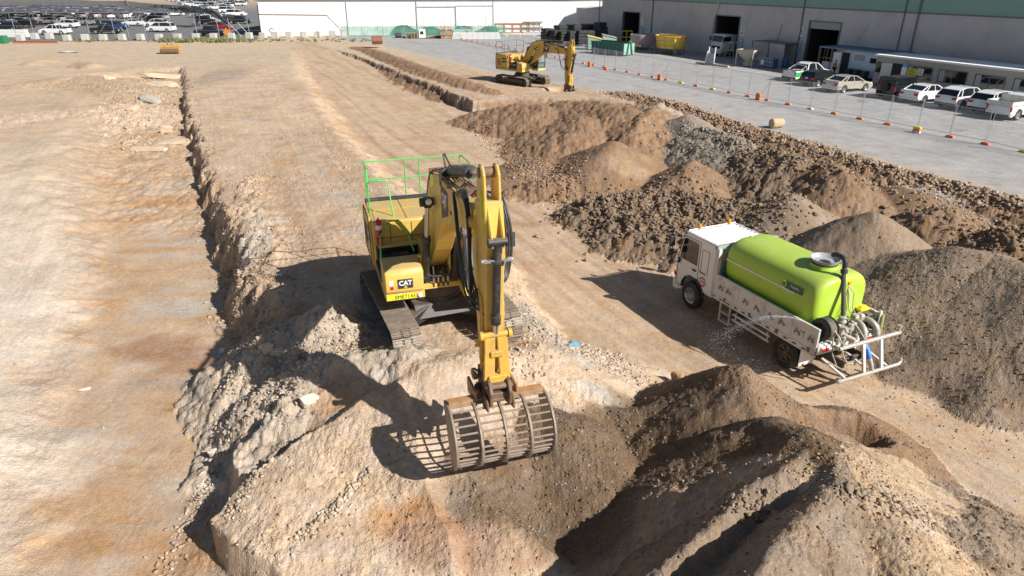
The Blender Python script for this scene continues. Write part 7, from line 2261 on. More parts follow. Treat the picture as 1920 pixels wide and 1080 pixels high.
def block_parts(o, m, stack=1):
    for k in range(stack):
        b = MB(); b.prism([(-.28, 0), (.28, 0), (.25, .13), (.10, .15), (-.10, .15), (-.25, .13)], -.11, .11)
        b.xf(Matrix.Translation((0, 0, k * .145)) @ Matrix.Rotation(.12 * (-1) ** k if stack > 1 else 0, 4, 'Z'))
        b.build('block', m[k % len(m)], o, bevel=.02)
i0 = -23
ord_f = {}
for i in range(i0, 18):
    P = F0 + FD * (FS * i)
    if i == i0:
        pr = empty('temporary_fence', P, math.atan2(FD.y, FD.x))
        fence_panel_mesh().build('frame', M_GALV, pr, smooth=True); wire_mesh().build('wire_mesh', M_GALV, pr)
        o = pr
    else:
        o = copy_tree(pr)
        o.location = P
    jit = random.Random(i).uniform(-.03, .03)
    o.rotation_euler = (0, jit, math.atan2(FD.y, FD.x) + jit * .5)
    nth = str(i - i0 + 1) + ('th' if (i - i0 + 1) not in (1, 2, 3, 21, 22, 23, 31, 32, 33) else {1: 'st', 2: 'nd', 3: 'rd'}[(i - i0 + 1) % 10])
    where = ('behind far excavator' if i < -12 else ('before green bins' if i < -2 else ('before yellow tub' if i < 4 else ('before leftmost cars' if i < 10 else 'before white cars'))))
    tag(o, '%s wire fence section counted from the far end, %s' % (nth, where), 'fence section', 'temporary fence sections across the yard')
    o2 = empty('weight_block', P + Vector((0, 0, .004)), math.atan2(FD.y, FD.x) + random.Random(i + 50).uniform(-.3, .3))
    cols = [M_OBLK]
    if i in (0,): cols = [M_OBLK]
    if i in (2, 4): cols = [M_YBLK]
    if i in (9,): cols = [M_WBLK]
    if i in (16,): cols = [M_YBLK]
    block_parts(o2, cols)
    cname = 'orange' if cols[0] is M_OBLK else ('yellow' if cols[0] is M_YBLK else 'white')
    tag(o2, '%s plastic weight block under the %s fence section from the far end' % (cname, nth), 'weight block', 'plastic weight blocks of the temporary fence')
for (u, v, n, ms, lab) in ((1236, 150, 4, [M_OBLK], 'stack of orange fence blocks bracing the fence before the yellow tub'), (1421, 187.5, 4, [M_OBLK], 'stack of orange fence blocks with a brace in front of the hopper'), (1718, 249, 3, [M_WBLK, M_OBLK, M_YBLK], 'stack of white and orange fence blocks in front of the white sedan'), (1105, 125, 4, [M_OBLK], 'round topped orange block stack behind the far excavator stick'), (1136, 131, 2, [M_OBLK], 'low orange block pair on the far fence line')):
    P = W3(u, v, 0); o = empty('block_stack', P, math.atan2(FD.y, FD.x)); block_parts(o, ms, n); 
    b = MB(); b.bar((0, 0, .3), (FD.y * 0 + .9, .55, 1.9), .03, .03); 
    if n > 3: b.build('brace', M_GALV, o)
    tag(o, lab, 'fence blocks', 'stacked weight blocks on the temporary fence')
# ------------------------------------------------------------------ yard clutter
M_BPLS = mat('black_plastic', (.02, .02, .023), .5, var=.3, scale=1.5, dirt=(.16, .15, .14), dirt_amt=.5)
M_GRNB = mat('bin_green', (.05, .16, .13), .5, var=.1, dirt=(.25, .25, .2), dirt_amt=.3)
M_GRNL = mat('bin_pale_green', (.26, .46, .36), .55, var=.1, dirt=(.4, .33, .25), dirt_amt=.45)
M_YTUB = mat('tub_yellow', (.82, .56, .10), .5, var=.06, dirt=(.5, .38, .2), dirt_amt=.4)
M_PNK = mat('faded_pink_plastic', (.42, .32, .32), .6, var=.1)
M_TIMB = mat('timber', (.42, .30, .18), .8, var=.2)
M_CREAM = mat('cream_steel', (.48, .44, .36), .6, var=.1)
M_IBC = mat('ibc_blue', (.06, .12, .24), .5, var=.1)
M_OCH = mat('ochre_steel', (.45, .30, .10), .6, var=.15)
def put(o, u, v, rz, z=0.0, up=0.0):
    p = W3(u, v, z); o.location = (p.x, p.y, z + up); o.rotation_euler = (0, 0, rz); return o

# stacks of black plastic crates in front of the warehouse corner
cs = [(1026, 83, 1.9, 2.9, 'rounded dark grey wrapped stack at the left end of the black crate stacks'), (1041, 84.5, 1.8, 2.7, 'second black crate stack from the left, with a pale patch'), (1056, 85.5, 1.7, 2.6, 'black crate stack with a sloping flap, third from the left'),
      (1071, 86, 1.7, 2.7, 'tall narrow black crate stack in the middle of the row'), (1086, 86, 1.7, 2.8, 'black crate stack third from the right of the front row'), (1102, 85, 1.8, 2.7, 'black crate stack at the right end of the front row'),
      (1050, 77, 2.2, 3.0, 'black crate stack behind the left end of the front row'), (1075, 76, 2.4, 3.1, 'black crate stack behind the middle of the front row'), (1100, 76, 2.6, 3.2, 'black crate stack behind the right end of the front row'), (1124, 79, 3.6, 3.7, 'biggest heap of black plastic sheeting beside the warehouse wall')]
for i, (u, v, w_, h_, lab) in enumerate(cs):
    h_ *= .84
    o = empty('crate_stack'); put(o, u, v, WH_RZ + .1 * math.sin(i * 2.1)); tag(o, lab, 'crate stack', 'stacks of black plastic crates')
    n = 5
    for k in range(n):
        b = MB(); z0 = h_ * k / n; z1 = h_ * (k + 1) / n - .05; j = .04 * math.sin(i * 3 + k * 2)
        f = 1 if not (i == 9) else 1.15 - .16 * k
        b.loft([[(-w_ / 2 * f + j, -.75, z0), (w_ / 2 * f + j, -.75, z0), (w_ / 2 * f + j, .75, z0), (-w_ / 2 * f + j, .75, z0)], [(-w_ / 2 * f * .97 + j, -.72, z1), (w_ / 2 * f * .97 + j, -.72, z1), (w_ / 2 * f * .97 + j, .72, z1), (-w_ / 2 * f * .97 + j, .72, z1)]])
        for q_ in range(4): b.bx(-w_ / 2 * f + (q_ + .3) * w_ * f / 4, -w_ / 2 * f + (q_ + .5) * w_ * f / 4, -.78, -.74, z0 + .05, z1 - .03)
        b.build('crate', M_BPLS, o, bevel=.03)
q = MB(); q.bx(-3, 3, -.12, .12, 0, .22); o = q.build('white_beam', M_WHT); put(o, 1096, 87, WH_RZ + .35); tag(o, 'long white beam lying before the black crate stacks', 'beam')

def lid_bin(u, v, lidm, lab):
    o = empty('front_lift_bin'); put(o, u, v, WH_RZ + 1.1); tag(o, lab, 'skip bin', 'metal bins near the crate stacks')
    b = MB(); b.prism([(-1.0, .15), (1.0, .15), (1.05, 1.45), (-1.05, 1.9)], -.95, .95); b.bx(-1.0, 1.0, -1.0, -.94, .9, 1.05); b.bx(-1.0, 1.0, .94, 1.0, .9, 1.05)
    b.build('bin_body', M_GRNL, o, bevel=.02)
    b = MB(); b.prism([(-1.1, 1.93), (1.12, 1.46), (1.12, 1.54), (-1.1, 2.02)], -1.02, 1.02); b.build('lid', lidm, o)
    b = MB(); b.bx(-.6, .4, -.97, -.955, .5, .8); b.build('label_panel', M_SIGN, o)
lid_bin(1114, 93, M_YTUB, 'pale green steel bin with a yellow lid')
lid_bin(1141, 90, M_PNK, 'pale green steel bin with a faded pink lid')
# hook lift bin
o = empty('hook_lift_bin'); put(o, 1168, 106, WH_RZ + .32); tag(o, 'long open dark green hook lift bin with a pale green end', 'skip bin')
b = MB(); b.loft([[(-5.6, 0, .15), (.0, 0, .15), (.0, 2.2, .15), (-5.6, 2.2, .15)], [(-5.7, -.05, 1.7), (.05, -.05, 1.7), (.05, 2.25, 1.7), (-5.7, 2.25, 1.7)]], cap=False)
b.add([(-5.6, 0, .2), (0, 0, .2), (0, 2.2, .2), (-5.6, 2.2, .2)], [(0, 1, 2, 3)])
for k in range(9): b.bx(-5.5 + k * .66, -5.38 + k * .66, -.13, .0, .15, 1.66)
b.bx(-5.75, .1, -.12, .0, 1.62, 1.74); b.bx(-5.75, .1, 2.2, 2.3, 1.62, 1.74)
b.build('bin_body', M_GRNB, o, fix=False)
b = MB(); b.bx(.06, .14, -.05, 2.25, .2, 1.6); b.build('end_panel', M_GRNL, o)
b = MB(); b.bar((.3, .5, 0.05), (.2, .9, 1.95), .14, .14); b.bar((.3, 1.7, .05), (.2, 1.3, 1.95), .14, .14); b.bar((.2, .8, 1.9), (.2, 1.4, 1.9), .14, .14); b.build('hook_frame', M_GRNB, o)
# yellow safety cage
o = empty('safety_cage'); put(o, 1174, 80.5, WH_RZ + .9); tag(o, 'small yellow safety cage standing by the first warehouse doorway', 'cage')
b = MB()
for x in (-.9, 0, .9):
    for y in (-.6, .6): b.bar((x, y, 0), (x, y, 1.9), .09, .09)
for z in (.15, .9, 1.85):
    for y in (-.6, .6): b.bar((-.9, y, z), (.9, y, z), .09, .09)
    for x in (-.9, .9): b.bar((x, -.6, z), (x, .6, z), .09, .09)
b.build('frame', mat('cage_yellow', (.80, .55, .02), .5), o)
b = MB(); b.bx(-.88, .88, -.58, .58, .05, .12); b.build('floor', M_GREYR, o)
# grey pink ribbed tank and the yellow tub
o = empty('ribbed_tank'); put(o, 1205, 92, WH_RZ); tag(o, 'pinkish grey round ribbed tank between the yellow cage and the yellow tub', 'tank')
b = MB(); b.lathe([(1.9, .3), (1.95, .5), (1.9, .7), (1.97, .95), (1.92, 1.2), (2.0, 1.45), (1.96, 1.75), (1.85, 1.78), (1.8, .5)], 30, 'z', (0, 0, .35)); b.build('tank_body', M_PNK, o, smooth=True)
b = MB()
for a in range(6): b.bar((1.7 * math.cos(a), 1.7 * math.sin(a), 0), (1.7 * math.cos(a), 1.7 * math.sin(a), .7), .12, .12)
b.bx(-1.9, 2.1, -2.05, -1.9, .62, .74); b.build('stand', M_YTUB, o)
o = empty('yellow_tub'); put(o, 1250, 101, WH_RZ + .12); tag(o, 'big open yellow ribbed tub standing on dark trestles beside the warehouse', 'tub')
b = MB()
def ov(r_, z): return [(r_ * 2.45 * math.cos(2 * math.pi * k / 36), r_ * 1.7 * math.sin(2 * math.pi * k / 36) + .6, z) for k in range(36)]
b.loft([ov(.86, .75), ov(.93, 1.5), ov(1.0, 2.3), ov(1.02, 2.42), ov(.99, 2.42), ov(.95, 2.2), ov(.84, .85)]); b.build('tub_body', M_YTUB, o, smooth=True)
b = MB()
for z, r_ in ((1.2, .93), (1.75, .97), (2.36, 1.045)): b.tube(ov(r_, z), .05, 6, closed=True)
for k in range(0, 36, 4): b.bar(ov(.90, .75)[k], ov(1.03, 2.35)[k], .12, .08)
b.build('rib', M_YTUB, o)
b = MB()
for x in (-1.7, -.6, .6, 1.7):
    b.bar((x, -.5, 0), (x + .2, -.2, .8), .08, .08); b.bar((x + .4, -.5, 0), (x + .2, -.2, .8), .08, .08); b.bar((x, 1.6, 0), (x, 1.4, .8), .1, .1)
b.bx(1.7, 2.4, -.5, .3, 0, .75); b.build_each('trestle', M_GREYR, o)
b = MB(); b.prism([(-2.4, 2.44), (-.3, 2.52), (-.3, 2.58), (-2.4, 2.5)], .5, 2.0); b.build('cover_sheet', M_SIGN, o)
# hopper, steps, stands, tanks
o = empty('hopper'); put(o, 1402, 124, WH_RZ + .3); tag(o, 'cream funnel shaped hopper on four legs outside the second doorway', 'hopper')
b = MB(); sq = lambda r_, z: [(-r_, -r_, z), (r_, -r_, z), (r_, r_, z), (-r_, r_, z)]
b.loft([sq(.3, .55), sq(1.15, 1.75), sq(1.15, 1.95), sq(1.1, 1.95), sq(1.08, 1.75), sq(.25, .6)]); b.build('funnel', M_CREAM, o)
b = MB()
for sx in (-1, 1):
    for sy in (-1, 1): b.bar((sx * 1.05, sy * 1.05, 0), (sx * 1.1, sy * 1.1, 1.95), .1, .1)
b.lathe([(.6, .05), (.62, .5), (.3, .6)], 16); b.build('leg', M_CREAM, o)
o = empty('mobile_steps'); put(o, 1366, 108.5, WH_RZ + .2); tag(o, 'cream mobile steps with sloping legs in front of the parked cab', 'steps')
b = MB()
for y in (-.5, .5):
    b.bar((-1.3, y, 0), (-.5, y, 2.0), .08, .08); b.bar((1.2, y, 0), (.7, y, 2.0), .08, .08); b.bar((-.5, y, 2.0), (.7, y, 2.0), .08, .08); b.bar((-1.0, y, 1.0), (.9, y, 1.0), .07, .07); b.bar((-.3, y, 0), (.2, y, 2.0), .06, .06)
b.build('frame', M_CREAM, o)
b = MB()
for k in range(6): b.bx(-1.25 + k * .14, -1.0 + k * .14, -.5, .5, .3 + k * .3, .34 + k * .3)
b.build('tread', M_CREAM, o)
o = empty('plate_stand'); put(o, 1331, 122, WH_RZ + .2); tag(o, 'white and grey plate standing on a low cross of beams in front of the warehouse', 'plate stand')
b = MB(); b.prism([(-.6, 0), (.6, 0), (.5, 1.35), (-.4, 1.45)], -.06, .06); b.build('plate', M_GREY, o)
b = MB(); b.bar((-.7, -.1, 0), (-.45, -.1, 1.6), .14, .1); b.bar((.45, .1, 0), (.5, .1, 2.1), .1, .1); b.bar((-.45, .1, 1.3), (-.45, .1, 2.1), .1, .1); b.build('post', M_SIGN, o)
b = MB(); b.bar((-2.2, .2, .12), (-.6, 0, .12), .25, .2); b.bar((.6, 0, .12), (3.0, -.3, .12), .3, .18); b.bar((.3, .6, .1), (2.2, 1.8, .1), .2, .18); b.build('beam', M_CREAM, o)
o = empty('lean_to'); p = WH_A + WH_D * (on_wall(1436, 85, WH_A, WH_D)[0]) ; o.location = p; o.rotation_euler = (0, 0, WH_RZ); tag(o, 'grey lean-to shelter against the warehouse between the second and third doorways', 'shelter')
b = MB(); b.bx(0, 5.4, -2.4, -.1, 2.55, 2.63); b.build('roof', M_GREYR, o)
b = MB(); rib_wall(b, 2.9, 5.4, 0, 2.5, -2.3, .2, .03); b.bx(2.85, 2.93, -2.3, -.1, 0, 2.5); b.build('side_sheet', M_WALL, o, fix=False)
b = MB(); b.bx(.02, .1, -2.38, -2.3, 0, 2.55); b.bx(2.85, 2.93, -2.4, -2.32, 0, 2.55); b.bar((2.2, -.5, 2.6), (2.5, -.3, 4.6), .06, .06); b.build('post', M_GREYR, o)
for (u, v, up, m_, lab) in ((1440, 127.5, 0, M_IBC, 'dark blue cube tank in a cage standing before the lean-to shelter'), (1449, 117, .9, M_WHTD, 'grey white cube tank under the lean-to shelter')):
    o = empty('cube_tank'); put(o, u, v, WH_RZ + .15, 0, 0.0); o.location.z = 0; tag(o, lab, 'tank', 'caged cube tanks by the lean-to shelter')
    zz = 0 if up == 0 else 1.15
    b = MB(); b.bx(-.9 if up == 0 else -.55, .9 if up == 0 else .55, -.55, .55, .14 + zz, 1.12 + zz); b.build('tank_body', m_, o, bevel=.06, seg=2)
    b = MB(); w_ = .93 if up == 0 else .58
    for k in range(6):
        x = -w_ + 2 * w_ * k / 5; b.bar((x, -.58, zz + .1), (x, -.58, zz + 1.15), .03, .03); b.bar((x, .58, zz + .1), (x, .58, zz + 1.15), .03, .03)
    for z in (.35, .75, 1.15): b.bar((-w_, -.58, z + zz), (w_, -.58, z + zz), .03, .03)
    b.build('cage', M_GALV, o)
    b = MB(); b.bx(-w_, w_, -.58, .58, zz, .13 + zz)
    if up: b.bx(-w_, w_, -.58, .58, 0, zz - .1)
    b.build('pallet', M_GREYR, o)
    b = MB(); b.bx(-.7 if up == 0 else -.4, -.3 if up == 0 else 0, -.60, -.585, .4 + zz, .95 + zz); b.build('label_panel', M_SIGN, o)
b = MB(); b.lathe([(.28, 0), (.30, .05), (.29, .3), (.305, .32), (.29, .34), (.29, .6), (.305, .62), (.29, .64), (.29, .88), (.26, .9)], 18); o = b.build('drum', M_IBC, None, smooth=True); put(o, 1471, 127.5, 0); o.scale = (1.35, 1.35, 1.25); tag(o, 'blue drum standing right of the blue cube tank', 'drum')
# ochre rack inside door 3
o = empty('steel_rack'); put(o, 1531, 127, WH_RZ); tag(o, 'ochre steel rack standing in the third warehouse doorway', 'rack')
b = MB()
for x in (0, 1.2, 2.4):
    for y in (0, .9): b.bar((x, y, 0), (x, y, 2.5), .09, .09)
for z in (.2, 1.2, 2.4):
    for y in (0, .9): b.bar((0, y, z), (2.4, y, z), .09, .09)
b.build('frame', M_OCH, o)

# ---- stuff along the far screen fence
def simple(name, lab, cat, u, v, rz, fn, m_, bevel=.0, group=None, z=0):
    b = MB(); fn(b); o = b.build(name, m_, None, bevel=bevel); put(o, u, v, rz, z); tag(o, lab, cat, group); return o
def beams(n, L, w_, h_):
    def f(b):
        for k in range(n):
            for j in range(3): b.bx(-L / 2 + .1 * j, L / 2 - .08 * j, k * w_, k * w_ + w_ * .9, j * h_, j * h_ + h_ * .92)
    return f
simple('board_stack', 'long stack of white insulated boards near the far end of the wire fence', 'board stack', 893, 73, .02, beams(3, 8.4, .6, .33), M_WHT)
simple('board_stack', 'stack of white beams at the left edge in front of the storage yard', 'board stack', 12, 69.5, .0, beams(2, 7.4, .5, .42), M_WHT)
def pallets(b):
    for k in range(6):
        b.bx(-.6, .6, -.6, .6, k * .15 + .10, k * .15 + .13)
        for x in (-.55, 0, .55): b.bx(x - .05, x + .05, -.6, .6, k * .15, k * .15 + .10)
simple('pallet_stack', 'low stack of pale timber pallets left of the small blue and white box', 'pallets', 768, 71.5, .1, pallets, M_TIMB, group='timber pallets by the green screen')
simple('pallet_stack', 'second stack of pale timber pallets just left of the small white box', 'pallets', 779, 72, -.1, pallets, M_TIMB, group='timber pallets by the green screen')
simple('timber_heap', 'heap of dark timber and steel offcuts right of the small white box', 'timber', 808, 72, .05, lambda b: [b.bar((-1.6 + .2 * k, -.5 + .25 * (k % 4), .08 + .12 * (k // 4)), (1.5 + .1 * k, -.4 + .2 * ((k * 3) % 5), .12 + .13 * (k // 4)), .12, .1) for k in range(14)], M_RUST)
simple('dark_drum', 'dark tipped drum at the left end of the pallets', 'drum', 747, 71, .4, lambda b: (b.cyl((-.5, 0, .42), (.5, 0, .42), .42, 16), b.cyl((.8, .2, .1), (1.6, .3, .1), .12, 8)), M_BPLS)
o = empty('small_cabinet'); put(o, 792, 72, .05); tag(o, 'small white cabinet with a dark square window beside the green screen fence', 'cabinet')
b = MB(); b.bx(-.55, .55, -.5, .5, .1, 1.5); b.build('body', M_SIGN, o, bevel=.03); b = MB(); b.bx(-.3, .25, -.52, -.505, .7, 1.2); b.build('window', M_DGLS, o)
for i, u in enumerate((831.5, 843.5)):
    o = empty('steel_bundle'); put(o, u, 73, .1); tag(o, ('left' if i == 0 else 'right') + ' one of two upright bundles of rusty orange steel before the green screen', 'steel bundle', 'upright rusty steel bundles')
    b = MB()
    for k in range(5): b.bar((-.35 + k * .17, 0, 0), (-.42 + k * .2, .1, 2.2 - .15 * (k % 3)), .09, .12)
    b.build('bar', mat('orange_rust', (.45, .20, .08), .7, var=.25), o); b = MB(); b.bx(-.5, .5, -.1, .2, .5, .6); b.bx(-.5, .5, -.1, .2, 1.4, 1.5); b.build('strap', M_RUST, o)
def rackf(n, L, H_, m2):
    def f(b):
        for k in range(n + 1):
            x = -L / 2 + L * k / n
            for y in (0, 1.2): b.bar((x, y, 0), (x, y, H_), .1, .1)
        for z in (.35, H_ * .55, H_ - .1):
            for y in (0, 1.2): b.bar((-L / 2, y, z), (L / 2, y, z), .1, .12)
            b.bx(-L / 2, L / 2, .1, 1.1, z, z + .1)
    return f
simple('storage_rack', 'long rack with orange boards stacked before the white shed', 'rack', 962, 64.5, .05, rackf(4, 6.5, 2.0, 0), mat('rack_orange', (.55, .25, .08), .7, var=.2), group='storage racks before the white shed')
simple('storage_rack', 'white framed storage rack right of the orange one before the white shed', 'rack', 1000, 64.5, .05, rackf(3, 3.6, 2.3, 0), M_CREAM, group='storage racks before the white shed')
simple('curved_sheet_stack', 'stack of curved pale sheets on top of the orange rack', 'sheets', 958, 64.0, .05, lambda b: b.tube([(-1.2, .5, 2.1), (-.6, .5, 2.5), (.4, .5, 2.6), (1.2, .5, 2.15)], .3, 8), M_CREAM)
simple('small_shed', 'small brown shed with a grey lean roof left of the black crates', 'shed', 1028, 63.5, -.1, lambda b: b.prism([(-1.6, 0), (2.6, 0), (2.6, 1.6), (-.6, 2.6), (-1.6, 2.3)], 0, 2.0), mat('brown_sheet', (.26, .21, .18), .7, var=.2))
simple('long_rail', 'long white rail lying on low feet before the racks', 'rail', 985, 68.5, .02, lambda b: (b.bx(-4.2, 4.2, 0, .3, .35, .6), [b.bx(x, x + .2, 0, .3, 0, .35) for x in (-3.5, -1, 1.5, 3.5)]), M_WHTD)
# ---- site items on the dirt
def bucket_item():
    o = empty('loose_bucket'); put(o, 708, 90, R(20)); tag(o, 'rusty empty digging bucket lying at the far end of the spoil berm', 'bucket')
    b = MB(); arc = [(.0, 1.05), (.5, 1.0), (.8, .7), (.85, .35), (.6, .05), (.1, 0), (-.4, .02)]
    for y in (-.62, .62): b.prism(arc + [(-.45, .1)], y - .025, y + .025)
    for p_, q_ in zip(arc, arc[1:]): b.bar((p_[0], 0, p_[1]), (q_[0], 0, q_[1]), 1.24, .05, (0, 1, 0)) if False else b.add([(p_[0], -.6, p_[1]), (p_[0], .6, p_[1]), (q_[0], .6, q_[1]), (q_[0], -.6, q_[1])], [(0, 1, 2, 3)])
    b.xf(Matrix.Rotation(R(-90), 4, 'Z'))
    b.build('bucket_shell', mat('red_rust', (.24, .10, .055), .7, var=.25), o, fix=False)
    b = MB()
    for k in range(5): b.bx(-.5 + k * .23, -.42 + k * .23, -.0, .25, 1.0, 1.06)
    b.xf(Matrix.Translation((0, -.2, 0))); b.build('tooth', M_RUST, o)
    b = MB(); b.bx(-.5, .5, -.05, .25, .0, .1); b.xf(Matrix.Translation((0, .35, 0))); b.build('worn_edge', M_YTUB, o)
    o.rotation_euler = (R(-8), 0, R(15)); o.scale = (1.15, 1.15, 1.15); o.location.z = .55
bucket_item()
o = empty('roller_attachment'); put(o, 320, 101, R(1)); tag(o, 'yellow topped rusty bucket lying alone on the far dirt road', 'bucket')
b = MB(); b.prism([(-.1, 0), (.55, .02), (.8, .4), (.75, .9), (.45, 1.1), (-.1, 1.0)], -1.3, 1.3); b.xf(Matrix.Rotation(R(90), 4, 'Z')); b.build('bucket_shell', mat('ochre_rust', (.50, .27, .08), .65, var=.3, dirt=(.25, .12, .06), dirt_amt=.7), o, bevel=.03)
b = MB(); b.bx(-1.3, 1.3, -.12, .5, .78, 1.0); b.xf(Matrix.Translation((0, .2, .15))); b.build('top_plate', M_YEL2, o)
b = MB(); b.tube([(-.3, .2, 1.1), (-.25, .25, 1.55), (.3, .25, 1.55), (.35, .2, 1.1)], .07, 6); b.build('lug', M_RUST, o)
b = MB(); b.cyl((-1.25, -.12, .35), (1.25, -.12, .35), .34, 18); b.build('lower_roll', M_RUST, o, smooth=True)
simple('tan_drum', 'tan concrete drum lying on the yard behind the rubble line', 'drum', 1455, 240, R(18), lambda b: (b.lathe([(.26, -.50), (.33, -.45), (.355, -.3), (.35, .1), (.355, .34), (.32, .45)], 18, 'x', (0, 0, .35)),), mat('tan_concrete', (.50, .38, .24), .85, var=.2, bump=.3))
simple('rusty_beam', 'long rusty steel beam lying on the ground at the far left', 'beam', 67, 81.5, R(-1), lambda b: (b.bx(-3.7, 3.7, -.15, .15, 0, .05), b.bx(-3.7, 3.7, -.03, .03, .05, .35), b.bx(-3.7, 3.7, -.15, .15, .35, .4)), mat('beam_rust', (.42, .22, .12), .7, var=.2))
simple('green_bin', 'green bin cut off by the left edge beside the concrete blocks', 'bin', 0, 82, 0, lambda b: b.bx(-1.2, .9, 0, 1.0, 0, 1.2), mat('bin_deep_green', (.02, .20, .08), .6), bevel=.05)
simple('plastic_sheet', 'pale grey plastic sheet lying flat on the far dirt', 'sheet', 128, 98.5, R(-12), lambda b: b.loft([[(-1.6, -.4, .02), (-.6, -.6, .10), (.5, -.5, .05), (1.5, -.3, .12)], [(-1.4, .7, .05), (-.5, .6, .16), (.6, .8, .04), (1.4, .5, .08)]], cap=False, closed=False), mat('grey_sheet', (.60, .60, .60), .5))
simple('folded_sign', 'small orange and yellow folded sign among the weeds by the concrete blocks', 'sign', 428, 72.5, 0, lambda b: b.bx(-.55, .55, -.05, .05, .6, 1.5), mat('sign_orange', (.75, .24, .03), .6))
simple('tyre_hoop', 'black tyre hoop standing on the concrete block by the white shed', 'tyre', 511, 72.5, 0, lambda b: b.tube([(.34 * math.cos(a * .4), 0, 1.35 + .34 * math.sin(a * .4)) for a in range(12)], .07, 6), M_RUB)
GR = build_ground(QUAL if 'QUAL' in globals() else 1.0)
# ------------------------------------------------------------------ stones and rubble lying on the ground
def gz(x, y):
    """height of the built ground under points"""
    Yr, t = GR['Yr'], GR['t']
    tt = x / (np.maximum(y, 0) + 4.5)
    i = np.clip(np.searchsorted(Yr, y) - 1, 0, len(Yr) - 2); j = np.clip(np.searchsorted(t, tt) - 1, 0, len(t) - 2)
    fy = (y - Yr[i]) / (Yr[i + 1] - Yr[i]); fx = (tt - t[j]) / (t[j + 1] - t[j])
    h = GR['h']
    return (h[i, j] * (1 - fx) + h[i, j + 1] * fx) * (1 - fy) + (h[i + 1, j] * (1 - fx) + h[i + 1, j + 1] * fx) * fy
def gcol(x, y):
    Yr, t = GR['Yr'], GR['t']
    tt = x / (np.maximum(y, 0) + 4.5)
    i = np.clip(np.searchsorted(Yr, y), 0, len(Yr) - 1); j = np.clip(np.searchsorted(t, tt), 0, len(t) - 1)
    return GR['C'][i, j]
def ico(sub):
    b = bmesh.new(); bmesh.ops.create_icosphere(b, subdivisions=sub, radius=1.0)
    v = np.array([p.co[:] for p in b.verts]); f = np.array([[q.index for q in k.verts] for k in b.faces]); b.free()
    return v, f
_i1, _i2 = ico(1), ico(2)
def chisel(base, rs, cuts):
    v = base[0].copy()
    v *= rs.uniform(.8, 1.2, (len(v), 1)); v *= 1.25
    for _ in range(cuts):
        n = rs.normal(size=3); n /= np.linalg.norm(n); d = rs.uniform(.38, .68)
        k = v @ n; m = k > d
        v[m] -= np.outer(k[m] - d, n)
    return v, base[1]
_rs = np.random.RandomState(4)
SH_S = [chisel(_i1, _rs, 7) for _ in range(10)]
SH_B = [chisel(_i2, _rs, 16) for _ in range(10)]
def scatter(name, label, cat, P, sizes, cols, flat=.7, big=.10, sink=.25):
    """one mesh of many stones: P (n, 2), sizes (n), cols (n, 3)"""
    rs = np.random.RandomState(len(P))
    z = gz(P[:, 0], P[:, 1])
    V = []; F = []; C = []; o = 0
    for k in range(len(P)):
        sh = SH_B[rs.randint(10)] if sizes[k] > big else SH_S[rs.randint(10)]
        a = rs.uniform(0, 6.283); c_, s_ = math.cos(a), math.sin(a)
        sc3 = np.array([rs.uniform(.8, 1.3), rs.uniform(.7, 1.1), rs.uniform(.5, .95) * flat / .7]) * sizes[k]
        v = sh[0] * sc3
        b = rs.uniform(-.5, .5); cb, sb = math.cos(b), math.sin(b)
        v = v @ np.array([[cb, 0, sb], [0, 1, 0], [-sb, 0, cb]])
        v = v @ np.array([[c_, s_, 0], [-s_, c_, 0], [0, 0, 1]])
        v = v + [P[k, 0], P[k, 1], z[k] + sizes[k] * flat * (.5 - sink)]
        V.append(v); F.append(sh[1] + o); o += len(v)
        C.append(np.tile(np.append(cols[k], 1.0), (len(v), 1)))
    V = np.concatenate(V); F = np.concatenate(F); C = np.concatenate(C)
    me = bpy.data.meshes.new(name)
    me.vertices.add(len(V)); me.vertices.foreach_set("co", V.astype(np.float32).ravel())
    me.loops.add(F.size); me.loops.foreach_set("vertex_index", F.astype(np.int32).ravel())
    me.polygons.add(len(F)); me.polygons.foreach_set("loop_start", (np.arange(len(F)) * 3).astype(np.int32))
    me.update(calc_edges=True)
    a = me.attributes.new("soil", 'FLOAT_COLOR', 'POINT'); a.data.foreach_set("color", C.astype(np.float32).ravel())
    a = me.attributes.new("grain", 'FLOAT', 'POINT'); a.data.foreach_set("value", np.full(len(V), .12, np.float32))
    me.materials.append(SOIL)
    ob = bpy.data.objects.new(name, me); COL.objects.link(ob)
    tag(ob, label, cat, kind='stuff')
    return ob
def along(poly, n, width, rs, clump=.5):
    """points strewn along a pixel polyline"""
    pts = [W(*p) for p in poly]
    L = [math.hypot(b[0] - a[0], b[1] - a[1]) for a, b in zip(pts, pts[1:])]; T = sum(L)
    out = []
    for _ in range(n):
        s = rs.uniform(0, T)
        for (a, b, l) in zip(pts, pts[1:], L):
            if s <= l:
                f = s / l; out.append((a[0] + (b[0] - a[0]) * f + rs.normal(0, width), a[1] + (b[1] - a[1]) * f + rs.normal(0, width))); break
            s -= l
    return np.array(out)
def blob(u, v, z, r, n, rs):
    c = W(u, v, z); return np.stack([rs.normal(c[0], r, n), rs.normal(c[1], r, n)], 1)
def stone_cols(P, rs, pal, mixsoil=.5):
    base = gcol(P[:, 0], P[:, 1]); q = np.array(pal)[rs.randint(0, len(pal), len(P))]
    m = rs.uniform(0, 1, (len(P), 1)) * .5 + (mixsoil - .25)
    return np.clip((base * m + q * (1 - m)) * rs.uniform(.75, 1.2, (len(P), 1)), 0, .75)
def sizes_of(n, rs, lo, hi, p=2.2):
    return lo + (hi - lo) * rs.uniform(0, 1, n) ** p
rs = np.random.RandomState(21)
PALR = [(.30, .20, .13), (.36, .26, .18), (.25, .16, .10), (.36, .31, .26), (.44, .36, .28)]
PALG = [(.42, .38, .33), (.34, .31, .28), (.50, .45, .38), (.38, .30, .22)]
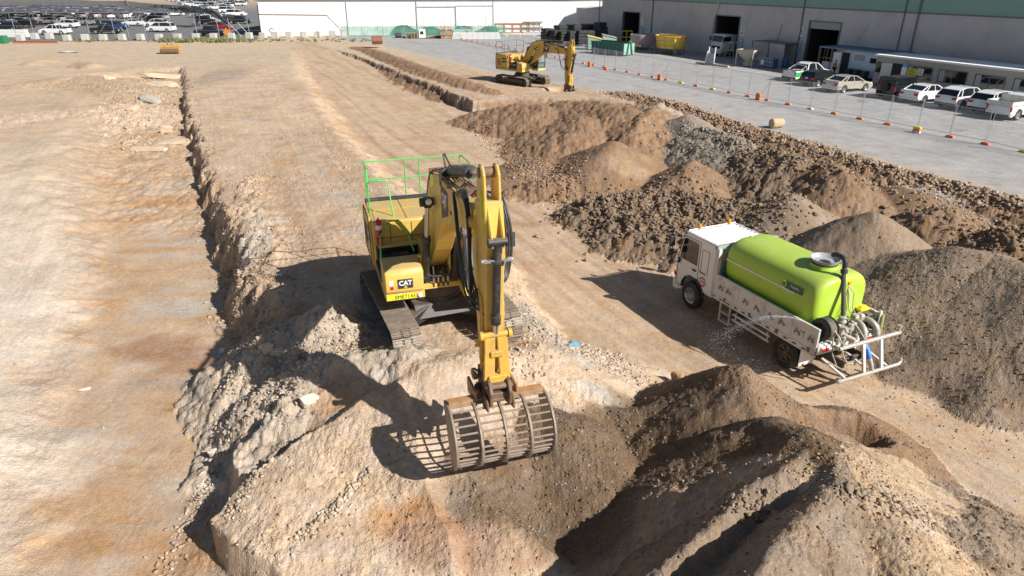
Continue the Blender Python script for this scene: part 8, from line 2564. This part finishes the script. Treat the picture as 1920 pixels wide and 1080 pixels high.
PALS = [(.48, .40, .31), (.44, .34, .24), (.54, .48, .40), (.36, .28, .20)]
PALD = [(.25, .175, .115), (.29, .215, .15), (.33, .26, .19), (.20, .145, .10)]
P = np.concatenate([along([(1155,172,.3),(1230,185,.5),(1330,217,.5),(1400,240,.4),(1480,262,.4),(1560,285,.3)], 5200, .95, rs), along([(1560,285,.3),(1640,310,.3),(1720,330,.3),(1800,350,.3),(1900,378,.3),(2150,450,.3)], 5000, .62, rs)])
scatter('rubble', 'long line of broken brown rock along the edge of the concrete yard', 'rubble', P, sizes_of(len(P), rs, .025, .16, 2.0), stone_cols(P, rs, PALR, .2), big=.14)
P = np.concatenate([along([(1440,285,.9),(1540,315,.9),(1640,345,.5),(1760,385,.3),(1900,425,.2)], 1600, .9, rs), blob(1380, 262, 1.4, 1.5, 900, rs), blob(1300, 250, 1.2, 1.6, 500, rs)])
scatter('rubble', 'grey gravel and stones spilling down from the yard ledge', 'rubble', P, sizes_of(len(P), rs, .02, .11, 2.8), stone_cols(P, rs, PALG, .3), big=.12)
P = np.concatenate([along([(1110,385,-.3),(1160,415,-.3),(1240,440,-.4),(1330,450,-.3)], 2600, .9, rs), blob(1240, 385, .3, 2.0, 2600, rs), blob(1370, 395, .4, 1.7, 1800, rs), blob(1450, 300, 1.0, 1.3, 1300, rs), blob(1570, 320, 1.3, 1.2, 900, rs), blob(1900, 450, .9, 1.3, 900, rs), blob(1760, 390, 1., .9, 400, rs)])
scatter('clods', 'dark brown clods covering the low heaps behind the water truck', 'rubble', P, sizes_of(len(P), rs, .025, .15, 2.8), stone_cols(P, rs, PALD, .6), big=.13)
P = np.concatenate([along([(1000,320,-.4),(1060,365,-.4),(1100,395,-.5),(1130,400,-.5)], 900, .6, rs), along([(890,232,-.4),(950,290,-.4),(1000,320,-.4)], 500, .5, rs), blob(1010, 330, -.3, 1.2, 500, rs)])
scatter('stones', 'loose rust coloured stones along the foot of the far bank', 'stones', P, sizes_of(len(P), rs, .03, .14, 2.6), stone_cols(P, rs, PALR, .5))
P = np.concatenate([blob(1800, 640, .6, 2.0, 2600, rs), blob(1750, 520, 1.2, 1.6, 2000, rs)])
scatter('gravel', 'dark gravel strewn over the big grey heap on the right', 'gravel', P, sizes_of(len(P), rs, .008, .045, 3.5), stone_cols(P, rs, [(.28, .21, .15), (.20, .15, .11), (.34, .28, .22)], .75))
P = np.concatenate([along([(455,650,-.4),(445,760,-.4),(430,850,-.4),(380,930,-.4),(340,1010,-.4),(300,1080,-.4)], 1500, .16, rs), along([(560,862,.1),(500,940,.0),(430,1030,-.2)], 420, .09, rs), along([(690,905,.7),(620,985,.4),(560,1050,.1)], 520, .07, rs), along([(480,680,.3),(470,760,.1)], 250, .25, rs)])
scatter('stones', 'pale stones and clods rolled to the foot of the near bank', 'stones', P, sizes_of(len(P), rs, .008, .075, 3.2), stone_cols(P, rs, PALS, .4), big=.07)
P = np.concatenate([along([(400,400,.2),(425,500,.3),(440,600,.3)], 900, .35, rs), along([(350,200,.3),(365,300,.3),(385,380,.3)], 900, .5, rs), along([(430,440,.9),(450,540,1.0),(470,620,1.0)], 1500, .5, rs), along([(365,210,.5),(380,300,.7),(410,400,.9)], 900, .6, rs), along([(480,420,.9),(540,520,1.0),(500,600,.9)], 900, .7, rs), along([(480,120,.6),(560,220,.6),(650,320,.6),(690,380,.6)], 1700, .8, rs), blob(500, 340, .9, 1.0, 500, rs)])
scatter('stones', 'loose stones on the middle bank beside its crumbling edge', 'stones', P, sizes_of(len(P), rs, .01, .08, 3.4), stone_cols(P, rs, PALS, .6), big=.08)
P = np.concatenate([blob(1060, 640, .6, .8, 1800, rs), along([(980,560,.9),(1080,650,.4),(1200,730,-.2)], 1800, .5, rs), blob(950, 700, 1.2, .5, 300, rs)])
scatter('stones', 'grey rubble on the slope right of the near excavator', 'stones', P, sizes_of(len(P), rs, .010, .07, 3.2), stone_cols(P, rs, PALG + PALS, .5), big=.07)
P = np.concatenate([blob(1000, 950, .3, 1.5, 2600, rs), blob(1150, 830, .5, .9, 1000, rs), blob(1450, 740, 1.4, .7, 600, rs), blob(1600, 930, 1.8, .8, 900, rs), blob(1750, 1000, 1.6, .8, 900, rs), blob(1420, 930, 1.8, 1.0, 1000, rs), along([(1560,780,-.2),(1680,860,-.3),(1800,920,-.4),(1920,980,-.4)], 450, .25, rs), blob(700, 930, .6, .9, 700, rs), blob(500, 1000, .1, .7, 500, rs)])
scatter('gravel', 'fine gravel and small stones over the dug foreground heaps', 'gravel', P, sizes_of(len(P), rs, .006, .042, 3.4), stone_cols(P, rs, PALS + PALD, .7), big=.05)
P = np.concatenate([along([(1350,960,1.7),(1400,975,1.7),(1440,960,1.8)], 60, .12, rs), along([(1560,965,1.9),(1680,985,1.7),(1760,1010,1.5)], 160, .14, rs)])
scatter('stones', 'dark stones gathered in the groove of the nearest heap', 'stones', P, sizes_of(len(P), rs, .03, .09, 1.6), stone_cols(P, rs, PALD, .5), big=.05)
P = np.stack([rs.uniform(-22, -9, 2600), rs.uniform(8, 60, 2600)], 1)
P = np.concatenate([P, np.stack([rs.uniform(-9, 12, 500), rs.uniform(9, 50, 500)], 1)])
scatter('pebbles', 'scattered pale pebbles on the left bank and the haul road', 'pebbles', P, sizes_of(len(P), rs, .006, .04, 3.5), stone_cols(P, rs, PALS, .4), big=.06)
P = np.concatenate([along([(235,170,-.2),(225,240,-.2),(230,290,-.3)], 500, .7, rs), along([(300,140,-.2),(300,200,-.3),(290,280,-.4)], 700, 1.3, rs)])
scatter('rubble', 'broken pale rock at the far end of the left trench', 'rubble', P, sizes_of(len(P), rs, .03, .22, 3.2), stone_cols(P, rs, PALS, .5), big=.12)

P = np.concatenate([blob(560, 690, 1.0, .55, 1100, rs), blob(490, 640, .9, .4, 500, rs), blob(640, 640, 1.3, .5, 500, rs), blob(510, 780, .5, .5, 700, rs)])
scatter('clods', 'pale grey clay clods on the broken bank left of the bucket shadow', 'clods', P, sizes_of(len(P), rs, .01, .09, 3.0), stone_cols(P, rs, [(.42, .36, .29), (.46, .40, .33), (.36, .29, .22)], .6), big=.06)
# ---- single rocks and slabs one can point at
def slab(u, v, z, dims, rz, tilt, lab, col=(.56, .44, .31), name='rock_slab', cat='rock slab', group='broken rock slabs in the far trench', seed=1):
    r_ = np.random.RandomState(seed); v_, f_ = chisel(_i2, r_, 7)
    v_ = np.sign(v_) * np.abs(v_) ** .6
    v_ = v_ * np.array(dims) / 2
    me = bpy.data.meshes.new(name); me.from_pydata([tuple(p) for p in v_], [], [tuple(int(q) for q in k) for k in f_])
    a = me.attributes.new("soil", 'FLOAT_COLOR', 'POINT'); a.data.foreach_set("color", np.tile(np.array([*col, 1], np.float32), len(v_)))
    a = me.attributes.new("grain", 'FLOAT', 'POINT'); a.data.foreach_set("value", np.full(len(v_), .25, np.float32))
    me.materials.append(SOIL)
    o = bpy.data.objects.new(name, me); COL.objects.link(o)
    x, y = W(u, v, z); o.location = (x, y, float(gz(np.array([x]), np.array([y]))[0]) + dims[2] * .2); o.rotation_euler = (tilt[0], tilt[1], rz)
    tag(o, lab, cat, group); return o
slab(322, 142, -.1, (5.0, 1.6, .5), .5, (.35, .1), 'long leaning pale slab at the far end of the trench', seed=1)
slab(288, 165, -.2, (4.6, 1.8, .45), .05, (.25, 0), 'wide flat slab across the trench just before the leaning slab', seed=2)
slab(283, 192, -.3, (2.4, 1.6, .5), -.3, (.1, .2), 'grey tilted slab with a dark hollow in the middle of the far trench', (.42, .38, .33), seed=3)
slab(318, 272, -.4, (3.0, 1.0, .4), .15, (.2, 0), 'long slab at the right of the nearest slab row', seed=4)
slab(276, 283, -.4, (2.6, .9, .35), -.05, (.25, 0), 'long slab at the left of the nearest slab row', seed=5)
slab(240, 268, -.3, (1.3, .8, .35), .2, (.2, -.2), 'short slab leaning on the left bank of the trench', seed=6)
slab(312, 248, -.3, (.8, .6, .8), .4, (.1, .3), 'upright block in the middle of the trench', seed=7)
slab(248, 222, -.3, (1.6, .9, .4), .1, (.3, -.1), 'dark undercut slab at the left side of the trench', seed=8)
slab(205, 150, .3, (1.3, .9, .5), .4, (.2, 0), 'pale boulder on top of the left bank', cat='boulder', seed=9)
slab(1272, 716, -.4, (.42, .36, .40), .4, (0, 0), 'brown boulder between the bucket mound and the haul road', (.40, .27, .16), 'boulder', 'boulder', None, 10)
slab(862, 0, 0, (.1, .1, .1), 0, (0, 0), '', seed=11) if False else None
slab(520, 660, .9, (.62, .44, .34), .3, (.2, .1), 'pale rounded boulder beside the shadow of the near excavator', (.58, .49, .38), 'boulder', 'boulder', 'pale boulders on the near bank', 12)
slab(498, 668, .8, (.40, .34, .26), .9, (0, .2), 'smaller pale boulder touching the rounded one', (.56, .47, .36), 'boulder', 'boulder', 'pale boulders on the near bank', 13)
slab(578, 768, .9, (.50, .26, .30), .9, (.5, .2), 'flat pale stone standing in the groove of the near bank', (.60, .52, .42), 'boulder', 'boulder', 'pale boulders on the near bank', 14)
slab(405, 868, -.4, (.30, .24, .2), .2, (0, 0), 'round pale stone on the trench floor at the foot of the near bank', (.60, .53, .45), 'boulder', 'boulder', 'pale boulders on the near bank', 15)
slab(150, 700, .1, (.42, .12, .10), .8, (0, .2), 'white splinter of stone on the left bank lip', (.72, .68, .62), 'boulder', 'boulder', None, 16)
# bits of litter
def litter(u, v, z, col, lab, s=.25):
    x, y = W(u, v, z); zz = float(gz(np.array([x]), np.array([y]))[0]); b = MB(); r_ = random.Random(int(u))
    pts = [[(i * .3 * s * 3 + r_.uniform(-.05, .05) * s, j * .25 * s * 3, r_.uniform(.02, .30) * s) for i in range(4)] for j in range(4)]
    b.loft(pts, cap=False, closed=False); o = b.build('plastic_scrap', mat('scrap_%d' % int(u), col, .4), None, fix=False); o.location = (x, y, zz + .02); o.rotation_euler = (0, 0, r_.uniform(0, 3)); tag(o, lab, 'plastic scrap')
litter(1078, 655, .6, (.22, .40, .52), 'pale blue plastic scrap on the rubble right of the near excavator', .13)
litter(415, 663, -.4, (.30, .38, .46), 'blue grey plastic scrap at the edge of the left trench floor', .08)
litter(530, 520, 1.0, (.45, .52, .58), 'whitish plastic scrap on the bank left of the near excavator', .09)
litter(1310, 915, 1.9, (.55, .62, .60), 'small pale scrap near the top of the nearest heap', .12) if False else None
